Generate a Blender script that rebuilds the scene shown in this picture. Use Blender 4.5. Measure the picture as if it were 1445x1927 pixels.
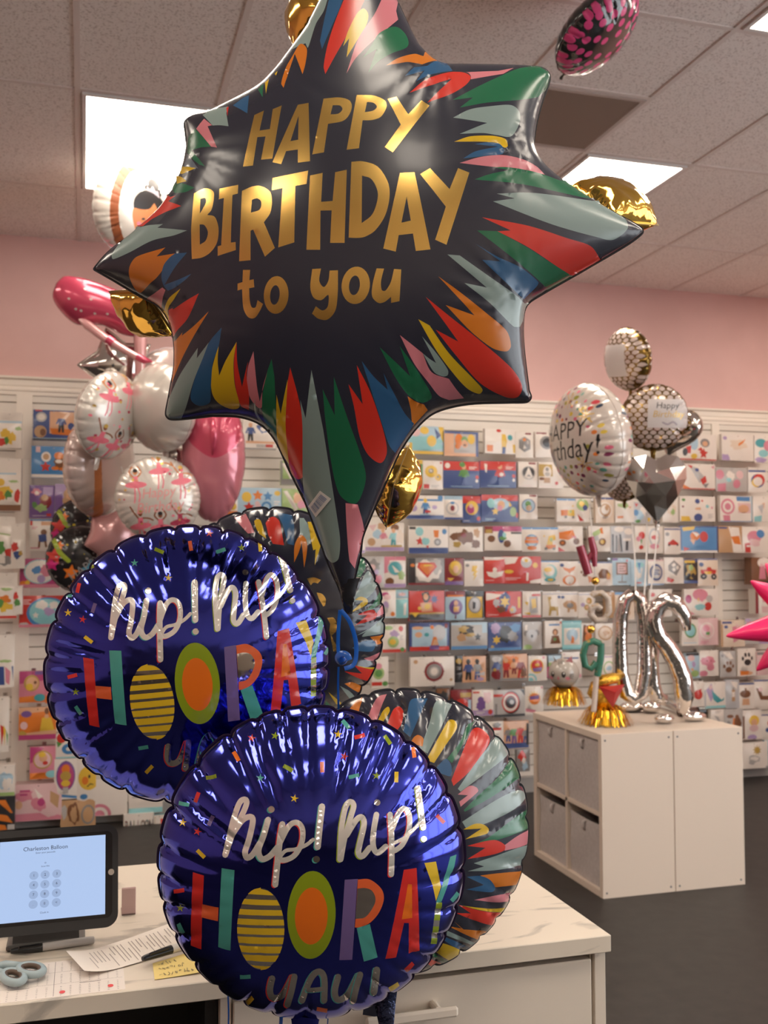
import bpy, math, random
import numpy as np
from mathutils import Vector, Matrix
from mathutils.geometry import delaunay_2d_cdt

for _o in list(bpy.data.objects):
    bpy.data.objects.remove(_o, do_unlink=True)
SC = bpy.context.scene
COL = SC.collection
random.seed(7)

# ------------------------------------------------------------------ camera
FPX = 1924.6                       # focal length in pixels of the 1445x1927 frame
YAW, PITCH, ROLL, EYE = 0.2851, 0.0509, -0.0020, 1.5825
CAM = Vector((0, 0, EYE))
_F = Vector((math.sin(YAW)*math.cos(PITCH), math.cos(YAW)*math.cos(PITCH), math.sin(PITCH)))
_R0 = Vector((math.cos(YAW), -math.sin(YAW), 0)); _U0 = _R0.cross(_F)
_R = math.cos(ROLL)*_R0 + math.sin(ROLL)*_U0
_U = -math.sin(ROLL)*_R0 + math.cos(ROLL)*_U0
cd = bpy.data.cameras.new('camera'); cam = bpy.data.objects.new('camera', cd); COL.objects.link(cam)
cd.sensor_fit = 'VERTICAL'; cd.sensor_height = 36.0; cd.sensor_width = 27.0
cd.lens = 36.0*FPX/1927.0
cd.clip_start = 0.05; cd.clip_end = 60
cd.dof.use_dof = True; cd.dof.focus_distance = 1.42; cd.dof.aperture_fstop = 9.5
cam.matrix_world = Matrix(((_R.x, _U.x, -_F.x, CAM.x), (_R.y, _U.y, -_F.y, CAM.y), (_R.z, _U.z, -_F.z, CAM.z), (0, 0, 0, 1)))
SC.camera = cam

# ------------------------------------------------------------------ world, light, exposure
W = bpy.data.worlds.new('world'); SC.world = W; W.use_nodes = True
W.node_tree.nodes['Background'].inputs[0].default_value = (0.92, 0.97, 1.0, 1)
W.node_tree.nodes['Background'].inputs[1].default_value = 4.0
LIGHT_COL = (1.0, 0.88, 0.74); LIGHT_STR = 14.0      # the ceiling troffers
SC.view_settings.view_transform = 'Standard'; SC.view_settings.look = 'None'
SC.view_settings.gamma = 1.0; SC.view_settings.exposure = 0.10
SC.view_settings.use_curve_mapping = False
try:
    SC.cycles.max_bounces = 8; SC.cycles.diffuse_bounces = 5; SC.cycles.glossy_bounces = 5
    SC.cycles.sample_clamp_indirect = 6.0
    SC.cycles.caustics_reflective = False; SC.cycles.caustics_refractive = False
except Exception: pass

# ------------------------------------------------------------------ geometry of the view
def ray(px, py):                    # direction with unit depth along the lens axis
    return _F + _R*((px-722.5)/FPX) - _U*((py-963.5)/FPX)
def at(px, py, d): return CAM + ray(px, py)*d
def on_y(px, py, Y): r = ray(px, py); return CAM + r*(Y/r.y)
def on_z(px, py, Z): r = ray(px, py); return CAM + r*((Z-EYE)/r.z)

# ------------------------------------------------------------------ materials
_M = {}
def mat(name, col, rough=0.5, metal=0.0, spec=0.5, coat=0.0, emit=None, bump=None, alpha=1.0, trans=0.0, sub=None):
    if name in _M: return _M[name]
    m = bpy.data.materials.new(name); m.use_nodes = True
    nt = m.node_tree; b = nt.nodes['Principled BSDF']
    b.inputs['Base Color'].default_value = (*col, 1); b.inputs['Roughness'].default_value = rough
    b.inputs['Metallic'].default_value = metal; b.inputs['Specular IOR Level'].default_value = spec
    b.inputs['Coat Weight'].default_value = coat; b.inputs['Coat Roughness'].default_value = 0.08
    b.inputs['Alpha'].default_value = alpha; b.inputs['Transmission Weight'].default_value = trans
    if emit:
        b.inputs['Emission Color'].default_value = (*emit[0], 1); b.inputs['Emission Strength'].default_value = emit[1]
    if bump:                        # (scale, strength, distance)
        tc = nt.nodes.new('ShaderNodeTexCoord'); n = nt.nodes.new('ShaderNodeTexNoise')
        n.inputs['Scale'].default_value = bump[0]; n.inputs['Detail'].default_value = 3
        bp = nt.nodes.new('ShaderNodeBump'); bp.inputs['Strength'].default_value = bump[1]; bp.inputs['Distance'].default_value = bump[2]
        nt.links.new(tc.outputs['Object'], n.inputs['Vector']); nt.links.new(n.outputs['Fac'], bp.inputs['Height'])
        nt.links.new(bp.outputs['Normal'], b.inputs['Normal'])
    m.diffuse_color = (*col, 1)
    _M[name] = m
    return m
def noisy(name, c1, c2, scale, rough=0.6, lo=0.4, hi=0.6, detail=4, stretch=(1, 1, 1), bump=0.0, distort=0.0, spec=0.5):
    if name in _M: return _M[name]
    m = mat(name, c1, rough, spec=spec); nt = m.node_tree; b = nt.nodes['Principled BSDF']
    tc = nt.nodes.new('ShaderNodeTexCoord'); mp = nt.nodes.new('ShaderNodeMapping'); mp.inputs['Scale'].default_value = stretch
    n = nt.nodes.new('ShaderNodeTexNoise'); n.inputs['Scale'].default_value = scale; n.inputs['Detail'].default_value = detail
    n.inputs['Distortion'].default_value = distort
    r = nt.nodes.new('ShaderNodeValToRGB'); r.color_ramp.elements[0].position = lo; r.color_ramp.elements[1].position = hi
    r.color_ramp.elements[0].color = (*c1, 1); r.color_ramp.elements[1].color = (*c2, 1)
    nt.links.new(tc.outputs['Object'], mp.inputs[0]); nt.links.new(mp.outputs[0], n.inputs['Vector'])
    nt.links.new(n.outputs['Fac'], r.inputs[0]); nt.links.new(r.outputs[0], b.inputs['Base Color'])
    if bump:
        bp = nt.nodes.new('ShaderNodeBump'); bp.inputs['Strength'].default_value = bump; bp.inputs['Distance'].default_value = 0.004
        nt.links.new(n.outputs['Fac'], bp.inputs['Height']); nt.links.new(bp.outputs['Normal'], b.inputs['Normal'])
    return m

# ------------------------------------------------------------------ object helpers
def tag(o, label, cat, group=None, kind=None):
    if label: o['label'] = label
    if cat: o['category'] = cat
    if group: o['group'] = group
    if kind: o['kind'] = kind
    return o
def thing(name, label, cat, loc=(0, 0, 0), group=None):
    o = bpy.data.objects.new(name, None); COL.objects.link(o); o.location = loc; o.empty_display_size = 0.05
    return tag(o, label, cat, group)
def mesh(name, verts, faces, mats, idx=None, parent=None, smooth=True, auto=None):
    """one mesh object from world-space verts; under a parent they are kept relative to its place"""
    off = Vector((0, 0, 0))
    if parent is not None:
        p = parent
        while p is not None: off += p.location; p = p.parent
    me = bpy.data.meshes.new(name)
    me.from_pydata([tuple(Vector(v)-off) for v in verts], [], [tuple(f) for f in faces])
    if not isinstance(mats, (list, tuple)): mats = [mats]
    for m in mats: me.materials.append(m)
    if idx is not None: me.polygons.foreach_set('material_index', idx)
    me.polygons.foreach_set('use_smooth', [smooth]*len(me.polygons))
    if auto is not None and smooth:
        try: me.set_sharp_from_angle(angle=math.radians(auto))
        except Exception: pass
    me.update()
    o = bpy.data.objects.new(name, me); COL.objects.link(o)
    if parent is not None: o.parent = parent
    return o
class MB:                           # collects shapes into one mesh
    def __init__(s): s.v = []; s.f = []; s.i = []; s.cur = 0
    def add(s, V, F, m=None):
        n = len(s.v); s.v += [tuple(x) for x in V]; s.f += [tuple(n+k for k in f) for f in F]
        s.i += [s.cur if m is None else m]*len(F); return s
    def box(s, a, b, m=None):
        x0, y0, z0 = a; x1, y1, z1 = b
        V = [(x0,y0,z0),(x1,y0,z0),(x1,y1,z0),(x0,y1,z0),(x0,y0,z1),(x1,y0,z1),(x1,y1,z1),(x0,y1,z1)]
        return s.add(V, [(3,2,1,0),(4,5,6,7),(0,1,5,4),(1,2,6,5),(2,3,7,6),(3,0,4,7)], m)
    def bevbox(s, a, b, r, m=None):  # box with chamfered edges
        a = Vector(a); b = Vector(b); c = (a+b)/2; h = (b-a)/2
        V = []; ids = {}
        for sx in (-1,1):
            for sy in (-1,1):
                for sz in (-1,1):
                    for ax in range(3):
                        p = [h.x*sx, h.y*sy, h.z*sz]
                        for k in range(3):
                            if k != ax: p[k] -= r*(sx, sy, sz)[k]
                        ids[(sx,sy,sz,ax)] = len(V); V.append(c+Vector(p))
        F = []
        def q(keys):
            pts = [ids[k] for k in keys]; n = (V[pts[1]]-V[pts[0]]).cross(V[pts[2]]-V[pts[0]])
            ctr = sum((V[k] for k in pts), Vector())/len(pts)
            F.append(pts if n.dot(ctr-c) > 0 else pts[::-1])
        for ax in range(3):
            o1, o2 = [k for k in range(3) if k != ax]
            for sg in (-1,1):
                ks = []
                for u, w in ((-1,-1),(1,-1),(1,1),(-1,1)):
                    t = [0,0,0]; t[ax] = sg; t[o1] = u; t[o2] = w; ks.append((*t, ax))
                q(ks)
            for u in (-1,1):
                for w in (-1,1):
                    t0 = [0,0,0]; t0[o1] = u; t0[o2] = w; ta = list(t0); ta[ax] = -1; tb = list(t0); tb[ax] = 1
                    q([(*ta,o1),(*tb,o1),(*tb,o2),(*ta,o2)])
        for sx in (-1,1):
            for sy in (-1,1):
                for sz in (-1,1): q([(sx,sy,sz,0),(sx,sy,sz,1),(sx,sy,sz,2)])
        return s.add(V, F, m)
    def tube(s, path, rad, n=10, flat=1.0, up=None, cap=True, m=None):
        P = [Vector(p) for p in path]; k = len(P)
        R = [rad]*k if not isinstance(rad, (list, tuple)) else list(rad)
        V = []; F = []; prev = None
        for i, p in enumerate(P):
            t = (P[min(i+1,k-1)]-P[max(i-1,0)])
            t = t.normalized() if t.length > 1e-9 else Vector((0,0,1))
            if prev is None:
                a = Vector(up) if up is not None else (Vector((0,0,1)) if abs(t.z) < .9 else Vector((1,0,0)))
                u = (a - t*a.dot(t)).normalized()
            else:
                u = prev - t*prev.dot(t); u = u.normalized() if u.length > 1e-6 else t.orthogonal().normalized()
            prev = u; w = t.cross(u)
            for j in range(n):
                an = 2*math.pi*j/n
                V.append(p + u*(math.cos(an)*R[i]*flat) + w*(math.sin(an)*R[i]))
        for i in range(k-1):
            for j in range(n):
                F.append((i*n+j, i*n+(j+1)%n, (i+1)*n+(j+1)%n, (i+1)*n+j))
        if cap: F.append(tuple(range(n))[::-1]); F.append(tuple((k-1)*n+j for j in range(n)))
        return s.add(V, F, m)
    def ball(s, c, r, n=12, scale=(1,1,1), m=None):
        c = Vector(c); V = [c+Vector((0,0,-r*scale[2]))]; F = []; h = n//2
        for i in range(1, h):
            ph = -math.pi/2 + math.pi*i/h
            for j in range(n):
                th = 2*math.pi*j/n
                V.append(c+Vector((r*scale[0]*math.cos(ph)*math.cos(th), r*scale[1]*math.cos(ph)*math.sin(th), r*scale[2]*math.sin(ph))))
        V.append(c+Vector((0,0,r*scale[2]))); top = len(V)-1
        for j in range(n): F.append((0, 1+(j+1)%n, 1+j))
        for i in range(h-2):
            for j in range(n):
                a = 1+i*n; F.append((a+j, a+(j+1)%n, a+n+(j+1)%n, a+n+j))
        a = 1+(h-2)*n
        for j in range(n): F.append((a+j, a+(j+1)%n, top))
        return s.add(V, F, m)
    def prism(s, poly, ext, m=None):  # poly: 3-D points, ext: offset vector
        P = [Vector(p) for p in poly]; e = Vector(ext); n = len(P)
        V = P+[p+e for p in P]
        return s.add(V, [tuple(range(n))[::-1], tuple(range(n, 2*n))]+[(i, (i+1)%n, n+(i+1)%n, n+i) for i in range(n)], m)
    def build(s, name, mats, parent=None, smooth=False, auto=None):
        return mesh(name, s.v, s.f, mats, s.i, parent, smooth, auto)
def structure(o): o['kind'] = 'structure'; return o

# ------------------------------------------------------------------ flat shapes (2-D point lists)
def area2(p): return sum(p[i][0]*p[(i+1) % len(p)][1]-p[(i+1) % len(p)][0]*p[i][1] for i in range(len(p)))/2
def curve(pts, n=6):
    """pts: (x, y, smooth). Corners stay sharp, smooth points get a Catmull-Rom curve"""
    k = len(pts); out = []
    def tan(i):
        a = pts[(i-1) % k]; b = pts[(i+1) % k]; return ((b[0]-a[0])*.5, (b[1]-a[1])*.5)
    for i in range(k):
        p = pts[i]; q = pts[(i+1) % k]; out.append((p[0], p[1]))
        if not (p[2] or q[2]): continue
        ch = (q[0]-p[0], q[1]-p[1]); L = math.hypot(*ch)+1e-9
        t0 = tan(i) if p[2] else ch; t1 = tan((i+1) % k) if q[2] else ch
        for t in (t0, t1): pass
        def lim(t):
            l = math.hypot(*t)+1e-9; f = min(1.0, L/l); return (t[0]*f, t[1]*f)
        t0 = lim(t0); t1 = lim(t1)
        for j in range(1, n):
            s = j/n; h00 = 2*s**3-3*s**2+1; h10 = s**3-2*s**2+s; h01 = -2*s**3+3*s**2; h11 = s**3-s**2
            out.append((h00*p[0]+h10*t0[0]+h01*q[0]+h11*t1[0], h00*p[1]+h10*t0[1]+h01*q[1]+h11*t1[1]))
    return out
def P2(txt, x0=0, y0=0, s=1.0, n=6):
    pts = []
    for w in txt.split():
        sm = w[0] == '~'; a, b = w.lstrip('~').split(',')
        pts.append((x0+float(a)*s, y0+float(b)*s, sm))
    return curve(pts, n)
def ell(cx, cy, rx, ry, rot=0, n=28):
    c, s = math.cos(rot), math.sin(rot)
    return [(cx+rx*math.cos(a)*c-ry*math.sin(a)*s, cy+rx*math.cos(a)*s+ry*math.sin(a)*c) for a in (2*math.pi*i/n for i in range(n))]
def rct(cx, cy, w, h, rot=0):
    c, s = math.cos(rot), math.sin(rot)
    return [(cx+x*c-y*s, cy+x*s+y*c) for x, y in ((-w/2,-h/2),(w/2,-h/2),(w/2,h/2),(-w/2,h/2))]
def star2(cx, cy, r, k=5, inner=.42, rot=-math.pi/2, sy=1.0):
    return [(cx+(r if i % 2 == 0 else r*inner)*math.cos(rot+math.pi*i/k), cy+sy*(r if i % 2 == 0 else r*inner)*math.sin(rot+math.pi*i/k)) for i in range(2*k)]
def heart2(cx, cy, rx, ry, n=24):
    out = []
    for i in range(n):
        t = 2*math.pi*i/n; out.append((cx+rx*math.sin(t)**3, cy-ry*(13*math.cos(t)-5*math.cos(2*t)-2*math.cos(3*t)-math.cos(4*t))/16))
    return out
def stroke(pts, w, n=4, closed=False):
    """polyline with round joints -> list of convex polygons"""
    P = [(a, b, True) for a, b in pts]
    if len(P) > 2:
        Q = []
        for i in range(len(P)-1):
            p0 = P[max(i-1, 0)]; p1 = P[i]; p2 = P[i+1]; p3 = P[min(i+2, len(P)-1)]
            for j in range(n):
                s = j/n
                f = lambda a, b, c, d: .5*((2*b)+(-a+c)*s+(2*a-5*b+4*c-d)*s*s+(-a+3*b-3*c+d)*s**3)
                Q.append((f(p0[0],p1[0],p2[0],p3[0]), f(p0[1],p1[1],p2[1],p3[1])))
        Q.append(P[-1][:2])
    else: Q = [p[:2] for p in P]
    out = []; r = w/2
    for a, b in zip(Q, Q[1:]):
        dx, dy = b[0]-a[0], b[1]-a[1]; L = math.hypot(dx, dy)
        if L < 1e-6: continue
        nx, ny = -dy/L*r, dx/L*r
        out.append([(a[0]+nx,a[1]+ny),(a[0]-nx,a[1]-ny),(b[0]-nx,b[1]-ny),(b[0]+nx,b[1]+ny)])
    for q in Q: out.append(ell(q[0], q[1], r, r, n=8))
    return out
_TX = {}
def text2(s):
    """triangles of a line of lettering, height 1 (cap), centred, y DOWN"""
    if s in _TX: return _TX[s]
    cu = bpy.data.curves.new('lettering', 'FONT'); cu.body = s; cu.size = 1.4; cu.align_x = 'CENTER'; cu.align_y = 'CENTER'; cu.resolution_u = 2
    ob = bpy.data.objects.new('lettering', cu); COL.objects.link(ob)
    dg = bpy.context.evaluated_depsgraph_get(); dg.update()
    me = bpy.data.meshes.new_from_object(ob.evaluated_get(dg)); me.calc_loop_triangles()
    v = [(p.co.x, -p.co.y) for p in me.vertices]
    out = [[v[i] for i in t.vertices] for t in me.loop_triangles]
    bpy.data.objects.remove(ob, do_unlink=True); bpy.data.curves.remove(cu); bpy.data.meshes.remove(me)
    _TX[s] = out
    return out
def textat(s, cx, cy, h, rot=0, sx=1.0, shear=0.0):
    c, sn = math.cos(rot), math.sin(rot); out = []
    for t in text2(s):
        out.append([(cx+((x-y*shear)*sx*c-y*sn)*h, cy+((x-y*shear)*sx*sn+y*c)*h) for x, y in t])
    return out
# ================================================================== THE ROOM
YW, ZC = 6.7013, 3.6422             # back wall, ceiling
X0, Y0, TA, TB = -0.0522, 4.529, 0.6096, 1.2192   # ceiling grid
XL, XR, YB = -4.93, 6.2, -5.3
m_wall = noisy('pink_paint', (.69, .435, .405), (.72, .46, .43), 3.0, rough=.7)
m_wall2 = mat('cream_wall_paint', (.80, .70, .60), .7)
m_tile = noisy('ceiling_tile', (.60, .52, .48), (.88, .81, .77), 110, rough=.9, lo=.34, hi=.46, detail=2, bump=.25)
m_grid = mat('ceiling_grid_metal', (.74, .65, .61), .6)
m_floor = noisy('dark_vinyl_floor', (.015, .013, .012), (.030, .026, .024), 14, rough=.5, lo=.3, hi=.75, detail=6)
m_white = mat('white_slatwall', (.72, .665, .60), .5)
m_groove = mat('slatwall_groove', (.34, .285, .235), .7)
m_trim = mat('white_trim_paint', (.80, .73, .65), .45)
m_grey = mat('grey_plinth', (.30, .29, .28), .5)

structure(MB().box((XL, YB, -.1), (XR, YW+.1, 0)).build('floor', m_floor))
structure(MB().box((XL, YB, ZC), (XR, YW+.1, ZC+.1)).build('ceiling', m_tile))
structure(MB().box((XL, YW, 0), (XR, YW+.1, ZC)).build('wall_back', m_wall))
structure(MB().box((XL-.1, YB, 0), (XL, YW, ZC)).build('wall_left', m_wall))
f = MB()                            # shop front in the right wall, out of view: daylight comes in between its mullions
f.box((XR, YB, 0), (XR+.1, YW, .25)); f.box((XR, YB, 3.05), (XR+.1, YW, ZC)); f.box((XR, 2.6, .25), (XR+.1, YW, 3.05)); f.box((XR, YB, .25), (XR+.1, -4.6, 3.05))
for y in (-2.9, -1.1, .75): f.box((XR, y, .25), (XR+.1, y+.09, 3.05))
structure(f.build('wall_right', m_wall))
f = MB(); f.box((XL, YB-.1, 0), (XR, YB, 1.3), 1); f.box((XL, YB-.1, 1.3), (XR, YB, ZC))
structure(f.build('wall_front', [m_wall2, mat('brown_shelving_wall', (.22, .17, .13), .7)]))
g = MB()
for i in range(-8, 15):
    x = X0+i*TA
    if XL < x < XR: g.box((x-.012, YB, ZC-.005), (x+.012, YW, ZC+.001))
for j in range(-16, 4):
    y = Y0+j*TB/2*1
    if j % 2 == 0:
        if YB < y < YW: g.box((XL, y-.012, ZC-.0045), (XR, y+.012, ZC+.001))
g.box((X0+3*TA, Y0-.5*TB-.012, ZC-.0045), (X0+4*TA, Y0-.5*TB+.012, ZC+.001))
structure(g.build('trim_1', m_grid))

# ceiling troffers
m_diff = mat('lit_diffuser', (.9, .85, .78), .6, emit=(LIGHT_COL, LIGHT_STR))
m_lframe = mat('troffer_frame', (.75, .72, .70), .4)
LIGHT_WHERE = {(0, 0): 'lit ceiling panel behind the round ballerina balloon, upper left', (4, 0): 'lit ceiling panel above the gold foil star, upper right',
               (4, -2): 'lit ceiling panel cut by the top right corner of the photo'}
for i in (-4, 0, 4, 8):
    for j in (-6, -4, -2, 0):
        xa, xb = X0+i*TA+.02, X0+(i+1)*TA-.02; ya, yb = Y0+j*TB+.02, Y0+(j+1)*TB-.02
        t = thing('ceiling_light', LIGHT_WHERE.get((i, j), 'lit rectangular ceiling panel out of view behind or beside the camera'), 'light', ((xa+xb)/2, (ya+yb)/2, ZC), 'recessed ceiling light panels')
        f = MB()
        for a, b in (((xa,ya),(xb,ya+.018)), ((xa,yb-.018),(xb,yb)), ((xa,ya+.018),(xa+.018,yb-.018)), ((xb-.018,ya+.018),(xb,yb-.018))):
            f.box((*a, ZC-.012), (*b, ZC+.002))
        f.build('frame', m_lframe, t)
        MB().box((xa+.018, ya+.018, ZC-.007), (xb-.018, yb-.018, ZC-.003)).build('diffuser', m_diff, t)
# return air vent
t = thing('ceiling_vent', 'brown perforated square return air vent in the ceiling right of the big star', 'vent', (X0+3.5*TA, Y0-.25*TB, ZC))
xa, xb, ya, yb = X0+3*TA+.014, X0+4*TA-.014, Y0-.5*TB+.014, Y0-.014
f = MB()
for a, b in (((xa,ya),(xb,ya+.02)), ((xa,yb-.02),(xb,yb)), ((xa,ya+.02),(xa+.02,yb-.02)), ((xb-.02,ya+.02),(xb,yb-.02))): f.box((*a, ZC-.009), (*b, ZC+.002))
f.build('frame', mat('vent_frame', (.50, .41, .37), .6), t)
s = MB(); s.box((xa+.02, ya+.02, ZC-.003), (xb-.02, yb-.02, ZC-.001), 1)
k = xa+.024
while k < xb-.024: s.box((k, ya+.02, ZC-.007), (k+.004, yb-.02, ZC-.003), 0); k += .0095
s.build('grille', [mat('vent_slats', (.46, .36, .30), .7), mat('vent_dark', (.16, .12, .10), .8)], t)

# slatwall: bays between uprights, crown moulding, plinth
ZM0, ZM1 = 2.635, 2.7506
def slat_bay(n, xa, xb):
    b = MB(); b.box((xa, YW-.010, .10), (xb, YW, ZM0), 1)
    z = .10
    while z < ZM0-.01:
        z1 = min(z+.0675, ZM0); b.box((xa, YW-.022, z), (xb, YW-.010, z1), 0); z += .0755
    structure(b.build('wall_slats_%s' % n, [m_white, m_groove]))
XA0, XA1 = on_y(31, 800, YW).x, on_y(61, 800, YW).x
XB0, XB1 = on_y(741, 1100, YW).x, on_y(767, 1100, YW).x
XC0, XC1 = on_y(1340, 1100, YW).x, on_y(1354, 1100, YW).x
slat_bay('left', XL, XA0); slat_bay('middle_left', XA1, XB0); slat_bay('middle_right', XB1, XC0); slat_bay('right', XC1, XR)
for k, (a, b) in enumerate(((XA0, XA1), (XB0, XB1), (XC0, XC1))):
    structure(MB().box((a, YW-.034, .10), (b, YW, ZM0)).build('trim_%d' % (k+2), m_trim))
prof = [(0, ZM0), (-.030, ZM0), (-.030, ZM0+.022), (-.036, ZM0+.026), (-.036, ZM0+.040), (-.026, ZM0+.046), (-.026, ZM0+.054), (-.030, ZM0+.060), (-.030, ZM1-.022), (-.045, ZM1-.014), (-.045, ZM1), (0, ZM1)]
structure(MB().prism([(XL, YW+y, z) for y, z in prof], (XR-XL, 0, 0)).build('trim_5', m_trim))
structure(MB().box((XL, YW-.09, 0), (XR, YW, .10)).build('baseboard_back', m_grey))
# ================================================================== FOIL BALLOONS: shape code
class Fr:                            # a balloon's own frame: U right, V up, N out of its front
    def __init__(s, O, N, roll=0.0, up=(0, 0, 1)):
        s.O = Vector(O); s.N = Vector(N).normalized(); up = Vector(up)
        V = (up - s.N*up.dot(s.N)).normalized(); U = V.cross(s.N)
        c, n = math.cos(roll), math.sin(roll); s.U = U*c+V*n; s.V = -U*n+V*c
    def w(s, u, v, z): return s.O+s.U*u+s.V*v+s.N*z
    def pxs(s, pts, h=None):         # photo pixels -> print coordinates on the bulging front
        rays = [ray(x, y) for x, y in pts]; D = np.array([(d.dot(s.U), d.dot(s.V), d.dot(s.N)) for d in rays])
        c = CAM-s.O; C = np.array([c.dot(s.U), c.dot(s.V), c.dot(s.N)]); z = np.zeros(len(pts))
        for k in range(7 if h else 1):
            t = (z-C[2])/D[:, 2]; uv = C[:2]+D[:, :2]*t[:, None]
            if h: z = h(uv) if k == 0 else .5*z+.5*h(uv)
        return [(float(a), float(b)) for a, b in uv]
    def px(s, x, y, h=None): return s.pxs([(x, y)], h)[0]
def facing(px, py, d, yaw=0.0, pitch=0.0, roll=0.0):
    """frame of a balloon whose centre is seen at (px,py), turned from facing the lens by yaw/pitch (degrees)"""
    O = at(px, py, d); n = (CAM-O).normalized()
    right = n.cross(Vector((0, 0, 1))).normalized()*-1
    n = Matrix.Rotation(math.radians(yaw), 3, 'Z') @ n
    n = Matrix.Rotation(math.radians(pitch), 3, Vector((0, 0, 1)).cross(n)) @ n
    return Fr(O, n, math.radians(roll))
def seg_dist(P, poly):
    A = np.array(poly); B = np.roll(A, -1, 0); D = B-A; L = (D**2).sum(1)+1e-12
    best = np.full(len(P), 9.0); near = np.zeros_like(P)
    for k in range(0, len(P), 4000):
        p = P[k:k+4000]
        t = np.clip(((p[:, None]-A)*D).sum(2)/L, 0, 1); q = A+D*t[..., None]
        d = np.sqrt(((p[:, None]-q)**2).sum(2)); i = d.argmin(1); r = np.arange(len(p))
        best[k:k+4000] = d[r, i]; near[k:k+4000] = q[r, i]
    return best, near
def inside(P, poly):
    A = np.array(poly); c = np.zeros(len(P), bool); j = len(A)-1
    for i in range(len(A)):
        xi, yi = A[i]; xj, yj = A[j]
        if yi != yj:
            m = ((yi > P[:, 1]) != (yj > P[:, 1])) & (P[:, 0] < (xj-xi)*(P[:, 1]-yi)/(yj-yi)+xi); c ^= m
        j = i
    return c
def dens(poly, s):
    out = []; n = len(poly)
    for i in range(n):
        a = poly[i]; b = poly[(i+1) % n]; k = max(1, int(math.ceil(math.hypot(b[0]-a[0], b[1]-a[1])/s)))
        for j in range(k): out.append((a[0]+(b[0]-a[0])*j/k, a[1]+(b[1]-a[1])*j/k))
    return out
class Pillow:
    """height of an inflated foil pillow over any outline: h = H*sqrt(phi), phi solving a Poisson equation"""
    def __init__(s, outline, H, res=150, wrinkle=None, power=.5, near=.012):
        s.o = outline; s.H = H; s.wr = wrinkle; s.pw = power; s.nearD = near
        A = np.array(outline); lo = A.min(0)-.004; hi = A.max(0)+.004; ext = (hi-lo).max()
        sol = None
        for r in (res//4, res//2, res):
            h = ext/r; nx, ny = int((hi[0]-lo[0])/h)+3, int((hi[1]-lo[1])/h)+3
            X, Y = np.meshgrid(lo[0]+h*(np.arange(nx)-1), lo[1]+h*(np.arange(ny)-1))
            m = inside(np.c_[X.ravel(), Y.ravel()], outline).reshape(X.shape)
            m[0] = m[-1] = False; m[:, 0] = m[:, -1] = False
            if sol is None: f = np.zeros(X.shape)
            else: f = s._bil(sol, np.c_[X.ravel(), Y.ravel()]).reshape(X.shape)
            f[~m] = 0
            for _ in range(900 if sol is None else 350):
                g = .25*(np.roll(f, 1, 0)+np.roll(f, -1, 0)+np.roll(f, 1, 1)+np.roll(f, -1, 1)+h*h); g[~m] = 0
                f = f+1.0*(g-f)
            sol = (f, lo, h)
        f, lo, h = sol; s.mx = f.max(); s.sol = (f/s.mx, lo, h)
    @staticmethod
    def _bil(sol, P):
        f, lo, h = sol; q = (P-lo)/h+1; i = np.clip(np.floor(q).astype(int), 0, [f.shape[1]-2, f.shape[0]-2]); t = np.clip(q-i, 0, 1)
        a = f[i[:, 1], i[:, 0]]; b = f[i[:, 1], i[:, 0]+1]; c = f[i[:, 1]+1, i[:, 0]]; d = f[i[:, 1]+1, i[:, 0]+1]
        return (a*(1-t[:, 0])+b*t[:, 0])*(1-t[:, 1])+(c*(1-t[:, 0])+d*t[:, 0])*t[:, 1]
    def __call__(s, P):
        P = np.asarray(P, float); ph = s._bil(s.sol, P)
        d, q = seg_dist(P, s.o); ins = inside(P, s.o)
        k = (d < s.nearD) & (d > 1e-7)
        if k.any():
            inn = q[k]+(P[k]-q[k])/d[k][:, None]*s.nearD
            ph[k] = s._bil(s.sol, inn)*d[k]/s.nearD
        ph = np.where(ins, ph, 0); z = s.H*np.power(np.clip(ph, 0, 1), s.pw)
        if s.wr: z = np.maximum(z+s.wr(P)*np.clip(z/(.25*s.H), 0, 1)*ins, 0)
        return z
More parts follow.
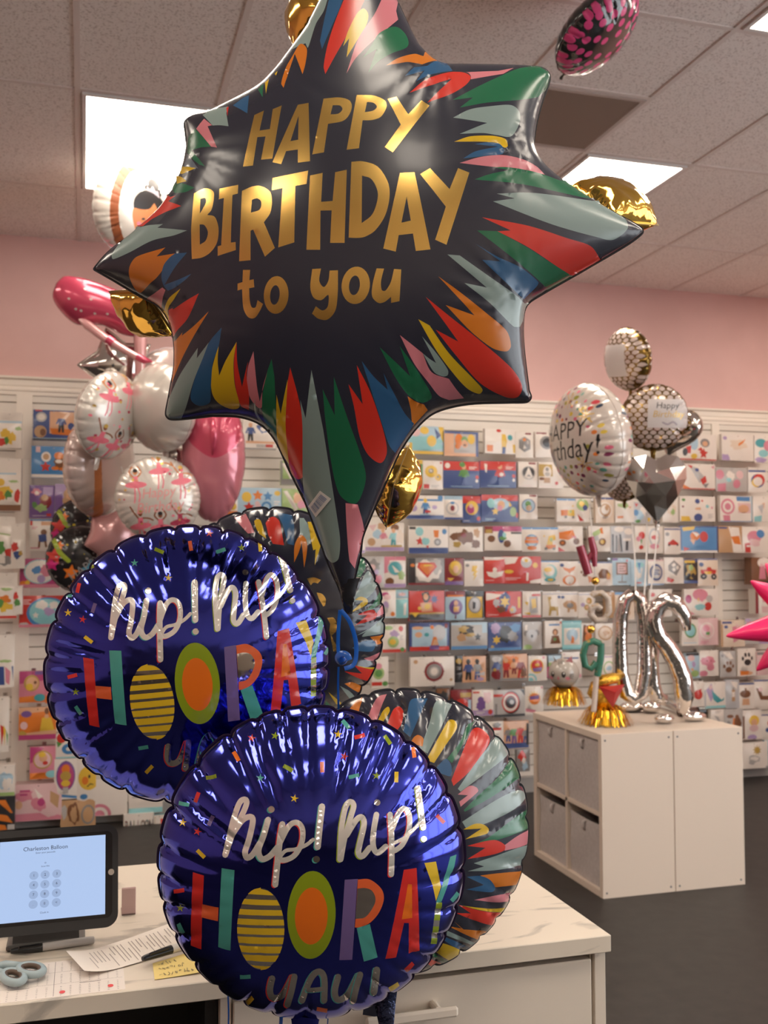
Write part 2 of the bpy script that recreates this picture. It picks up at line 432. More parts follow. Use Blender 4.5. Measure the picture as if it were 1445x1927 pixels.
class Disc:
    """height of a round foil balloon with a puckered rim"""
    def __init__(s, R, H, n=26, seed=1, creases=(), ripple=1.0, sy=1.0, q=.62):
        s.R = R; s.H = H; s.n = n; s.rnd = random.Random(seed); s.cr = creases; s.rip = ripple; s.sy = sy; s.q = q
        s.ph = [s.rnd.uniform(0, 6.28) for _ in range(6)]
    def warp(s, th): return th+.055*np.sin(3*th+s.ph[0])+.04*np.sin(5*th+s.ph[1])
    def pinch(s, th): return (1-np.abs(np.sin(s.n*s.warp(th)/2)))**3
    def rim(s, th): return s.R*(1-.030*s.pinch(th)*s.rip+.006*np.sin(2*th+s.ph[2]))
    def outline(s, k=None):
        k = k or s.n*12
        th = np.linspace(0, 2*math.pi, k, endpoint=False); r = s.rim(th)
        return [(float(a*math.cos(t)), float(a*math.sin(t)*s.sy)) for a, t in zip(r, th)]
    def __call__(s, P):
        P = np.asarray(P, float); x, y = P[:, 0], P[:, 1]/s.sy
        th = np.arctan2(y, x); r = np.sqrt(x*x+y*y)/s.rim(th)
        rc = np.clip(r, 0, 1); z = s.H*np.power(1-rc**2.3, s.q)
        e = np.clip((1-rc)/.10, 0, 1)
        z -= s.H*.17*s.pinch(th)*rc**14*e*s.rip
        g = np.clip((rc-.5)/.4, 0, 1)**1.5
        amp = .5+.5*np.sin(4*th+s.ph[3]); fine = np.sin(s.n*4.2*s.warp(th)+s.ph[4])
        z += .00016*s.rip*(s.R/.215)*fine*g*e*(.35+.65*amp)
        for t0, r0, dep in s.cr:
            dd = np.abs((th-t0+math.pi) % (2*math.pi)-math.pi)*rc*s.R
            z -= dep*np.exp(-(dd/.0045)**2)*np.clip((rc-r0)/.25, 0, 1)*e
        return np.where(r < 1, np.maximum(z, 0), 0)
def foil(fr, h, outline, prints, base, spacing, name='envelope', parent=None, back=None, edge=(.0008, .0028, .006), seam=None, seamw=.005, backh=1.0, bprints=()):
    """closed foil envelope in ONE mesh: the front is cut along its printed shapes (material, polygon)"""
    out = dens(outline, spacing); out = out if area2(out) > 0 else out[::-1]
    A = np.array(out); lo, hi = A.min(0), A.max(0)
    gx = np.arange(lo[0], hi[0], spacing); gy = np.arange(lo[1], hi[1], spacing*.866)
    pts = np.array([(x+(spacing/2 if j % 2 else 0), y) for j, y in enumerate(gy) for x in gx])
    d, _ = seg_dist(pts, out); pts = pts[inside(pts, out) & (d > max(edge[-1], spacing*.6) if len(edge) else d > spacing*.5)]
    n = len(A); tang = np.roll(A, -1, 0)-np.roll(A, 1, 0); nor = np.c_[-tang[:, 1], tang[:, 0]]; nor /= np.linalg.norm(nor, axis=1)[:, None]+1e-9
    ins = []
    for e in edge:
        q = A+nor*e; dd, _ = seg_dist(q, out); q = q[inside(q, out) & (dd > e*.7)]; ins.append(q)
    inner = np.concatenate([pts]+ins) if len(ins) else pts
    mats = [base]; mi = {base.name: 0}
    K = 1.0
    def tri(polys):
        V = [Vector(p) for p in out]+[Vector(p) for p in inner]; E = [(i, (i+1) % n) for i in range(n)]; L = []
        for m, pl in polys:
            pl = dens(pl, spacing*1.2)
            if abs(area2(pl)) < 1e-9: continue
            k = len(V); V += [Vector(p) for p in pl]; c = len(pl); E += [(k+i, k+(i+1) % c) for i in range(c)]
            if m.name not in mi: mi[m.name] = len(mats); mats.append(m)
            L.append((mi[m.name], pl))
        r = delaunay_2d_cdt(V, E, [], 0, 1e-6)
        vs = np.array([(p.x, p.y) for p in r[0]]); fs = np.array([tuple(f) for f in r[2]]); ce = vs[fs].mean(1)
        ok = inside(ce, out); fs = fs[ok]; ce = ce[ok]; ms = np.zeros(len(fs), int)
        for m, pl in L:
            a = np.array(pl); lo, hi = a.min(0), a.max(0)
            w = np.where((ce[:, 0] > lo[0]) & (ce[:, 0] < hi[0]) & (ce[:, 1] > lo[1]) & (ce[:, 1] < hi[1]))[0]
            if len(w): ms[w[inside(ce[w], pl)]] = m
        return vs, [tuple(int(k) for k in f) for f in fs], [int(k) for k in ms], r[3]
    vs, fs, ms, orig = tri(prints)
    z = h(vs)
    isrim = np.array([any(i < n for i in o) for o in orig]); z[isrim] = 0
    V = [fr.w(u, v, k) for (u, v), k in zip(vs, z)]; F = list(fs); I = list(ms)
    bm = mi.setdefault((back or base).name, len(mats))
    if bm == len(mats): mats.append(back or base)
    vb, fb, mb_, ob = tri(list(bprints)); zb = h(vb)*backh; rb = np.array([any(i < n for i in o) for o in ob]); zb[rb] = 0
    k0 = len(V)
    # weld the two halves along the rim
    fm = {}
    for i, o in enumerate(orig):
        for q in o:
            if q < n: fm[q] = i
    mp = {}
    for i, (p, zz, o) in enumerate(zip(vb, zb, ob)):
        q = next((q for q in o if q < n and q in fm), None)
        if q is not None: mp[i] = fm[q]
        else: mp[i] = len(V); V.append(fr.w(p[0], p[1], -zz))
    for f, k in zip(fb, mb_): F.append(tuple(mp[i] for i in f[::-1])); I.append(k or bm)
    o = mesh(name, V, F, mats, I, parent, True)
    if seam:
        s = MB(); B = A-nor*seamw; t = .0005
        V = [fr.w(p[0], p[1], z) for z in (t, -t) for p in A]+[fr.w(p[0], p[1], z) for z in (t, -t) for p in B]
        F = []
        for i in range(n):
            j = (i+1) % n
            F += [(i, 2*n+i, 2*n+j, j), (n+j, 3*n+j, 3*n+i, n+i), (2*n+i, 3*n+i, 3*n+j, 2*n+j)]
        s.add(V, F); s.build('seam', seam, parent, smooth=False)
    return o
def neck(fr, u, v, ang, L, w0, w1, m, parent, thick=.008, bend=0.0):
    """the flat filling tail that leaves the rim in direction ang"""
    dx, dy = math.cos(ang), math.sin(ang); b = MB(); K = 8; n = 10; V = []; F = []
    for i in range(K+1):
        t = i/K; cx, cy = u+dx*L*t, v+dy*L*t; w = w0+(w1-w0)*t**.7; th = thick*(1-t)+.0012
        for j in range(n):
            a = 2*math.pi*j/n; q = math.cos(a)*w/2; p = math.sin(a)*th*.5+bend*t*t+.002*math.sin(7*t+3*math.cos(a))
            V.append(fr.w(cx-dy*q, cy+dx*q, p))
    for i in range(K):
        for j in range(n): F.append((i*n+j, i*n+(j+1) % n, (i+1)*n+(j+1) % n, (i+1)*n+j))
    F.append(tuple(range(n))[::-1]); F.append(tuple(K*n+j for j in range(n)))
    b.add(V, F); return b.build('neck', m, parent, smooth=True, auto=50)

# ------------------------------------------------------------------ printed foil colours
def ink(n, c, r=.24, mt=0.0): return mat('print_'+n, c, r, metal=mt, spec=.5, coat=.12)
I = {'navy': ink('navy', (.020, .021, .034)), 'sage': ink('sage', (.20, .265, .255)), 'red': ink('red', (.52, .028, .016)), 'orange': ink('orange', (.52, .15, .012)),
     'yellow': ink('yellow', (.56, .36, .012)), 'green': ink('green', (.012, .115, .052)), 'blue': ink('blue', (.022, .085, .19)), 'pink': ink('pink', (.52, .17, .20)), 'slate': ink('slate', (.10, .12, .15)),
     'gold': mat('print_gold_foil', (.80, .52, .15), .2, metal=1.0), 'white': ink('white', (.80, .74, .68)), 'black': ink('black', (.015, .014, .016))}
m_navy_edge = mat('navy_seam', (.012, .014, .024), .28, coat=.4)
m_silver = mat('silver_foil', (.74, .70, .66), .10, metal=1.0)
m_gold = mat('gold_foil', (.84, .50, .10), .11, metal=1.0)
m_goldseam = mat('dull_gold_seam', (.50, .38, .20), .3, metal=.7)

# ================================================================== THE BIG STAR BALLOON
STAR_D = 1.45
sfr = facing(660, 440, STAR_D, pitch=-13)
_so = P2("603,0 613,-40 ~650,-110 ~690,-130 ~722,-90 745,0 770,55 790,95 ~822,126 ~860,128 985,126 ~1020,129 ~1033,142 ~1031,160 ~1020,190 ~1007,240 ~1004,285 ~1022,315 ~1060,345 1140,393 ~1204,428 ~1208,438 ~1180,460 1090,513 ~1020,553 ~990,575 ~983,610 ~985,660 994,735 ~998,748 ~990,756 ~960,757 ~880,760 ~820,775 ~785,803 ~752,850 720,920 700,965 ~682,1010 ~678,1040 ~670,1075 663,1105 650,1140 638,1105 ~618,1060 600,1010 575,945 545,885 ~518,828 ~490,798 ~450,784 400,782 ~345,788 ~320,788 ~313,779 ~318,750 329,690 ~329,650 ~321,610 ~300,577 ~262,556 215,528 ~180,508 ~178,506 ~205,475 249,441 ~300,397 324,364 ~342,325 ~352,279 ~350,249 ~349,230 ~364,219 399,212 ~458,184 ~488,167 518,136 548,95 573,60")
s_out = sfr.pxs(_so)
def _swr(P):                        # creases that fan out of the notches between the points
    z = np.zeros(len(P))
    for (cx, cy, dx, dy, k, a) in S_NOTCH:
        x, y = P[:, 0]-cx, P[:, 1]-cy; d = np.sqrt(x*x+y*y); an = np.arctan2(y, x)-math.atan2(dy, dx)
        an = (an+math.pi) % (2*math.pi)-math.pi
        z += a*np.sin(k*an+cx*40)*np.exp(-(d/.085)**2)*np.clip(d/.03, 0, 1)*np.exp(-(an/.9)**2)
    return z
S_NOTCH = []
for px, py, k, a in ((822, 128, 22, .0012), (1004, 285, 30, .0016), (984, 595, 26, .0016), (795, 790, 24, .0014), (500, 805, 26, .0014), (322, 605, 26, .0014), (350, 300, 18, .0008), (505, 150, 18, .0008)):
    u, v = sfr.px(px, py); S_NOTCH.append((u, v, -u, -v, k, a))
s_h = Pillow(s_out, .108, res=200, wrinkle=_swr, power=.43)
SP = []
def sp(col, txt, x0, y0, s, n=6): SP.append((I[col] if isinstance(col, str) else col, sfr.pxs(P2(txt, x0, y0, s, n), s_h)))
C1 = (500, 0, .24913)
for c, t in (('sage', "430,-40 350,120 200,380 300,330 ~320,360 ~380,180 ~440,80 480,-60"), ('orange', "220,410 135,665 ~118,630 ~150,520 ~200,430 ~260,335 ~310,370 ~300,480 278,562"),
  ('blue', "490,-60 ~440,160 410,310 425,372 ~455,300 ~520,150 ~560,60 600,-60"), ('red', "800,-120 ~700,100 ~600,290 ~520,430 450,560 ~438,500 ~470,330 ~540,120 640,-120"),
  ('yellow', "610,435 630,290 585,350 ~620,240 ~690,100 ~740,65 ~775,110 ~760,190 ~700,290"), ('pink', "900,-60 ~820,110 ~700,290 610,555 ~680,440 ~820,300 1000,150 985,85 1000,30 990,-60"),
  ('green', "735,435 ~800,340 ~860,250 ~980,203 ~1060,270 ~1070,355 ~950,405 ~850,465 775,550 838,370"), ('orange', "910,495 ~1000,440 ~1120,410 1190,430 1215,390 1325,515 1180,490 ~1080,470 ~1000,480"),
  ('blue', "1050,575 1120,510 1220,502 1320,505 1410,540 ~1250,565 1135,615 1200,535")): sp(c, t, *C1)
C2 = (760, 100, .20761)
for c, t in (('pink', "560,178 850,165 990,140 900,190 605,240 ~605,210 ~585,185"), ('red', "50,360 ~200,240 ~400,180 ~540,180 ~605,220 ~560,290 ~430,370 210,450 435,235"),
  ('green', "440,425 ~700,290 ~1000,155 ~1120,130 ~1240,135 ~1315,200 ~1300,310 1210,400 ~1050,425 ~750,450 505,495 625,403"), ('sage', "445,585 ~600,510 ~800,480 ~970,472 ~1045,530 ~1045,640 ~970,755 ~850,745 ~720,725 505,732 755,633"),
  ('yellow', "455,803 ~600,755 ~800,750 ~920,780 ~940,840 ~920,858 ~870,840 ~750,805"), ('blue', "640,825 ~760,808 ~860,820 ~905,870 ~890,915 ~750,930 535,955 ~650,890 855,848"),
  ('pink', "505,995 ~700,940 ~900,925 ~1080,965 ~1200,1030 1275,1105 ~1050,1050 ~800,1030")): sp(c, t, *C2)
C3 = (820, 300, .29066)
for c, t in (('green', "250,130 ~350,95 475,70 370,50 ~480,52 ~650,85 ~830,155 1050,270 ~850,225 ~550,160"), ('sage', "395,222 ~600,215 ~850,245 ~1080,290 ~1220,380 ~1240,450 ~1150,520 ~1050,505 ~750,420 370,272 510,252"),
  ('green', "268,460 400,465 ~600,575 ~780,690 930,760 735,850 ~620,740 ~450,600"), ('red', "300,375 ~600,430 ~850,510 ~1000,560 ~1060,640 1080,680 890,760 ~780,690 ~600,570 400,465 485,460"),
  ('blue', "255,545 ~400,630 ~550,700 ~660,790 ~655,820 570,905 ~520,860 300,650 420,660"), ('sage', "75,615 155,622 ~350,760 ~520,880 600,960 545,1085 ~500,1080 ~350,930 185,800 330,830 ~200,720")): sp(c, t, *C3)
C4 = (680, 500, .23529)
for c, t in (('orange', "615,85 ~800,220 ~1000,380 ~1160,520 ~1195,640 ~1160,685 ~1050,660 ~880,530 675,315 905,398"), ('red', "515,250 ~700,400 ~950,600 ~1200,820 ~1285,960 ~1250,1050 ~1150,1050 ~950,940 ~750,710 595,512 775,608"),
  ('yellow', "455,428 545,478 ~700,700 ~900,910 ~968,990 ~940,1025 ~850,985 ~750,880 ~600,680"), ('pink', "308,555 490,700 ~560,850 700,905 ~760,990 820,1060 700,1075 ~620,1040 ~540,940 ~420,780"),
  ('sage', "485,565 ~600,700 ~690,830 ~690,875 ~650,885 ~580,850 490,700 ~545,745 597,778"), ('green', "145,650 390,885 305,640 ~420,800 ~540,990 ~560,1060 ~480,1095 ~370,1030 ~270,890"),
  ('orange', "370,1045 ~440,1090 500,1110 530,1155 405,1290 395,1150")): sp(c, t, *C4)
C5 = (440, 640, .26298)
for c, t in (('blue', "915,150 ~1000,260 1100,355 1070,235 ~1140,370 ~1220,520 1290,600 1155,810 ~1110,750 ~1060,600 ~980,350"), ('red', "820,315 922,460 880,180 ~980,380 ~1070,650 ~1095,800 ~1050,880 ~960,820 ~900,690 ~860,480"),
  ('green', "635,350 722,540 715,262 ~800,520 ~900,800 ~945,980 ~900,1140 ~850,1172 ~760,1110 ~710,950 ~660,620"), ('red', "403,195 ~470,450 ~520,750 ~537,870 ~510,960 ~460,997 ~410,950 ~380,800 ~370,600 380,330"),
  ('yellow', "305,390 335,530 385,280 ~370,600 ~385,800 395,890 ~340,800 ~310,700 ~303,550"), ('green', "270,135 290,260 ~300,480 305,720 ~240,620 ~205,520 ~205,400 ~235,240"),
  ('pink', "140,80 ~165,330 185,440 240,225 ~205,350 ~200,480 ~175,485 ~120,420 ~95,330 ~100,200"), ('sage', "148,420 ~165,520 ~230,620 300,740 200,600 ~150,520")): sp(c, t, *C5)
sp('sage', "565,753 575,787 586,696 608,808 ~621,890 ~634,972 ~640,1017 ~637,1051 ~626,1059 ~616,1051 ~599,1017 ~580,968 ~570,909 ~569,803", 0, 0, 1)
sp('pink', "612,260 740,275 ~790,450 810,560 730,850 710,945 655,870 ~640,750 ~620,450", 540, 900, .17993)
C6 = (290, 520, .18685)
for c, t in (('red', "830,660 ~838,880 885,1115 945,860 ~930,1000 ~955,1200 955,1345 ~870,1300 ~815,1080 ~805,850"), ('yellow', "650,690 ~640,850 655,1000 ~720,850 830,660 ~800,850 ~810,1080 ~860,1310 ~770,1335 ~640,1270 ~580,1160 ~580,950"),
  ('blue', "680,515 ~650,700 ~590,880 ~570,1150 ~560,1270 ~460,1305 ~380,1260 ~370,1180 ~420,1000 ~500,780 ~570,640"), ('sage', "440,720 430,825 550,665 ~500,800 ~400,1050 ~320,1320 265,1450 120,1450 95,1380 ~150,1230 ~250,1010 ~350,850"),
  ('orange', "548,355 ~400,600 ~280,830 180,1070 ~195,850 ~195,690 285,565 278,600 ~400,500"), ('red', "450,172 ~340,420 ~230,550 185,640 ~150,480 145,340 185,320 190,335 ~330,240"), ('yellow', "265,125 ~200,230 ~140,330 155,460 ~110,420 ~105,330 ~150,220")): sp(c, t, *C6)
C7 = (170, 320, .16609)
for c, t in (('pink', "600,1480 ~720,1400 815,1330 850,1360 ~820,1450 795,1620 700,1640"), ('orange', "850,878 750,980 960,945 ~890,1000 ~840,1100 ~750,1220 ~680,1280 ~570,1390 ~500,1340 ~440,1200 ~450,1080 ~530,980"),
  ('blue', "1095,935 ~960,1100 840,1300 ~1000,1240 1145,1175 ~1080,1240 ~960,1330 880,1368 ~830,1310 ~805,1210 ~830,1080 ~900,990 960,945"), ('sage', "825,612 760,655 1095,685 ~950,740 ~700,800 ~450,930 ~260,1010 ~245,960 ~320,850 ~540,670 ~650,630"),
  ('red', "885,360 1030,408 ~850,480 700,560 600,640 540,670 ~700,500 ~850,340 970,290"), ('green', "1040,150 1180,200 ~1080,250 960,265 930,240 ~970,170"), ('yellow', "1050,90 1090,130 985,165 1000,110")): sp(c, t, *C7)
C8 = (330, 80, .18685)
for c, t in (('yellow', "80,1260 210,1265 ~130,1300 50,1340"), ('slate', "120,1120 230,1270 85,1260"), ('green', "200,870 360,1050 ~250,1060 165,1090 300,1250 240,1230 ~180,1180 120,1110 130,960"), ('pink', "290,770 370,835 325,845 420,1060 360,1050 210,870"),
  ('sage', "275,735 ~400,685 530,650 515,720 535,845 ~450,835 375,838"), ('red', "515,665 540,650 525,740"), ('blue', "580,640 ~680,570 745,540 725,715"), ('green', "835,485 890,430 878,555"), ('yellow', "905,415 945,380 912,520"), ('yellow', "1000,325 1030,295 1015,340")): sp(c, t, *C8)
for (o, ls) in (((440, 160, .27682), (('gold', "140,205 205,175 175,310 245,300 265,165 325,140 262,500 185,508 215,350 160,355 130,548 62,556"), ('gold', "435,135 508,122 518,518 435,528 435,438 355,450 322,538 262,525"), ('navy', "440,210 437,372 385,382"),
      ('gold', "610,93 ~720,85 ~790,110 ~798,170 ~750,240 640,265 612,458 533,472"), ('navy', "672,138 ~720,140 ~738,165 ~710,195 657,200"), ('gold', "835,68 ~950,72 ~1025,105 ~1037,150 ~1000,215 ~940,238 875,240 850,430 767,440"), ('navy', "905,115 ~950,122 ~972,150 ~945,175 890,185"),
      ('gold', "1045,95 1105,80 1185,200 1275,105 1330,140 1080,458 1025,422 1135,270"))),
    ((350, 300, .20069), (('gold', "75,320 ~150,280 ~200,272 ~255,300 ~262,360 ~240,470 200,520 ~270,540 ~305,650 ~290,780 ~230,870 ~150,920 55,935 48,650"), ('navy', "135,370 ~180,362 ~188,400 ~165,450 130,510"), ('navy', "128,610 ~170,615 ~205,680 ~185,760 130,800"),
      ('gold', "315,275 490,238 485,320 435,335 420,780 465,775 467,850 297,905 297,815 330,805 355,362 308,375"), ('gold', "525,295 ~620,255 ~700,250 ~785,300 ~805,390 ~790,500 730,590 833,830 740,912 630,658 605,668 605,945 498,955"), ('navy', "618,378 ~670,365 ~705,400 ~690,470 608,500"),
      ('gold', "812,175 1145,105 1130,230 1025,248 1015,778 865,825 905,268 803,290"))),
    ((560, 290, .23529), (('gold', "100,172 200,150 188,382 280,375 300,145 393,125 375,710 260,710 272,450 183,452 180,765 70,765"), ('gold', "430,62 ~520,58 ~640,100 ~720,220 ~735,340 ~700,490 ~620,610 ~540,660 ~480,670 408,668"), ('navy', "515,172 ~590,200 ~640,300 ~630,400 ~590,490 512,552"),
      ('gold', "818,150 935,145 1062,762 945,775 922,635 808,648 785,780 685,755"), ('navy', "872,340 905,532 830,548"), ('gold', "980,160 1058,112 1215,280 1283,112 1373,148 1190,725 1100,685 1185,420"))),
    ((430, 480, .24221), (('gold', "112,115 168,115 162,195 195,188 200,250 160,258 ~165,350 ~180,405 ~210,405 225,350 268,380 ~240,440 ~200,490 ~150,480 ~115,410 105,265 70,275 70,222 108,210"),
      ('gold', "650,108 718,105 ~705,200 ~740,248 ~775,200 785,120 850,118 ~848,300 ~830,430 ~770,500 ~700,495 648,455 678,398 ~730,430 ~770,400 ~775,310 ~720,350 ~660,330 ~635,250"),
      ('gold', "1150,103 1208,105 ~1185,200 ~1190,270 ~1220,275 ~1260,210 1285,108 1342,112 1328,358 1262,372 1262,325 ~1210,365 ~1160,370 ~1115,320 ~1120,220")))):
    for c, t in ls: sp(c, t, *o)
for c, (x, y, a, b, r) in (('gold', (370, 310, 96, 147, .06)), ('navy', (360, 310, 37, 76, .1)), ('gold', (988, 235, 110, 146, .12)), ('navy', (978, 235, 42, 76, .12))):
    SP.append((I[c], sfr.pxs([(430+p[0]*.24221, 480+p[1]*.24221) for p in ell(x, y, a, b, r)], s_h)))
star = thing('star_balloon', 'giant navy eight pointed foil balloon lettered HAPPY BIRTHDAY to you', 'balloon', sfr.O)
foil(sfr, s_h, s_out, SP, I['navy'], .0085, parent=star, seam=m_navy_edge, seamw=.0022)
u, v = sfr.px(653, 1088)
neck(sfr, u, v, -math.pi/2+.05, .052, .040, .010, mat('crinkled_black_foil', (.012, .012, .016), .2, coat=.5, bump=(60, .5, .006)), star, thick=.02)
# price sticker with a barcode on the lowest point
q = [sfr.px(540+x*.17993, 900+y*.17993, h=s_h) for x, y in ((345, 130), (462, 215), (300, 408), (222, 292))]
V = []; k = 6
def _onstar(uv, dz): return sfr.w(uv[0], uv[1], float(s_h(np.array([uv]))[0])+dz)
def _qp(s, t): return (q[0][0]*(1-s)*(1-t)+q[1][0]*s*(1-t)+q[2][0]*s*t+q[3][0]*(1-s)*t, q[0][1]*(1-s)*(1-t)+q[1][1]*s*(1-t)+q[2][1]*s*t+q[3][1]*(1-s)*t)
st = MB()
st.add([_onstar(_qp(i/k, j/k), .0012) for j in range(k+1) for i in range(k+1)], [(j*(k+1)+i, (j+1)*(k+1)+i, (j+1)*(k+1)+i+1, j*(k+1)+i+1) for j in range(k) for i in range(k)], 0)
random.seed(5); t = .12
while t < .9:
    w = random.choice((.012, .02, .03)); a, b = .2, .78
    st.add([_onstar(_qp(s, r), .0016) for r in (t, t+w) for s in (a, .5, b)], [(0, 3, 4, 1), (1, 4, 5, 2)], 1); t += w+random.choice((.014, .022, .03))
so = st.build('price_sticker', [mat('sticker_paper', (.62, .60, .57), .5), mat('barcode_blue', (.08, .14, .28), .5)], star)
so['label'] = 'white barcode price sticker'
# ================================================================== THE ROUND BALLOONS OF THE BOUQUET
m_purple = mat('purple_blue_foil', (.05, .06, .42), .11, metal=1.0, coat=.05)
m_purple_edge = mat('purple_seam', (.05, .03, .10), .2, metal=.7)
IP = {'red': ink('foil_red', (.50, .022, .018), .2), 'orange': ink('foil_orange', (.62, .13, .01), .2), 'green': ink('foil_green', (.20, .26, .01), .2), 'teal': ink('foil_teal', (.06, .28, .25), .2), 'purple': ink('foil_purple', (.13, .085, .22), .2),
      'yellow': ink('foil_yellow', (.60, .40, .02), .2), 'silver': m_silver, 'coral': ink('foil_coral', (.58, .10, .03), .2)}
B1 = lambda x, y: (290+x*.21453, 1330+y*.21453)
B2 = lambda x, y: (580+x*.21453, 1330+y*.21453)
B3 = lambda x, y: (290+x*.21453, 1610+y*.21453)
B4 = lambda x, y: (580+x*.21453, 1610+y*.21453)
def pp(f, txt, n=6): return [f(*p) for p in P2(txt, n=n)]
HOORAY = []                          # print of the hip! hip! HOORAY YAY! balloon, in photo pixels of the nearer one
def script(f, pts, w=46, sh=None, thin=None):
    Q = [f(*p) for p in pts]
    if sh:
        for s in stroke([(x-2.4, y+1.5) for x, y in Q], w*.21453): HOORAY.append((IP[sh], s))
    SCR.append((Q, w*.21453*1.08))
SCR = []; m_script_s = mat('silver_print_lit', (.86, .82, .77), .2, metal=.6)  # same silver as the other print; bright reflections put into its paler colour
def confetti(f, lst):
    for it in lst:
        k, c, x, y = it[:4]; X, Y = f(x, y)
        if k == 's': HOORAY.append((IP[c], star2(X, Y, 8.5, inner=.36, rot=-1.57+it[4])))
        else: HOORAY.append((IP[c], rct(X, Y, 20, 7.5, math.radians(it[4]))))
confetti(B1, (('s','teal',930,625,.1), ('s','yellow',1230,805,.2), ('s','yellow',250,1015,.1), ('s','red',380,1095,.3), ('s','green',1060,255,.2), ('s','red',855,275,.2), ('r','orange',720,435,60), ('r','green',1175,540,30), ('r','green',500,615,-10), ('r','red',375,795,-70), ('r','teal',262,850,10), ('r','purple',497,1000,-65), ('r','yellow',410,1290,45)))
confetti(B2, (('s','yellow',262,242,.1), ('s','red',315,435,.3), ('s','green',598,605,.1), ('r','coral',122,530,88), ('r','teal',400,610,-12), ('r','yellow',773,617,92), ('r','red',450,258,-15), ('r','teal',330,155,50), ('r','orange',925,400,82), ('r','red',1160,985,45), ('r','green',695,290,55)))
confetti(B3, (('s','green',230,460,.1), ('r','red',218,308,-8), ('r','teal',235,635,62), ('r','teal',800,1060,-3), ('r','yellow',830,1270,-40)))
confetti(B4, (('r','red',885,970,-42), ('r','yellow',750,1140,-28), ('r','teal',1285,360,-50), ('r','coral',120,1345,10)))
# hip! hip!
script(B1, [(625,1300),(690,1110),(780,930),(812,840),(790,812),(745,850),(690,1010),(650,1180),(622,1300)])
script(B1, [(672,1140),(770,1000),(845,965),(865,1010),(830,1170),(798,1270),(815,1325),(865,1295),(925,1200)], 48)
script(B1, [(1000,990),(960,1130),(915,1260),(945,1335),(1015,1310),(1085,1230)], 48, 'teal')
script(B1, [(1125,1030),(1105,1150),(1080,1380),(1062,1560)], 50, 'red')
script(B1, [(1100,1200),(1180,1050),(1250,1015),(1300,1070),(1295,1190),(1235,1300),(1150,1345),(1095,1340)], 44, 'red')
script(B1, [(1090,1340),(1150,1265),(1240,1250),(1330,1215),(1395,1165)], 30)
script(B2, [(120,875),(100,1050),(82,1230)], 52, 'teal')
script(B2, [(285,1340),(320,1150),(375,960),(400,865),(365,832),(325,890),(290,1080),(278,1340)], 44, 'green')
script(B2, [(335,1130),(420,995),(468,968),(490,1030),(455,1190),(440,1280),(475,1312),(540,1235)], 46, 'green')
script(B2, [(598,945),(572,1100),(570,1225),(608,1282),(680,1225)], 46)
script(B2, [(718,945),(728,1100),(732,1300),(728,1470)], 46, 'red')
script(B2, [(738,1070),(795,930),(848,892),(888,960),(880,1090),(825,1210),(760,1262)], 42, 'red')
script(B2, [(755,1195),(850,1145),(925,1075),(985,1005)], 28)
script(B2, [(962,715),(985,890),(1008,1060)], 48, 'green')
for f, x, y, r, c in ((B1,1028,900,29,'teal'), (B2,72,1338,30,'teal'), (B2,605,840,28,None), (B2,1015,1160,26,'green')):
    X, Y = f(x, y)
    if c: HOORAY.append((IP[c], ell(X-2.4, Y+1.5, r*.21453, r*.21453, n=14)))
    HOORAY.append((m_silver, ell(X, Y, r*.21453, r*.21453, n=14)))
for Q, w in SCR:
    for s in stroke(Q, w): HOORAY.append((m_script_s, s))
# HOORAY
for c, f, t in (('red', B3, "340,145 437,175 415,820 322,785"), ('coral', B3, "420,425 565,455 560,575 415,540"), ('teal', B3, "592,110 705,128 670,832 563,800"),
    ('purple', B4, "320,212 435,205 425,300 385,912 272,915"), ('coral', B4, "435,210 ~540,210 ~640,290 ~663,380 ~620,500 ~540,590 ~450,628 408,630 415,555"), ('silver', B4, "432,290 ~500,285 ~560,310 ~590,380 ~570,450 ~500,540 415,555"),
    ('teal', B4, "425,635 540,600 608,890 487,928"), ('red', B4, "838,125 950,108 975,830 880,858 882,590 840,590 770,890 675,903"), ('orange', B4, "875,250 908,252 912,545 820,558"),
    ('yellow', B4, "1018,65 1120,52 1165,270 1120,400 1090,260"), ('teal', B4, "1245,10 1300,-10 1280,95 1165,410 1120,410 1180,240")): HOORAY.append((IP[c], pp(f, t)))
for k in range(7):
    y0, y1 = 410+k*52, 410+(k+1)*52
    HOORAY.append((IP['green' if k % 2 == 0 else 'silver'], [B4(1122-k*7, y0), B4(1174-k*7, y0), B4(1167-k*7, y1), B4(1115-k*7, y1)]))
def oval(f, cx, cy, rx, ry, rot=0): return [f(*p) for p in ell(cx, cy, rx, ry, rot, 40)]
HOORAY.append((m_silver, oval(B3, 935, 642, 207, 355)))
for a, b in ((287,343), (385,432), (473,522), (556,606), (632,690), (712,770), (790,850), (870,925), (962,997)):
    def xs(y): return 207*math.sqrt(max(0, 1-((y-642)/355)**2))
    ys = [a+(b-a)*i/4 for i in range(5)]
    HOORAY.append((IP['yellow'], [B3(935-xs(y), y-6) for y in ys]+[B3(935+xs(y), y+6) for y in ys[::-1]]))
HOORAY.append((IP['green'], ell(586, 1721.6, 45.4, 82.6, .04, 44))); HOORAY.append((IP['orange'], ell(585.7, 1723.7, 30.8, 53.6, .04, 36)))
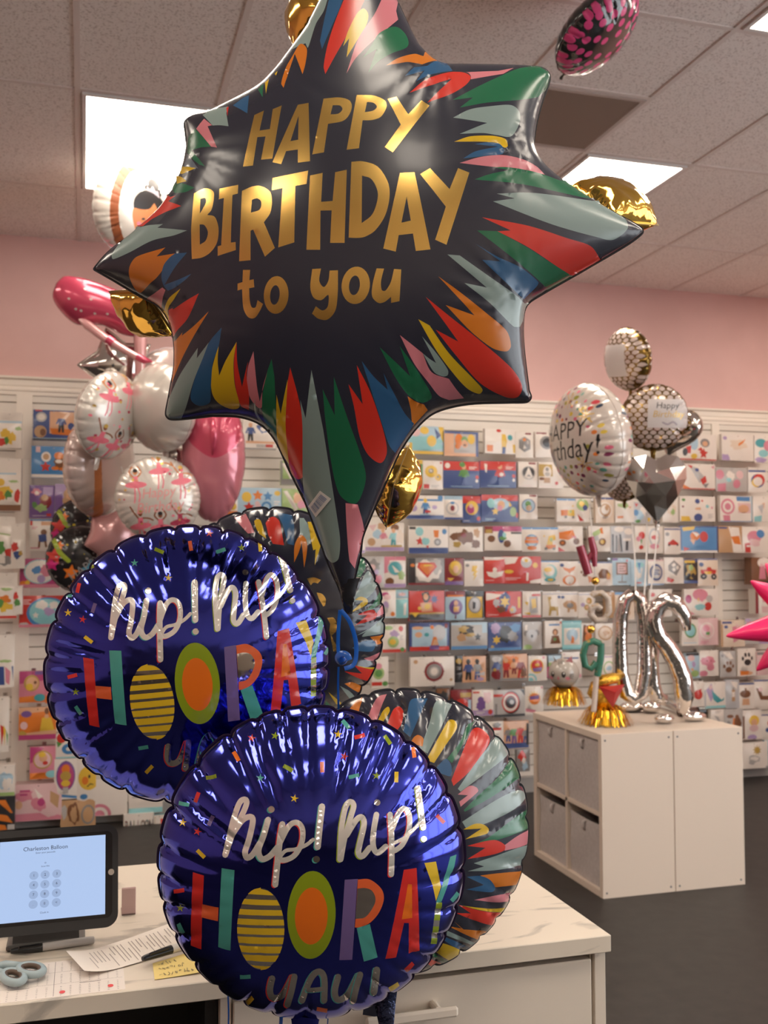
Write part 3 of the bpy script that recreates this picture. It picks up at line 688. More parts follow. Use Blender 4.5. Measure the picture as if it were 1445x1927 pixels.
# YAY!
for f, pts, w in ((B3, [(1035,1075),(1015,1180),(1045,1240),(1130,1215),(1215,1060)], 56), (B3, [(1230,1060),(1205,1180),(1170,1300)], 56), (B4, [(-55,1265),(20,1080),(90,1015),(140,1070),(140,1265)], 54), (B4, [(0,1175),(140,1165)], 40),
                  (B4, [(262,1060),(232,1190),(262,1260),(345,1215),(440,1045)], 54), (B4, [(455,1040),(420,1160),(395,1265)], 54), (B4, [(600,1000),(588,1100),(575,1190)], 62)):
    Q = [f(*p) for p in pts]
    for s in stroke([(x-2.2, y+1) for x, y in Q], w*.21453): HOORAY.append((IP['red' if f is B3 else 'teal'], s))
    for s in stroke(Q, w*.21453): HOORAY.append((m_silver, s))

def round_balloon(name, label, fr, R, H, n, seed, prints, base, seamm, spacing, creases=(), neck_at=-math.pi/2, group=None, back=None, ripple=1.0, sy=1.0, nk=None, edge=(.0008, .0028, .006), q=.62, bprints=()):
    h = Disc(R, H, n, seed, creases, ripple, sy, q); t = thing(name, label, 'balloon', fr.O, group)
    foil(fr, h, h.outline(), prints(h) if callable(prints) else prints, base, spacing, parent=t, seam=seamm, back=back, edge=edge, seamw=.0028, bprints=bprints(h) if callable(bprints) else bprints)
    if neck_at is not None:
        r = R*.985; L = R*.3 if nk is None else nk
        neck(fr, r*math.cos(neck_at), r*math.sin(neck_at)*sy, neck_at, L, R*.2, R*.12, back or base, t, thick=R*.04)
    return t, h
cr = lambda s, k, dep=.006: [(random.Random(s+i*7).uniform(-math.pi, math.pi), random.Random(s+i*3+1).uniform(.45, .68), dep*random.Random(s+i).uniform(.6, 1.2)) for i in range(k)]
BF = facing(589, 1623, 1.43, pitch=20)
t, h1 = round_balloon('round_balloon', 'front round purple balloon printed hip! hip! HOORAY, lowest in the bouquet', BF, .2125, .098, 28, 3, lambda h: [(m, BF.pxs(p, h)) for m, p in HOORAY], m_purple, m_purple_edge, .0058,
    creases=[(2.0, .5, .007), (1.33, .5, .008), (1.05, .62, .006), (.62, .5, .007), (2.62, .45, .007), (3.35, .62, .006), (3.9, .6, .006), (-.55, .6, .006), (-1.15, .66, .005)], neck_at=-1.62, sy=1.035, group='purple hooray balloons')
th = math.radians(-7)
def to2(p): x, y = p[0]-563.8, p[1]-1731.9; return (352+.93*(x*math.cos(th)-y*math.sin(th)), 1298+.93*(x*math.sin(th)+y*math.cos(th)))
BG = facing(357, 1250, 1.63, pitch=8, yaw=-2)
round_balloon('round_balloon', 'round purple balloon printed hip! hip! HOORAY, higher and left of its twin', BG, .2215, .092, 29, 8, lambda h: [(m, BG.pxs([to2(q) for q in p], h)) for m, p in HOORAY], m_purple, m_purple_edge, .0062,
    creases=[(2.35, .5, .008), (1.75, .55, .006), (1.2, .55, .007), (.8, .5, .007), (2.95, .5, .008), (3.16, .6, .007), (3.75, .5, .007), (4.2, .6, .006), (.2, .6, .006)], neck_at=-1.3, group='purple hooray balloons')

# striped balloons that show behind them
def feathers(fr, h, sets): return [(I[c], fr.pxs(P2(t, *o), h)) for o, ls in sets for c, t in ls]
S3 = (((640, 1290, .2699), (('orange', "55,180 ~100,120 155,80 120,215"), ('pink', "190,230 ~230,130 ~270,75 325,60 ~290,140 255,245"), ('yellow', "260,250 ~300,175 ~335,148 ~345,180 295,260"), ('red', "320,290 ~370,170 ~410,145 ~440,180 ~430,260 400,310"), ('blue', "440,320 ~470,180 ~500,95 610,90 ~550,220 490,360"),
   ('sage', "560,440 ~620,270 ~670,110 780,130 ~700,300 610,475"), ('yellow', "600,520 ~720,300 ~760,240 ~805,250 ~812,300 ~740,410 655,540"), ('orange', "490,400 ~515,360 ~545,345 ~580,370 575,425"), ('green', "745,510 ~830,400 890,270 940,240 ~850,420 780,540"), ('blue', "650,600 ~700,540 ~740,510 ~775,560 ~770,630 720,620"),
   ('red', "775,660 ~850,470 ~920,310 ~970,295 ~1035,350 ~1030,420 ~900,600 790,700"), ('sage', "820,720 ~930,560 ~1050,400 1110,330 ~1150,390 ~1170,440 ~1160,490 ~1000,620 840,740"), ('green', "860,870 ~960,770 ~1100,640 1180,530 1260,490 ~1275,590 ~1250,640 ~1050,780 870,880"), ('pink', "820,760 ~900,700 ~950,710 ~960,740 840,845 830,810 890,765"),
   ('sage', "850,950 ~1050,820 ~1200,740 ~1270,735 ~1285,790 ~1200,870 ~1020,960 880,1000"))),
 ((780, 1500, .17643), (('yellow', "520,345 ~640,285 ~730,290 ~790,340 ~770,390 540,450 715,335"), ('green', "640,505 ~800,420 ~1000,270 1250,90 ~1320,140 ~1320,260 ~1150,360 ~900,450"), ('pink', "960,510 ~1100,410 1290,310 ~1350,340 ~1345,410 ~1150,520 960,570"), ('red', "560,520 ~750,470 ~870,460 ~960,510 ~950,570 ~800,620 565,660 755,540"),
   ('sage', "630,705 ~850,630 ~1100,540 ~1220,510 ~1295,560 ~1290,640 ~1100,730 ~850,780 565,790 740,738"), ('orange', "700,835 ~900,810 ~1200,785 ~1275,810 ~1250,860 ~1080,930 860,960 ~800,890"), ('blue', "555,850 ~700,840 ~800,880 ~855,960 ~830,1010 ~700,1005 550,985 740,935"), ('pink', "635,1095 ~800,1060 ~1050,1000 1250,880 1260,970 ~1100,1070 ~900,1120"),
   ('yellow', "500,1155 ~700,1180 ~900,1185 ~1140,1130 ~1170,1160 ~1100,1210 ~900,1225 ~700,1205"), ('red', "470,1150 ~700,1210 ~900,1230 1150,1220 ~1110,1300 ~1000,1360 ~800,1360 ~600,1300 440,1235 600,1240"), ('orange', "420,1325 520,1410 ~700,1420 ~900,1430 975,1445 ~880,1530 ~800,1550 ~600,1490 370,1380 500,1400"), ('sage', "350,1425 ~500,1490 ~650,1550 880,1545 ~750,1600 ~600,1570 330,1470"),
   ('blue', "310,1485 ~450,1540 ~600,1600 850,1590 810,1670 ~650,1680 ~450,1610 300,1520"), ('yellow', "280,1550 ~400,1590 ~560,1660 ~605,1700 ~570,1750 ~450,1770 ~330,1720 225,1650"), ('green', "200,1660 ~350,1750 ~500,1790 540,1800 ~450,1830 ~330,1770 180,1690"), ('red', "140,1710 ~280,1770 420,1815 ~350,1850 ~250,1850 120,1760"))))
m_navy_shiny = mat('navy_foil', (.018, .019, .032), .2, coat=.25, spec=.5)
BH = facing(752, 1562, 1.67, yaw=16, pitch=12)
_, h3 = round_balloon('round_balloon', 'round navy feather striped balloon right of the front purple one', BH, .226, .085, 27, 12, lambda h: feathers(BH, h, S3), m_navy_shiny, m_navy_edge, .0085,
    creases=[(1.9, .6, .006), (1.35, .6, .006), (1.0, .62, .006), (.72, .6, .007), (.35, .66, .006), (.1, .6, .005), (-.3, .66, .006), (-.7, .6, .005)], neck_at=-1.75, group='navy feather striped round balloons')
S4 = (((400, 770, .13841), (('pink', "295,1475 450,1420 ~520,1560 570,1680 480,1690 ~380,1580"), ('yellow', "565,1520 ~610,1490 ~655,1520 730,1760 630,1690 ~580,1590"), ('red', "720,1550 ~770,1480 ~840,1465 ~910,1530 970,1850 820,1830 760,1720"), ('blue', "870,1400 1080,1440 ~1110,1600 1105,1850 1020,1830 ~960,1600"), ('sage', "1180,1480 1240,1480 ~1310,1600 1335,1830 1200,1830"))),
 ((540, 900, .17993), (('orange', "75,880 ~80,700 ~140,595 ~200,640 ~210,750 180,935 155,670 ~120,780"), ('yellow', "215,455 250,455 350,710 290,915 300,740 275,755"))),
 ((540, 1020, .16604), (('gold', "225,415 ~300,400 385,430 350,470 ~300,460 270,490"), ('gold', "335,570 ~400,590 ~440,650 ~430,720 410,730 360,640"), ('gold', "455,860 ~530,860 ~565,930 ~555,1010 ~510,1070 560,1170 560,1235 525,1240 480,1000 490,930"),
   ('green', "785,150 ~860,180 895,280 ~830,400 775,440"), ('sage', "705,690 ~800,550 ~880,370 ~930,330 ~1010,470 ~990,550 ~900,640 760,680"), ('yellow', "770,655 ~830,620 ~900,640 ~915,690 ~870,730 715,805 865,665"), ('green', "880,790 ~980,690 1050,560 1080,680 1000,740 900,800"), ('red', "800,825 ~900,780 ~980,770 ~1020,830 ~980,880 745,950 ~790,930 910,830"), ('pink', "1020,800 1085,710 1105,810 1020,850"),
   ('sage', "780,1065 ~900,1010 1105,840 1110,1030 950,1060 ~850,1070 930,980"), ('orange', "940,1075 1105,1050 1105,1140 1020,1165"), ('blue', "740,1200 ~850,1130 ~990,1120 ~1000,1180 ~960,1240 800,1235"), ('pink', "870,1320 1110,1230 1080,1360 920,1345"), ('yellow', "790,1400 ~900,1420 1075,1420 1060,1465 900,1450"), ('red', "650,1465 850,1490 760,1395 1050,1470 985,1610 800,1540"), ('orange', "650,1605 ~750,1590 945,1690 900,1750 800,1700"), ('sage', "600,1630 ~720,1700 800,1800 740,1800"), ('yellow', "470,1700 ~540,1760 640,1840 560,1840"), ('green', "440,1800 ~500,1850 560,1900 430,1880"))))
BI = facing(510, 1170, 1.95, yaw=-6, pitch=6)
round_balloon('round_balloon', 'round navy feather striped balloon with gold letters behind the star tail', BI, .2165, .088, 28, 15, lambda h: feathers(BI, h, S4), m_navy_shiny, m_navy_edge, .0095,
    creases=[(2.1, .6, .006), (1.7, .6, .006), (1.2, .62, .006), (.5, .6, .006), (.1, .66, .006), (-.4, .6, .005)], neck_at=-1.57, group='navy feather striped round balloons')
# tail of a balloon that hangs below the front one
TN = facing(722, 1868, 1.56)
tl = thing('round_balloon', 'crumpled dark blue foil balloon tail hanging in front of the drawer, its balloon hidden', 'balloon', TN.O)
neck(TN, 0, .012, -1.5, .085, .048, .014, mat('dark_blue_crumpled_foil', (.015, .02, .05), .16, metal=.7, bump=(55, .7, .008)), tl, thick=.02)
TN2 = facing(590, 1905, 1.45)

# curling ribbon on the star and the ribbons that run down to the weight
m_rib = mat('blue_ribbon', (.008, .09, .42), .25, coat=.4)
def ribbon(name, label, pts, w, cat='ribbon', group=None, m=m_rib, smoothn=5, nrm=None):
    Q = []
    P = [Vector(p) for p in pts]
    for i in range(len(P)-1):
        a, b, c, d = P[max(i-1,0)], P[i], P[i+1], P[min(i+2,len(P)-1)]
        for j in range(smoothn):
            s = j/smoothn; Q.append(.5*((2*b)+(c-a)*s+(2*a-5*b+4*c-d)*s*s+(3*b-3*c+d-a)*s**3))
    Q.append(P[-1]); b = MB(); b.tube(Q, w/2, 8, flat=.12, up=nrm if nrm is not None else (CAM-P[0]).normalized())
    return tag(b.build(name, m, smooth=True, auto=60), label, cat, group)
D = 1.452
rb = thing('curled_ribbon', 'blue curled ribbon tied under the point of the star balloon', 'ribbon', at(642, 1150, D))
def rpart(nm, pts, w, nrm=None):
    P = [Vector(p) for p in pts]; Q = []
    for i in range(len(P)-1):
        a, b, c, d = P[max(i-1,0)], P[i], P[i+1], P[min(i+2,len(P)-1)]
        for j in range(6):
            s = j/6; Q.append(.5*((2*b)+(c-a)*s+(2*a-5*b+4*c-d)*s*s+(3*b-3*c+d-a)*s**3))
    Q.append(P[-1]); b = MB(); b.tube(Q, w/2, 8, flat=.14, up=nrm if nrm is not None else (CAM-P[0]).normalized()); return b.build(nm, m_rib, rb, smooth=True, auto=60)
rpart('loop', [at(640, 1148, D), at(637, 1180, D+.002), at(636, 1215, D+.004), at(638, 1235, D+.004)], .0052)
rpart('loop', [at(641, 1148, D), at(658, 1170, D+.002), at(669, 1205, D+.006), at(670, 1235, D+.006), at(664, 1252, D+.004), at(648, 1258, D)], .0062)
cc = at(645, 1240, D); r0 = .0098
rpart('curl', [cc+_R*(r0*(1-.04*i)*math.cos(i*.7))+_U*(r0*(1-.04*i)*math.sin(i*.7))+_F*(.0016*i-.012) for i in range(20)], .0085, nrm=_F)
rpart('tail', [at(637, 1255, D), at(636, 1290, D+.01), at(637, 1335, D+.025), at(637, 1352, D+.06)], .0030)
for k, (x0, y0, x1, y1, dp, ww, lb) in enumerate(((428, 1872, 432, 1927, 1.50, .0022, 'thin blue ribbon hanging beside the dark opening under the counter'), (528, 1893, 530, 1927, 1.46, .0050, 'flat blue ribbon hanging left of the front balloon tail'), (617, 1905, 617, 1927, 1.46, .0016, 'hair thin blue ribbon hanging right of the front balloon tail'))):
    ribbon('ribbon', lb, [at(x0, y0-25, dp), at((x0+x1)/2, (y0+y1)/2, dp), at(x1, y1+40, dp), at(x1+20, y1+220, dp+.05)], ww)

# ------------------------------------------------------------------ the small gold foil stars that ride on the big one
def gold_star(label, px, py, d, r, ax, nn, H, k=4, inner=.74, seed=1):
    O = at(px, py, d); tc = (CAM-O).normalized(); fr = Fr(O, _R*nn[0]+_U*nn[1]+tc*nn[2], 0, up=_R*ax[0]+_U*ax[1])
    o = star2(0, 0, r, k, inner); rr = random.Random(seed)
    wv = [(rr.uniform(0, 6.28), rr.uniform(25, 95)/r*.08, rr.uniform(0, 6.28)) for _ in range(9)]
    def wr(P):
        x, y = P[:, 0], P[:, 1]; z = np.zeros(len(P)); q = np.sqrt(x*x+y*y)/r
        for a, f, p in wv:
            s_ = np.sin(f*(x*math.cos(a)+y*math.sin(a))+p+2.0*np.sin(f*.45*(y*math.cos(a)-x*math.sin(a))+p*2)); z += r*.010*(1-np.abs(s_))*2
        th = np.arctan2(y, x); z += r*.03*np.sin(k*6*th+wv[0][0])*np.clip(q-.35, 0, 1)
        return (z-.05*r)*np.clip(q*1.4+.15, 0, 1)
    h = Pillow(o, H, res=90, wrinkle=wr, power=.5, near=.004)
    t = thing('gold_star_balloon', label, 'balloon', fr.O, 'gold foil stars behind the big star balloon')
    foil(fr, h, o, [], m_gold, .0042, parent=t, seam=m_goldseam, edge=(.0008, .0022), seamw=.004)
    return t
gold_star('gold foil star showing above the right point of the big star balloon', 1155, 386, 1.57, .072, (.9, -.44), (.40, .80, .55), .036, seed=2)
gold_star('gold foil star below the left point of the big star balloon', 268, 590, 1.55, .056, (.76, -.65), (-.6, -.70, .52), .026, seed=4)
gold_star('gold foil star seen edge-on with a pale seam, right of the star tail', 748, 917, 1.57, .064, (.26, .96), (.96, -.26, .10), .036, seed=6)
gold_star('gold foil star at the upper left edge of the big star balloon', 583, 28, 1.57, .064, (.42, .9), (-.8, .3, .6), .032, seed=9)
# ================================================================== THE COUNTER AND WHAT LIES ON IT
CZ, CX, CY = .92, .9122, 1.6747
CYB = on_z(260, 1627, CZ).y
m_marble = noisy('marble_laminate', (.40, .36, .31), (.66, .585, .49), 3.4, rough=.35, lo=.33, hi=.42, detail=7, stretch=(1, 3.0, 3.0), distort=2.2)
m_cab = mat('white_cabinet_lacquer', (.66, .585, .50), .4)
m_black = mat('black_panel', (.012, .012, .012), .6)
ct = MB().bevbox((-1.9, CY, CZ-.030), (CX, CYB, CZ), .0015).build('countertop', m_marble)
tag(ct, 'long white marble look countertop running out of the left edge', 'countertop')
YF = CY+.030
xr = on_y(1137, 1800, YF).x; xd = on_y(1110, 1820, YF).x; xl = on_y(414, 1880, YF).x; xl2 = on_y(438, 1880, YF).x
zt = CZ-.030
cab = thing('drawer_cabinet', 'white drawer cabinet under the right end of the counter', 'cabinet', ((xl+xr)/2, CY+.3, 0))
b = MB()
b.bevbox((xr-.022, YF-.004, 0), (xr, CYB-.06, zt-.004), .001); b.bevbox((xd+.003, YF+.006, 0), (xr-.0225, CYB-.06, zt-.008), .001)
b.bevbox((xl, YF, 0), (xl2-.002, CYB-.06, zt-.001), .001); b.box((xl2-.002, YF+.03, .08), (xd+.003, CYB-.06, zt-.004))
b.build('body', m_cab, cab)
for k, (z0, z1) in enumerate(((.50, zt-.018), (.08, .495))):
    dr = MB().bevbox((xl2, YF-.006, z0), (xd, YF+.014, z1), .002).build('drawer', m_cab, cab)
    if k == 0:
        h = MB(); zc = on_y(800, 1908, YF-.03).z; ha, hb = on_y(688, 1905, YF-.036).x, on_y(862, 1905, YF-.036).x
        h.bevbox((ha, YF-.040, zc-.009), (hb, YF-.030, zc+.009), .004)
        for x in (ha+.035, hb-.035): h.tube([(x, YF-.034, zc+.004), (x, YF-.004, zc+.004)], .007, 12)
        h.build('handle', mat('cream_handle', (.72, .64, .55), .35), cab, smooth=False)
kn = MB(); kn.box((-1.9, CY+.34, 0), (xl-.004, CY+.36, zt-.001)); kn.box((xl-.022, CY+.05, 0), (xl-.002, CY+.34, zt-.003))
tag(kn.build('knee_space_lining', m_black), 'black boards filling the dark opening under the counter at the left', 'panel')  # black boards stand in for the unseen inside of the opening

# tablet till on a stand
m_case = mat('black_case', (.022, .021, .021), .45); m_glassb = mat('black_glass', (.006, .006, .007), .06, spec=.6)
tb0 = on_z(92, 1783, CZ)
tfr = Fr(Vector((tb0.x, tb0.y, 0)), (0, -math.cos(.30), math.sin(.30)))
_d = ray(88, 1653); TD = (tb0.y-.004)/_d.y; tc = CAM+_d*TD; tfr = Fr(tc, (0, -math.cos(.30), math.sin(.30)))
def tpx(x, y): return tfr.px(x, y)
tr, br = tpx(198, 1571), tpx(198, 1720)
sh = tr[1]-br[1]; sw = sh*4/3; sx1 = (tr[0]+br[0])/2; sx0 = sx1-sw; sy0, sy1 = br[1], tr[1]
tab = thing('tablet_till', 'black tablet till on a stand showing a number keypad', 'tablet', tc)
def rrect(x0, y0, x1, y1, r, n=6):
    out = []
    for cx, cy, a in ((x1-r, y1-r, 0), (x0+r, y1-r, 90), (x0+r, y0+r, 180), (x1-r, y0+r, 270)):
        for i in range(n+1):
            t = math.radians(a+90*i/n); out.append((cx+r*math.cos(t), cy+r*math.sin(t)))
    return out
def slab(name, fr, poly, z0, z1, m, parent, smooth=False):
    return MB().prism([fr.w(x, y, z0) for x, y in poly], fr.N*(z1-z0)).build(name, m, parent, smooth=smooth)
bz = sh*.135; be = sh*.045
slab('case', tfr, rrect(sx0-bz-be-.006, sy0-be-.016, sx1+bz+.004, sy1+be+.012, .022), -.016, .004, m_case, tab)
slab('bezel', tfr, rrect(sx0-bz, sy0-be, sx1+bz-.006, sy1+be, .010), .004, .0046, m_glassb, tab)
m_screen = mat('lit_screen', (.01, .01, .01), .08, emit=((.42, .56, .84), .95))
scr = slab('screen', tfr, [(sx0, sy0), (sx1, sy0), (sx1, sy1), (sx0, sy1)], .0047, .0049, m_screen, tab)
m_key = mat('screen_key', (.01, .01, .01), .2, emit=((.35, .47, .72), .85)); m_ink = mat('screen_text', (.02, .03, .07), .4)
def sput(tris, z): return [[tfr.w(x, y, z) for x, y in t] for t in tris]
sm = MB(); cxs = (sx0+sx1)/2+.0
def stext(s, cx, cy, h, sx=1):
    for t in textat(s, 0, 0, 1, sx=sx): sm.add([tfr.w(cx+x*h, cy-y*h, .0053) for x, y in t], [(2, 1, 0)], 1)
kx = [tpx(64, 1650)[0], tpx(85, 1650)[0], tpx(107, 1650)[0]]; ky = [tpx(85, y)[1] for y in (1646, 1664, 1682, 1700)]; cxs = kx[1]
for r in range(4):
    for c in range(3):
        n = len(sm.v); e = [tfr.w(kx[c]+.0075*math.cos(a), ky[r]+.0070*math.sin(a), .0051) for a in (2*math.pi*i/18 for i in range(18))]
        sm.add(e, [tuple(range(18))], 0); stext(('1','2','3','4','5','6','7','8','9','.','0','<')[r*3+c], kx[c], ky[r], .0042)
stext('Charleston Balloon', cxs, tpx(88, 1596)[1], .0068); stext('Enter your passcode', cxs, tpx(88, 1604)[1], .0028); stext('o', cxs, tpx(88, 1623)[1], .0040); stext('Enter PIN', cxs, tpx(88, 1630)[1], .0024); stext('Clock in', cxs, tpx(84, 1717)[1], .0030)
sm.build('keypad', [m_key, m_ink], scr)
hb = tpx(209, 1641)
hbm = MB(); hbm.add([tfr.w(hb[0]+.0052*math.cos(a), hb[1]+.0052*math.sin(a), .0048) for a in (2*math.pi*i/24 for i in range(24))], [tuple(range(24))])
hbm.build('home_button', mat('home_button_ring', (.55, .48, .42), .3), tab)
sd = MB(); w0, w1 = on_z(12, 1787, CZ).x, on_z(160, 1780, CZ).x
sd.bevbox((w0, tb0.y-.004, CZ), (w1, tb0.y+.10, CZ+.010), .003)
sd.prism([(w0+.01, tb0.y+.004, CZ+.010), (w1-.01, tb0.y+.004, CZ+.010), (w1-.012, tb0.y+.03, CZ+.075), (w0+.012, tb0.y+.03, CZ+.075)], (0, .02, 0))
sd.build('stand', mat('dark_grey_stand', (.10, .095, .09), .4), tab)
# clear acrylic sign holder behind the tablet
p = on_z(241, 1722, CZ); q = on_z(254, 1718, CZ)
ac = MB(); ac.bevbox((p.x-.012, p.y, CZ), (p.x+.014, p.y+.006, CZ+.050), .001); ac.bevbox((p.x-.012, p.y, CZ), (p.x+.014, p.y+.04, CZ+.003), .001)
tag(ac.build('acrylic_holder', mat('pinkish_acrylic', (.70, .48, .46), .15, trans=.35)), 'small pinkish clear acrylic holder standing behind the tablet', 'holder')

# paper sheets
m_paper = mat('white_paper', (.74, .67, .62), .7); m_print = mat('grey_print', (.25, .22, .22), .7); m_redink = mat('red_mark', (.7, .08, .08), .6)
pr = on_z(236, 1862, CZ); pt = on_z(230, 1797, CZ); x1 = pr.x; ya, yb = pr.y, pt.y; x0 = x1-.43
cal = MB(); cal.box((x0, ya, CZ), (x1, yb, CZ+.0006), 0)
zz = CZ+.0010; nx = 4; ny = 3; bw = (x1-x0)/nx; bh = (yb-ya)/ny; rr = random.Random(3)
def flat(b, x0, y0, x1, y1, z, m): b.add([(x0, y0, z), (x1, y0, z), (x1, y1, z), (x0, y1, z)], [(0, 1, 2, 3)], m)
for i in range(1, nx): flat(cal, x0+i*bw-.0004, ya+.003, x0+i*bw+.0004, yb-.003, zz, 1)
for j in range(1, ny): flat(cal, x0+.003, ya+j*bh-.0003, x1-.003, ya+j*bh+.0003, zz, 1)
for i in range(nx):
    for j in range(ny):
        bx, by = x0+i*bw, ya+j*bh
        flat(cal, bx+bw*.36, by+bh*.90, bx+bw*.66, by+bh*.935, zz, 1)
        for r in range(6):
            for c in range(7):
                w = rr.uniform(.0016, .0034); cx, cy = bx+bw*(.1+.8*c/6), by+bh*(.10+.72*r/5.4)
                flat(cal, cx-w/2, cy-.0007, cx+w/2, cy+.0007, zz, 1)
for X, Y in ((117, 1868), (208, 1856)):
    e = on_z(X, Y, CZ); cal.add([(e.x+.0045*math.cos(a), e.y+.006*math.sin(a), zz+.0002) for a in (2*math.pi*k/14 for k in range(14))], [tuple(range(14))], 2)
tag(cal.build('calendar_sheet', [m_paper, m_print, m_redink]), 'printed calendar sheet with two red dots lying at the counter edge', 'paper')
# curled receipt
A, B, C, Dq = [on_z(*q, CZ+.004) for q in ((124, 1801), (158, 1839), (372, 1776), (335, 1734))]
rc = MB(); K = 18
def rz(s): return .0022+.012*max(0, (1-s/.30))**2+.004*max(0, (s-.55)/.45)
def rp(s, t, dz=0): a = A+(Dq-A)*s; c = B+(C-B)*s; q = a+(c-a)*t; return (q.x, q.y, CZ+rz(s)+dz)
rc.add([rp(i/K, j/4) for i in range(K+1) for j in range(5)], [(i*5+j, i*5+j+1, (i+1)*5+j+1, (i+1)*5+j) for i in range(K) for j in range(4)], 0)
for i in range(24):
    s = .13+.80*i/24+rr.uniform(0, .008); L = rr.choice((.35, .5, .62, .7)); t0 = .15 if i % 5 else .38
    rc.add([rp(s, t0, .0007), rp(s, t0+L*.5, .0007), rp(s, min(.93, t0+L), .0007), rp(s+.007, min(.93, t0+L), .0007), rp(s+.007, t0+L*.5, .0007), rp(s+.007, t0, .0007)], [(0, 1, 4, 5), (1, 2, 3, 4)], 1)
tag(rc.build('receipt', [mat('receipt_paper', (.80, .73, .66), .6), mat('faint_print', (.40, .36, .34), .7)], smooth=True), 'long curled paper receipt running under the front purple balloon', 'receipt')
# sticky note
Q = [on_z(*q, CZ) for q in ((287, 1814), (372, 1790), (384, 1832), (291, 1845))]
sn = MB(); nr = MB()
def qp(s, t, z): q = Q[0]*(1-s)*(1-t)+Q[1]*s*(1-t)+Q[2]*s*t+Q[3]*(1-s)*t; return (q.x, q.y, CZ+z)
sn.add([qp(i/4, j/4, .0012+.002*(i/4)**2) for j in range(5) for i in range(5)], [(j*5+i, (j+1)*5+i, (j+1)*5+i+1, j*5+i+1) for j in range(4) for i in range(4)], 0)
rr = random.Random(11)
for ln, (n, y) in enumerate(((5, .20), (7, .50), (9, .80))):
    for k in range(n):
        cx = .10+.082*k; pts = [(cx+.06*rr.random(), y+rr.uniform(-.09, .09)) for _ in range(4)]
        for pl in stroke(pts, .016, 3): sn.add([qp(x, yy, .0020+.002*x*x) for x, yy in pl], [tuple(range(len(pl)))[::-1]], 1)
tag(sn.build('sticky_note', [mat('yellow_note', (.80, .62, .22), .7), mat('pencil', (.30, .24, .12), .7)]), 'yellow sticky note with handwriting beside the front purple balloon', 'note')
# markers
m_mk = mat('marker_black', (.012, .012, .013), .3); m_mkg = mat('marker_grey_barrel', (.42, .39, .37), .45); m_mkw = mat('marker_pale_barrel', (.62, .58, .54), .35)
def marker(name, label, a, c, e, r, mb):
    a, c, e = Vector(a), Vector(c), Vector(e); t = thing(name, label, 'marker', a)
    d = (c-a).normalized()
    MB().tube([a, a+d*.004, a+(c-a)*.25, a+(c-a)*.9, c], [r*.55, r*.72, r*.82, r*1.05, r*1.08], 14).build('cap', m_mk, t, smooth=True, auto=40)
    MB().tube([c, c+(e-c)*.05, c+(e-c)*.85, e-(e-c)*.02, e], [r*.98, r, r, r*.9, r*.6], 14).build('barrel', mb, t, smooth=True, auto=40)
    k = MB(); up = Vector((0, -.5, .9)).normalized(); k.prism([a+d*.012+up*r*.8, a+d*.05+up*r*.9, a+d*.05+up*r*1.4, a+d*.014+up*r*1.3], d.cross(up)*.004); k.build('clip', m_mk, t)
r = .0068
def onc(x, y): q = on_z(x, y, CZ+r); return (q.x, q.y, CZ+r+.0006)
marker('marker', 'black capped marker with grey barrel lying in front of the tablet stand', onc(20, 1791), onc(80, 1783), onc(178, 1769), r, m_mkg)
marker('marker', 'black capped marker lying on the receipt beside the front purple balloon', Vector(onc(268, 1812))+Vector((0, 0, .006)), Vector(onc(322, 1794))+Vector((0, 0, .006)), Vector(onc(395, 1770))+Vector((0, 0, .006)), r, m_mkw)
# scissors
m_sc = mat('pale_blue_handle', (.32, .40, .42), .4); m_scb = mat('brown_grip', (.10, .065, .045), .6)
scs = thing('scissors', 'scissors with pale blue and brown handles lying on the calendar sheet', 'scissors', on_z(20, 1848, CZ))
def ring(cx, cy, rx, ry, rot=0, n=20, z=.010):
    out = []
    for i in range(n+1):
        a = 2*math.pi*i/n; x, y = rx*math.cos(a), ry*math.sin(a); q = on_z(cx+x*math.cos(rot)-y*math.sin(rot), cy+x*math.sin(rot)+y*math.cos(rot), CZ); out.append((q.x, q.y, CZ+z))
    return out
for k, (cx, cy, rx, ry, rot, zz) in enumerate(((25, 1851, 20, 11, .15, .0105), (58, 1840, 23, 9.5, .05, .0125))):
    MB().tube(ring(cx, cy, rx, ry, rot, z=zz), .0062, 10, cap=False).build('handle', m_sc, scs, smooth=True)
    MB().tube(ring(cx, cy, rx*.80, ry*.74, rot, z=zz+.0012), .0042, 8, cap=False).build('grip', m_scb, scs, smooth=True)
MB().tube([(*on_z(38, 1832, CZ).xy, CZ+.011), (*on_z(10, 1829, CZ).xy, CZ+.011), (*on_z(-30, 1835, CZ).xy, CZ+.009)], [.007, .0075, .006], 10).build('handle', m_sc, scs, smooth=True)
MB().tube([(*on_z(8, 1846, CZ).xy, CZ+.010), (*on_z(-12, 1838, CZ).xy, CZ+.009), (*on_z(-30, 1835, CZ).xy, CZ+.008)], [.007, .007, .006], 10).build('handle', m_sc, scs, smooth=True)
bl = MB(); p = on_z(-28, 1835, CZ); q = on_z(-130, 1850, CZ); q2 = on_z(-130, 1838, CZ)
for e, z in ((q, .007), (q2, .0095)): bl.prism([(p.x, p.y-.006, CZ+z), (e.x, e.y, CZ+z), (p.x, p.y+.006, CZ+z)], (0, 0, .0018))
bl.build('blade', mat('steel', (.5, .5, .5), .25, metal=1.0), scs)

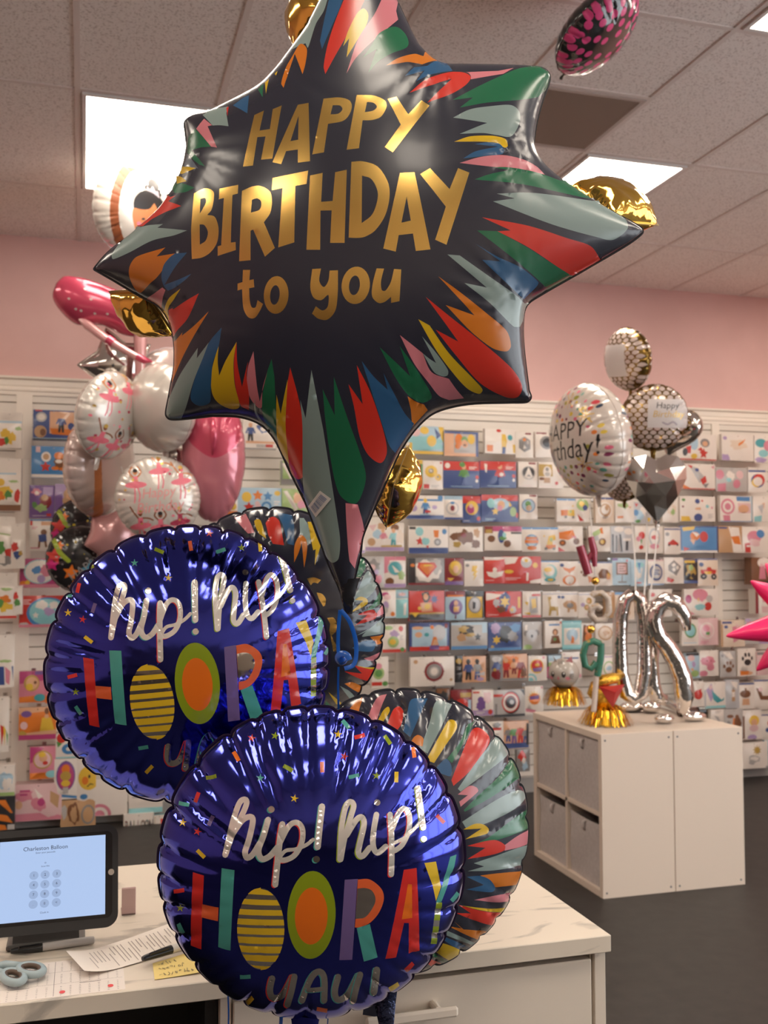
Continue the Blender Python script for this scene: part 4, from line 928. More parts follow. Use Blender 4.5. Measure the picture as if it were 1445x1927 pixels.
# ================================================================== THE WHITE CUBE UNITS
XB, YBX, HB = 2.3724, 4.4282, .77
m_unit = mat('white_unit_panel', (.70, .59, .495), .5); m_bin = noisy('grey_white_fabric', (.47, .42, .40), (.52, .47, .45), 60, rough=.85, bump=.1)
m_screw = mat('screw_cap', (.16, .15, .15), .5)
def cube_unit(label, x0, sg):
    """2 x 2 shelf, 0.39 deep in x (open side at -x for sg=-1), 0.77 long in y"""
    x1 = x0+.388; y0, y1 = YBX, YBX+.77; t = .032; u = thing('cube_shelf', label, 'shelf', ((x0+x1)/2, (y0+y1)/2, 0), 'white cube shelves')
    for y in (y0, y1-t): MB().bevbox((x0, y, 0), (x1, y+t, HB), .001).build('side_panel', m_unit, u)
    MB().bevbox((x0, y0+t, HB-t), (x1, y1-t, HB), .001).build('top_panel', m_unit, u); MB().bevbox((x0, y0+t, 0), (x1, y1-t, t), .001).build('bottom_panel', m_unit, u)
    xi0, xi1 = (x0+.004, x1-.012) if sg < 0 else (x0+.012, x1-.004)
    MB().box((xi0, y0+t, HB/2-.009), (xi1, y1-t, HB/2+.009)).build('shelf_board', m_unit, u); MB().box((xi0, (y0+y1)/2-.009, t), (xi1, (y0+y1)/2+.009, HB-t)).build('divider', m_unit, u)
    xb = x1-.012 if sg < 0 else x0
    MB().box((xb, y0+t, t), (xb+.012, y1-t, HB-t)).build('back_panel', m_unit, u)
    for sx in (x0+.020, x1-.024):
        for z in (.025, HB-.030):
            MB().tube([(sx, y0-.0012, z), (sx, y0+.001, z)], .0052, 12).build('screw', m_screw, u)
    return u
cube_unit('white cube shelf with four fabric bins facing left, left half of the pair', XB, -1)
cube_unit('white cube shelf standing back to back with its twin, right half of the pair', XB+.392, 1)
NB = {(0, 1): 'fabric bin in the upper cube nearest the camera', (1, 1): 'fabric bin in the upper cube farther back', (0, 0): 'fabric bin in the lower cube nearest the camera', (1, 0): 'fabric bin in the lower cube farther back'}
for (i, j), lb in NB.items():
    y0 = YBX+.036+i*.361; y1 = y0+.336; z0 = .032 if j == 0 else HB/2+.009; h = .318 if j == 0 else .336
    if j == 0: h = .300
    u = thing('fabric_bin', 'pale grey '+lb+' of the white unit', 'bin', (XB+.18, (y0+y1)/2, z0), 'pale fabric storage bins')
    b = MB(); x0 = XB+.010+(.006 if j == 0 else 0); n = 10; rr = random.Random(i*3+j)
    V = []
    for a in range(n+1):
        for c in range(n+1):
            s, t = a/n, c/n; bulge = .006*math.sin(math.pi*s)*math.sin(math.pi*t)*rr.uniform(.6, 1.2)+.004*math.sin(5*s+7*t+i)
            V.append((x0-bulge*.8+.004, y0+(y1-y0)*s, z0+.001+h*t-(.006*math.sin(math.pi*s) if c == n and j == 0 else 0)))
    b.add(V, [(a*(n+1)+c, a*(n+1)+c+1, (a+1)*(n+1)+c+1, (a+1)*(n+1)+c) for a in range(n) for c in range(n)])
    b.box((x0+.012, y0, z0+.001), (x0+.015, y1, z0+h-.012)); b.box((x0+.012, y0, z0+.001), (XB+.36, y0+.004, z0+h-.012)); b.box((x0+.012, y1-.004, z0+.001), (XB+.36, y1, z0+h-.012)); b.box((XB+.355, y0, z0+.001), (XB+.36, y1, z0+h-.012)); b.box((x0+.012, y0, z0+.001), (XB+.36, y1, z0+.004))
    b.build('box', m_bin, u, smooth=True, auto=40)
    tb = MB(); yc = (y0+y1)/2; tb.tube([(x0+.006, yc, z0+h-.012), (x0-.014, yc, z0+h-.018), (x0-.016, yc, z0+h-.045), (x0-.004, yc, z0+h-.060)], .010, 8, flat=.25, up=(1, 0, 0)); tb.build('pull_tab', m_bin, u, smooth=True)
# ================================================================== BALLOONS AROUND THE SHOP
def pm(n, c, r=.22, mt=0.0): return mat('foil_'+n, c, r, metal=mt, coat=.6, spec=.6)
m_pearl = pm('pearl', (.62, .57, .52), .25, .25); m_pearlp = pm('pearl_pink', (.60, .47, .44), .25, .3)
m_pk = pm('pink', (.60, .20, .25), .2, .35); m_hot = pm('rose', (.55, .06, .12), .2, .3); m_skin = mat('brown_skin_print', (.22, .065, .025), .35); m_skin2 = mat('tan_skin_print', (.48, .17, .06), .35)
m_lpk = pm('light_pink', (.62, .32, .32), .25, .35); m_pkp = mat('pink_print', (.72, .16, .22), .35); m_goldp = mat('gold_print', (.62, .40, .10), .3, metal=.6); m_blk = mat('black_print', (.015, .013, .014), .35); m_grp = mat('grey_print_tiara', (.34, .29, .33), .3)
m_clear = mat('clear_ribbon', (.75, .72, .70), .2)
KW = dict(edge=(.002, .008), ripple=.8)
def rb_(name, label, fr, R, H, n, seed, prints, base, spacing=.016, sy=1.0, group=None, neck_at=-math.pi/2, bprints=(), nk=None, q=.55, seamm=None, back=None):
    return round_balloon(name, label, fr, R, H, n, seed, prints, base, seamm or base, spacing, neck_at=neck_at, group=group, sy=sy, bprints=bprints, nk=nk, q=q, back=back, creases=cr(seed, 5, .010), **KW)
# the dancer prints that the ballerina balloons share, in print coordinates (u right, v up, unit radius)
def dancer(cx, cy, s, skin, tutu, pose=0):
    T = lambda pts: [(cx+x*s, cy+y*s) for x, y in pts]
    out = [(skin, T(ell(0, .62, .10, .12, n=12))), (m_blk if pose != 1 else m_goldp, T(ell(0, .70, .11, .09, n=12)))]
    arms = ([(-.08,.40),(-.26,.62),(-.12,.88)], [(.08,.40),(.26,.62),(.12,.88)]) if pose == 0 else ([(-.08,.40),(-.28,.70),(-.42,.95)], [(.08,.42),(.35,.40),(.55,.30)])
    for a in arms: out += [(skin, T(p)) for p in stroke(a, .07, 3)]
    out.append((tutu, T([(-.10,.44),(.10,.44),(.12,.1),(-.12,.1)]))); out.append((tutu, T(ell(0, .05, .48, .15, .1 if pose else 0, n=20))))
    for a in ([(-.05,-.05),(-.06,-.5),(-.10,-.75)], [(.06,-.05),(.16,-.4),(.10,-.72)]): out += [(m_pkp, T(p)) for p in stroke(a, .06, 3)]
    return out
def bits(R, k, seed, mats, lo=.02, hi=.05, clear=()):
    rr = random.Random(seed); out = []
    while len(out) < k:
        a, r = rr.uniform(0, 6.28), R*.93*math.sqrt(rr.random()); x, y = r*math.cos(a), r*math.sin(a)
        if any(abs(x-c[0]) < c[2] and abs(y-c[1]) < c[3] for c in clear): continue
        s = R*rr.uniform(lo, hi); m = rr.choice(mats)
        out.append((m, star2(x, y, s*1.3, 5, .5) if rr.random() < .4 else ell(x, y, s, s*.8, n=10)))
    return out
up = lambda lst: [(m, [(x, -y) for x, y in p]) for m, p in lst]
# --- ballerina bouquet, left
LD = 5.35
fr = facing(250, 395, LD+.05, yaw=34, pitch=-4)
R = .238
pr = [(m_skin, p) for p in stroke([(.16*R,-.95*R),(-.32*R,-.78*R),(-.62*R,-.30*R),(-.66*R,.25*R),(-.45*R,.75*R),(-.05*R,.98*R)], .17*R, 5)]+[(m_skin, p) for p in stroke([(.75*R,-.45*R),(.86*R,.1*R),(.66*R,.6*R)], .15*R, 4)]
pr += [(m_blk, ell(.20*R, .60*R, .16*R, .13*R)), (m_blk, ell(.04*R, .50*R, .09*R, .06*R)), (m_blk, ell(.36*R, .46*R, .08*R, .08*R)), (m_blk, ell(.14*R, .10*R, .42*R, .36*R)), (m_grp, [(x*R, y*R) for x, y in ((.0, .44), (.02, .53), (.09, .48), (.17, .57), (.25, .48), (.33, .50), (.38, .36), (.19, .42))]),
       (m_skin2, [(x*R, y*R) for x, y in curve([(-.26, -.02, True), (-.24, -.24, True), (-.05, -.52, True), (.16, -.62, True), (.38, -.48, True), (.52, -.22, True), (.54, -.02, True), (.44, .02, True), (.24, .22, False), (.12, .06, True), (-.10, .0, True)])]),
       (m_blk, ell(.02*R, -.18*R, .045*R, .025*R, .3)), (m_blk, ell(.32*R, -.20*R, .045*R, .025*R, -.3)), (m_hot, ell(.18*R, -.42*R, .06*R, .03*R)), (m_pkp, ell(-.06*R, -.30*R, .06*R, .045*R))]
rb_('round_balloon', 'white balloon printed with a dark haired ballerina in a tiara, highest on the left', fr, R, .105, 24, 21, pr, m_pearl, .011, group=None)
# ballerina shaped balloon: tutu, legs
bal = thing('ballerina_balloon', 'pink ballerina shaped balloon with tutu and legs, left of the star balloon', 'balloon', at(185, 575, LD+.15))
D = LD+.15
fr = facing(185, 574, D, yaw=0, roll=-14); o = P2("-.235,.045 ~-.20,.095 ~-.08,.115 ~.10,.105 ~.24,.085 ~.33,.02 ~.30,-.075 ~.18,-.115 ~.05,-.10 ~-.08,-.135 ~-.18,-.09 ~-.235,-.03", n=5)
rr = random.Random(4)
sp_ = [(m_pearl, ell(rr.uniform(-.18, .26), rr.uniform(-.07, .07), .0075, .006, n=8)) for _ in range(14)]
foil(fr, Pillow(o, .10, res=60, near=.006), o, sp_, m_hot, .014, name='tutu', parent=bal, edge=(.002, .008))
def limb(nm, pts, rad, m): 
    b = MB(); b.tube([at(x, y, D+dz) for x, y, dz in pts], rad, 14, up=_F); return b.build(nm, m, bal, smooth=True, auto=60)
limb('leg', [(262, 610, .06), (264, 640, .06), (264, 690, .06), (262, 735, .07), (256, 765, .08)], [.038, .036, .030, .024, .012], m_lpk)
limb('slipper', [(258, 722, .055), (253, 745, .055), (250, 760, .055), (251, 772, .06)], [.018, .024, .022, .004], m_hot)
limb('leg', [(146, 596, -.06), (165, 612, -.07), (200, 638, -.08), (240, 662, -.09), (262, 674, -.09)], [.008, .026, .024, .020, .018], m_lpk)
limb('slipper', [(258, 671, -.10), (272, 678, -.10), (287, 681, -.10)], [.020, .020, .003], m_hot)
limb('garter', [(203, 638, -.085), (214, 646, -.085)], [.027, .026], m_hot)
# silver faceted star
fr = facing(222, 690, LD+.30, yaw=10, roll=20); o = star2(0, 0, .215, 5, .62, rot=math.pi/2)
t = thing('silver_star_balloon', 'silver foil star balloon behind the ballerina leg', 'balloon', fr.O)
foil(fr, Pillow(o, .075, res=60, near=.006), o, [], m_silver, .016, parent=t, seam=m_silver, edge=(.002, .008))
R = .225
BP = lambda R, sd: sum([dancer(x*R, y*R, .52*R, sk, tu, po) for x, y, sk, tu, po in ((-.5, .32, m_skin2, m_pkp, 0), (.56, .35, m_skin2, m_pkp, 1), (.06, .62, m_skin2, m_pkp, 1), (-.44, -.66, m_skin, m_pkp, 1), (.02, -.72, m_skin, m_pkp, 0), (.48, -.62, m_skin, m_hot, 1))], [])
fr = facing(205, 782, LD, yaw=48, pitch=4, roll=-6)
rb_('round_balloon', 'round white balloon with small ballerina prints seen from its side', fr, .226, .105, 24, 23, BP(R, 1)+bits(R, 40, 5, [m_pkp, m_goldp, m_hot], .02, .045), m_pearl, .013, bprints=bits(R, 40, 6, [m_pkp, m_goldp, m_hot], .02, .05), sy=1.02)
fr = facing(303, 768, LD+.05, yaw=-48, pitch=0)
rb_('round_balloon', 'plain pearl white balloon between the ballerina print balloon and the star balloon', fr, .232, .125, 22, 24, [], m_pearl, sy=1.02, nk=.05)
fr = facing(318, 722, LD+.45, yaw=20)
rb_('round_balloon', 'pale pinkish pearl balloon showing above the plain pearl one', fr, .20, .10, 22, 25, [], m_pearlp)
fr = facing(188, 872, LD+.28, yaw=58, roll=9)
R = .295
pr = [(m_skin2, p) for p in stroke([(-.20*R,-.98*R),(-.48*R,-.6*R),(-.60*R,0),(-.52*R,.55*R),(-.25*R,.95*R)], .16*R, 5)]
rb_('round_balloon', 'large pale balloon with a brown stripe, left of the ballerina print one', fr, R, .125, 26, 26, pr, m_pearlp, .016, bprints=[(m_skin2, p) for p in stroke([(-.70*R,-.6*R),(-.86*R,0),(-.70*R,.6*R)], .12*R, 5)], sy=1.02)
fr = facing(402, 858, LD+.1, yaw=0, pitch=0)
R = .165
pr = [(m_hot, [(x*R, y*R) for x, y in curve([(-.86, 1.9, False), (.86, 1.9, False), (.84, .62, True), (.55, .2, True), (.02, -.06, True), (-.5, .2, True), (-.84, .62, True)])])]
t, h = rb_('pink_balloon', 'long pink balloon with deep pink heart shaped top below the star', fr, R, .09, 18, 27, pr, m_pk, .014, sy=2.12, neck_at=None)
b = MB(); b.tube([fr.w(-.002, .20, .075), fr.w(0, .15, .125), fr.w(0, .10, .115), fr.w(-.004, .055, .12), fr.w(-.006, .005, .098)], [.004, .020, .022, .014, .003], 10, flat=.8); b.build('spike', m_hot, t, smooth=True)
fr = facing(297, 938, LD-.05, yaw=2, roll=4)
R = .216
m_script = mat('pink_script', (.66, .25, .25), .35)
def uv_text(s, cx, cy, h, rot=0, sx=1.0, shear=0.0): return [[(x, -y) for x, y in t] for t in textat(s, cx, -cy, h, rot, sx, shear)]
pr = BP(R, 2)+[(m_script, p) for p in uv_text('Happy', .02*R, .14*R, .24*R, -.06, .9, .25)]+[(m_script, p) for p in uv_text('Birthday', .04*R, -.20*R, .26*R, -.06, .9, .25)]
pr += bits(R, 34, 9, [m_pkp, m_goldp, m_hot], .018, .04, clear=((0, 0, .7*R, .42*R),))
rb_('round_balloon', 'white balloon with ballerinas around pink Happy Birthday script', fr, R, .09, 30, 28, pr, m_pearl, .0085)
fr = facing(213, 1010, LD+.3, yaw=8, pitch=5); o = star2(0, 0, .155, 6, .78, rot=.3)
t = thing('pink_star_balloon', 'small pink foil balloon between the ballerina balloons and the black ones', 'balloon', fr.O)
foil(fr, Pillow(o, .08, res=60, near=.006), o, [], m_lpk, .014, parent=t, seam=m_lpk, edge=(.002, .008))
fr = facing(326, 858, LD+.15); o = star2(0, 0, .075, 6, .7)
t = thing('silver_star_balloon', 'tiny crumpled silver foil balloon above the Happy Birthday ballerina balloon', 'balloon', fr.O)
foil(fr, Pillow(o, .035, res=50, near=.004), o, [], m_silver, .010, parent=t, edge=(.002,))
# black starry birthday balloons
m_bfoil = pm('black', (.014, .013, .015), .2, .2); m_bt = mat('grey_letter_print', (.30, .27, .26), .35)
SB = lambda R, sd: sum([[(mat('neon_'+c, k, .3), star2(x*R, -y*R, s*R, 5, .48, rot=rt))] for c, k, x, y, s, rt in (('orange', (.75, .18, .02), -.34, .36, .24, .2), ('blue', (.04, .22, .32), .25, .30, .36, .5), ('purple', (.22, .06, .26), .27, .34, .19, .5), ('magenta', (.55, .02, .18), .82, .12, .30, .1), ('orange', (.75, .18, .02), -.20, .78, .20, .7), ('green', (.30, .38, .03), .24, .76, .16, .3), ('red', (.55, .05, .04), -.80, -.10, .26, .2), ('magenta', (.55, .02, .18), -.86, .16, .2, .4), ('orange', (.75, .18, .02), -.66, -.42, .14, .1))], [])\
   + [(mat('neon_green', (.30, .38, .03), .3), [(x*R, y*R) for x, y in p]) for p in stroke([(-.80, .55), (-.66, .22), (-.42, -.02)], .13, 4)]+bits(R, 22, sd, [mat('neon_yellow', (.70, .50, .03), .3), m_bt], .02, .05, clear=((.12*R, -.35*R, .7*R, .35*R),))\
   + [(m_bt, p) for p in uv_text('HAPPY', .06*R, -.22*R, .25*R, -.62, 1.0)]+[(m_bt, p) for p in uv_text('BIRTHDAY!', .22*R, -.50*R, .26*R, -.62, .95)]
BD = 5.75
fr = facing(153, 1052, BD, yaw=8, pitch=4)
rb_('round_balloon', 'black round HAPPY BIRTHDAY balloon with neon stars, the lower of the two', fr, .190, .085, 26, 31, SB(.19, 3), m_bfoil, .010, group='black neon star birthday balloons')
fr = facing(156, 996, BD+.24, yaw=14, pitch=4)
rb_('round_balloon', 'black round balloon with neon stars half hidden behind its lower twin', fr, .183, .085, 26, 32, SB(.183, 4), m_bfoil, .011, group='black neon star birthday balloons')
# ribbons of the left bouquet
for k, (a, b) in enumerate((((228, 878), (262, 1010)), ((303, 862), (285, 1010)), ((252, 485), (270, 760)), ((395, 985), (392, 1100)))):
    ribbon('ribbon', ('thin pale ribbon hanging from the ballerina print balloon', 'thin pale ribbon hanging from the plain pearl balloon', 'thin pale ribbon hanging from the dark haired ballerina balloon', 'thin pale ribbon hanging from the long pink balloon')[k], [at(*a, LD+.16), at((a[0]+b[0])/2+3, (a[1]+b[1])/2, LD+.18), at(*b, LD+.18)], .005, m=m_clear)

# --- birthday bouquet, right
RD = 5.42
m_dotw = pm('milky', (.60, .53, .48), .22, .1)
DC = [mat('dot_'+n, c, .35) for n, c in (('red', (.62, .05, .07)), ('pink', (.60, .12, .20)), ('orange', (.65, .18, .03)), ('yellow', (.62, .45, .05)), ('teal', (.10, .30, .25)), ('navy', (.02, .04, .08)), ('plum', (.16, .02, .07)), ('olive', (.28, .26, .04)))]
def dots(R, k, seed, clear=()):
    rr = random.Random(seed); out = []; P = []
    while len(out) < k:
        a, r = rr.uniform(0, 6.28), R*.97*math.sqrt(rr.random()); x, y = r*math.cos(a), r*math.sin(a)
        if any(math.hypot(x-p[0], y-p[1]) < R*.10 for p in P) or any(abs(x-c[0]) < c[2] and abs(y-c[1]) < c[3] for c in clear): continue
        P.append((x, y)); s = R*rr.choice((.026, .034, .038)); out.append((rr.choice(DC), ell(x, y, s*1.25, s, n=10)))
    return out
def burst(x, y, r): return [(m_goldp, p) for i in range(8) for p in stroke([(x+.15*r*math.cos(i*.785), y+.15*r*math.sin(i*.785)), (x+r*math.cos(i*.785)*(1 if i % 2 else .8), y+r*math.sin(i*.785)*(1 if i % 2 else .8))], r*.09, 1)]
fr = facing(1110, 828, RD-.05, yaw=-57, pitch=2)
R = .288
pr = dots(R, 95, 3, clear=((-.02*R, .02*R, .62*R, .34*R),))+burst(.58*R, .42*R, .2*R)+burst(.44*R, -.42*R, .2*R)+burst(.15*R, .74*R, .16*R)+burst(-.2*R, -.75*R, .18*R)
pr += [(m_blk, p) for p in uv_text('HAPPY', -.03*R, .20*R, .30*R, 0, 1.05, .15)]+[(m_blk, p) for p in uv_text('birthday!', 0, -.14*R, .36*R, 0, .92, .25)]
t, h = rb_('round_balloon', 'milky white round balloon with coloured dots and Happy Birthday lettering', fr, R, .165, 22, 41, pr, m_dotw, .0115, bprints=dots(R, 120, 8), sy=1.04, nk=.06, q=.5)
m_scw = pm('blush_scale', (.56, .45, .41), .25, .15); m_scg = mat('dark_gold_scale', (.20, .12, .03), .22, metal=.9); m_panel = mat('pale_panel', (.56, .51, .50), .4)
def scales(R):
    out = []; s = R*.235; j = 0; y = -R
    while y < R:
        x = -R+(s/2 if j % 2 else 0)
        while x < R+s:
            if x*x+y*y < (R*.98)**2: out.append((m_scw, [(x+s*.41*math.cos(a), y+s*.42*math.sin(a)) for a in (math.pi*i/8 for i in range(9))]+[(x-s*.05, y-s*.18), (x+s*.05, y-s*.18)]))
            x += s
        y += s*.56; j += 1
    return out
R = .172
fr = facing(1181, 676, RD+.15, yaw=-52, roll=-8)
rb_('round_balloon', 'balloon with a gold fish scale pattern, topmost of the right bouquet', fr, R, .088, 20, 43, scales(R)+[(m_panel, [(-.62*R, -.5*R), (.42*R, -.5*R), (.42*R, .5*R), (-.62*R, .5*R)])], m_scg, .010, bprints=scales(R), group='gold fish scale balloons')
fr = facing(1231, 786, RD+.05, yaw=6, roll=-2)
R = .176
pr = scales(R)+[(m_panel, [(-.24*R, -.30*R), (.96*R, -.30*R), (.96*R, .56*R), (-.24*R, .56*R)])]
pr += [(m_blk, p) for p in uv_text('Happy', .34*R, .36*R, .19*R, 0, 1.0, .1)]+[(m_goldp, p) for p in uv_text('Birthday', .38*R, .10*R, .20*R, 0, 1.0, .2)]+[(m_grp, p) for p in stroke([(.2*R, -.14*R), (.35*R, -.2*R), (.5*R, -.12*R), (.62*R, -.2*R)], .05*R, 3)]
rb_('round_balloon', 'balloon with a gold fish scale pattern and a white Happy panel', fr, R, .088, 20, 44, pr, m_scg, .009, bprints=scales(R), group='gold fish scale balloons')
fr = facing(1172, 900, RD+.35, yaw=-30)
rb_('round_balloon', 'gold fish scale balloon mostly hidden behind the dotted one', fr, .13, .07, 18, 45, scales(.13), m_scg, .012, group='gold fish scale balloons')
fr = facing(1270, 806, RD+.22, yaw=-38, roll=-24); o = [(x, -y) for x, y in heart2(0, 0, .165, .165, 30)]
t = thing('silver_heart_balloon', 'silver foil heart balloon showing its puckered edge right of the gold scale balloon', 'balloon', fr.O)
foil(fr, Pillow(o, .075, res=60, near=.006), o, [], m_silver, .013, parent=t, seam=m_silver, edge=(.002, .008))
# faceted silver heart (a cut gem shape)
fr = facing(1235, 912, RD-.10, yaw=0); k = .152
o = [(0, .84), (.32, 1.02), (.72, .95), (.98, .62), (1.0, .18), (.70, -.42), (.36, -.86), (0, -1.30), (-.36, -.86), (-.70, -.42), (-1.0, .18), (-.98, .62), (-.72, .95), (-.32, 1.02)]
inn = [(0, .42), (.45, .55), (.62, .12), (.30, -.40), (-.08, -.72), (-.34, -.30), (-.62, .10), (-.42, .55), (-.08, .05)]
hz = {1: .42, 2: .44, 3: .42, 4: .30, 5: .40, 6: .40, 7: .42, 0: .34, 8: .62}
V2 = [Vector((x*k, y*k)) for x, y in o]+[Vector((x*k, y*k)) for x, y in inn]; n = len(o)
r = delaunay_2d_cdt(V2, [(i, (i+1) % n) for i in range(n)], [], 1, 1e-6)
vs = [(p.x, p.y) for p in r[0]]; zs = [0 if any(i < n for i in og) else hz[min(og)-n]*k for og in r[3]]
V = [fr.w(x, y, z) for (x, y), z in zip(vs, zs)]; F = [tuple(f) for f in r[2]]; m0 = len(V)
V += [fr.w(x, y, -z) for (x, y), z in zip(vs, zs)]; F += [tuple(m0+i for i in f[::-1]) for f in r[2]]
t = thing('faceted_heart_balloon', 'silver faceted gem shaped heart balloon with pointed tail, lowest of the right bouquet', 'balloon', fr.O)
mesh('envelope', V, F, m_silver, parent=t, smooth=False)
neck(fr, 0, -1.26*k, -math.pi/2, .055, .035, .010, m_silver, t, thick=.012)
# strings
WT = at(1205, 1330, RD-.25)
m_line = mat('pale_curling_ribbon', (.66, .62, .60), .3)
for lb, a, b in (('pale ribbon hanging from the dotted birthday balloon', (1109, 948, RD-.04), (1113, 1040, RD-.25)), ('pale ribbon left of the faceted heart running to the silver numbers', (1189, 985, RD+.05), (1196, 1120, RD-.22)), ('pale ribbon under the faceted heart running to the silver numbers', (1217, 965, RD-.02), (1212, 1120, RD-.25)), ('pale ribbon from the tail of the faceted heart to the silver numbers', (1237, 985, RD-.10), (1222, 1130, RD-.25))):
    ribbon('ribbon', lb, [at(*a), at((a[0]+b[0])/2+2, (a[1]+b[1])/2, (a[2]+b[2])/2), at(*b)], .008, m=m_line)
# letter strand
SD = 5.12
ls = thing('letter_balloon_strand', 'strand of small pink, white and green letter balloons with gold balls on a pale pole', 'balloon', at(1120, 1335, SD))
def tb(nm, pts, rad, m, par=ls, d=SD, flat=1.0, n=12):
    b = MB(); P = [at(x, y, d+(z if len(q) else 0)) for x, y, *q in pts for z in (q[0] if q else 0,)]; b.tube(P, rad, n, up=_F, flat=flat); return b.build(nm, m, par, smooth=True, auto=60)
m_speck = noisy('speckled_white_letter', (.52, .44, .38), (.36, .24, .12), 34, rough=.25, lo=.55, hi=.68); m_grn = noisy('speckled_green_letter', (.05, .19, .13), (.40, .26, .06), 34, rough=.25, lo=.60, hi=.70)
b = MB(); b.tube([at(1091, 1027, SD), at(1100, 1056, SD), at(1107, 1080, SD)], [.022, .024, .022], 12, up=_F); b.tube([at(1111, 1010, SD), at(1117, 1035, SD), at(1119, 1066, SD)], [.016, .020, .012], 12, up=_F); b.tube([at(1106, 1052, SD), at(1115, 1040, SD)], [.014, .014], 10, up=_F); b.build('letter_n', mat('rose_letter', (.30, .04, .07), .2, metal=.2, coat=.6), ls, smooth=True, auto=60)
for nm, (x, y), rr_ in (('gold_ball', (1120, 1093), .021), ('gold_ball', (1112, 1184), .022)): MB().ball(at(x, y, SD), rr_, 14).build(nm, m_gold, ls, smooth=True)
b = MB(); b.tube([at(1114+3*i, y, SD) for i, y in enumerate((1122, 1118))]+[at(x, y, SD) for x, y in ((1132, 1116), (1144, 1126), (1146, 1150), (1138, 1166), (1122, 1168), (1111, 1156), (1112, 1144), (1124, 1140), (1130, 1146))], .017, 12, up=_F); b.build('letter_e', m_speck, ls, smooth=True, auto=60)
b = MB(); b.tube([at(x, y, SD) for x, y in ((1130, 1212), (1116, 1206), (1102, 1212), (1097, 1232), (1101, 1252), (1112, 1258), (1122, 1246))], .018, 12, up=_F); b.tube([at(x, y, SD) for x, y in ((1131, 1210), (1130, 1240), (1124, 1272))], .018, 12, up=_F); b.build('letter_a', m_grn, ls, smooth=True, auto=60)
tb('pole', [(1122, 1272), (1120, 1300), (1117, 1339)], .014, mat('pale_pole', (.62, .52, .46), .4)); tb('string', [(1113, 1000), (1117, 1040), (1120, 1100), (1116, 1180), (1114, 1210)], .003, m_line)
# silver number balloons standing on the unit
ND = 5.18
m_chr = mat('chrome_foil', (.80, .76, .73), .08, metal=1.0, bump=(26, .35, .01))
nb = thing('number_balloon', 'tall silver foil number zero balloon standing on the white cube unit', 'balloon', at(1195, 1345, ND+.05), 'silver number balloons')
b = MB(); b.tube([at(x, y, ND+.05) for x, y in ((1190, 1118), (1176, 1128), (1168, 1160), (1166, 1210), (1168, 1265), (1178, 1305), (1192, 1316), (1206, 1305), (1213, 1265), (1213, 1210), (1211, 1160), (1204, 1128), (1190, 1118))], [.034, .036, .038, .038, .040, .042, .040, .040, .040, .038, .036, .034, .034], 16, up=_F, cap=False); b.build('figure', m_chr, nb, smooth=True)
def foot(x, y, rx, ry, rz_, par, dz=0): q = at(x, y, ND+dz); c = on_z(x, y, HB); MB().ball((c.x, c.y, HB+rz_), 1, 16, scale=(rx, ry, rz_)).build('foot', m_chr, par, smooth=True)
foot(1190, 1340, .075, .05, .030, nb); foot(1225, 1342, .055, .045, .034, nb)
n2 = thing('number_balloon', 'silver foil number two balloon seen from behind on the white cube unit', 'balloon', at(1280, 1345, ND), 'silver number balloons')
b = MB(); b.tube([at(x, y, ND) for x, y in ((1292, 1186), (1288, 1158), (1272, 1136), (1252, 1130), (1236, 1142), (1229, 1168), (1238, 1196), (1256, 1218), (1272, 1244), (1284, 1276), (1288, 1310), (1284, 1342))], [.022, .036, .044, .046, .046, .044, .044, .046, .048, .050, .050, .022], 16, up=_F)
b.tube([at(x, y, ND+.07) for x, y in ((1231, 1200), (1226, 1240), (1228, 1285), (1236, 1312), (1252, 1318))], [.03, .036, .038, .038, .03], 16, up=_F); b.build('figure', m_chr, n2, smooth=True)
foot(1250, 1362, .055, .035, .026, n2); foot(1307, 1358, .070, .030, .026, n2); b = MB(); b.tube([(*on_z(1240, 1330, HB).xy, HB+.05), (*on_z(1275, 1342, HB).xy, HB+.035), (*on_z(1300, 1356, HB).xy, HB+.02)], [.03, .026, .018], 12); b.build('foot', m_chr, n2, smooth=True)
# little dark bottle
q = on_z(1300, 1349, HB); bo = thing('dark_bottle', 'dark brown bottle with a black cap lying behind the silver numbers', 'bottle', (q.x, q.y, HB))
MB().tube([(q.x-.06, q.y+.02, HB+.024), (q.x+.04, q.y+.02, HB+.024), (q.x+.055, q.y+.02, HB+.022)], [.023, .023, .016], 14).build('body', mat('brown_bottle', (.05, .018, .010), .3), bo, smooth=True, auto=40)
MB().tube([(q.x+.053, q.y+.02, HB+.024), (q.x+.092, q.y+.02, HB+.024)], [.024, .024], 14).build('cap', mat('glossy_black_cap', (.012, .012, .013), .15), bo, smooth=True, auto=40)
# fringe skirts, kitten and gold bird
def fringe(par, c, z0, r0, r1, k, seed):
    rr = random.Random(seed); b = MB()
    for i in range(k):
        a = rr.uniform(0, 2*math.pi); R1 = r1*rr.uniform(.55, 1.08); p0 = Vector((c.x+r0*rr.uniform(.3, 1)*math.cos(a), c.y+r0*rr.uniform(.3, 1)*math.sin(a), z0))
        a2 = a+rr.uniform(-.15, .15); p2 = Vector((c.x+R1*math.cos(a2), c.y+R1*math.sin(a2), HB+.002+rr.uniform(0, .012))); pm_ = (p0+p2)/2+Vector((.10*r1*math.cos(a), .10*r1*math.sin(a), .018+rr.uniform(0, .014)))
        w = Vector((-math.sin(a), math.cos(a), rr.uniform(-.5, .5))).normalized()*.0016; Q = [p0, (p0+pm_)/2+Vector((0, 0, .006)), pm_, (pm_+p2)/2+Vector((0, 0, .004)), p2]; V = []
        for q_ in Q: V += [q_-w, q_+w]
        b.add(V, [(2*j, 2*j+1, 2*j+3, 2*j+2) for j in range(4)])
    o = b.build('tinsel_fringe', mat('gold_tinsel', (.85, .48, .04), .16, metal=1.0), par, smooth=False); o['kind'] = 'stuff'; return o
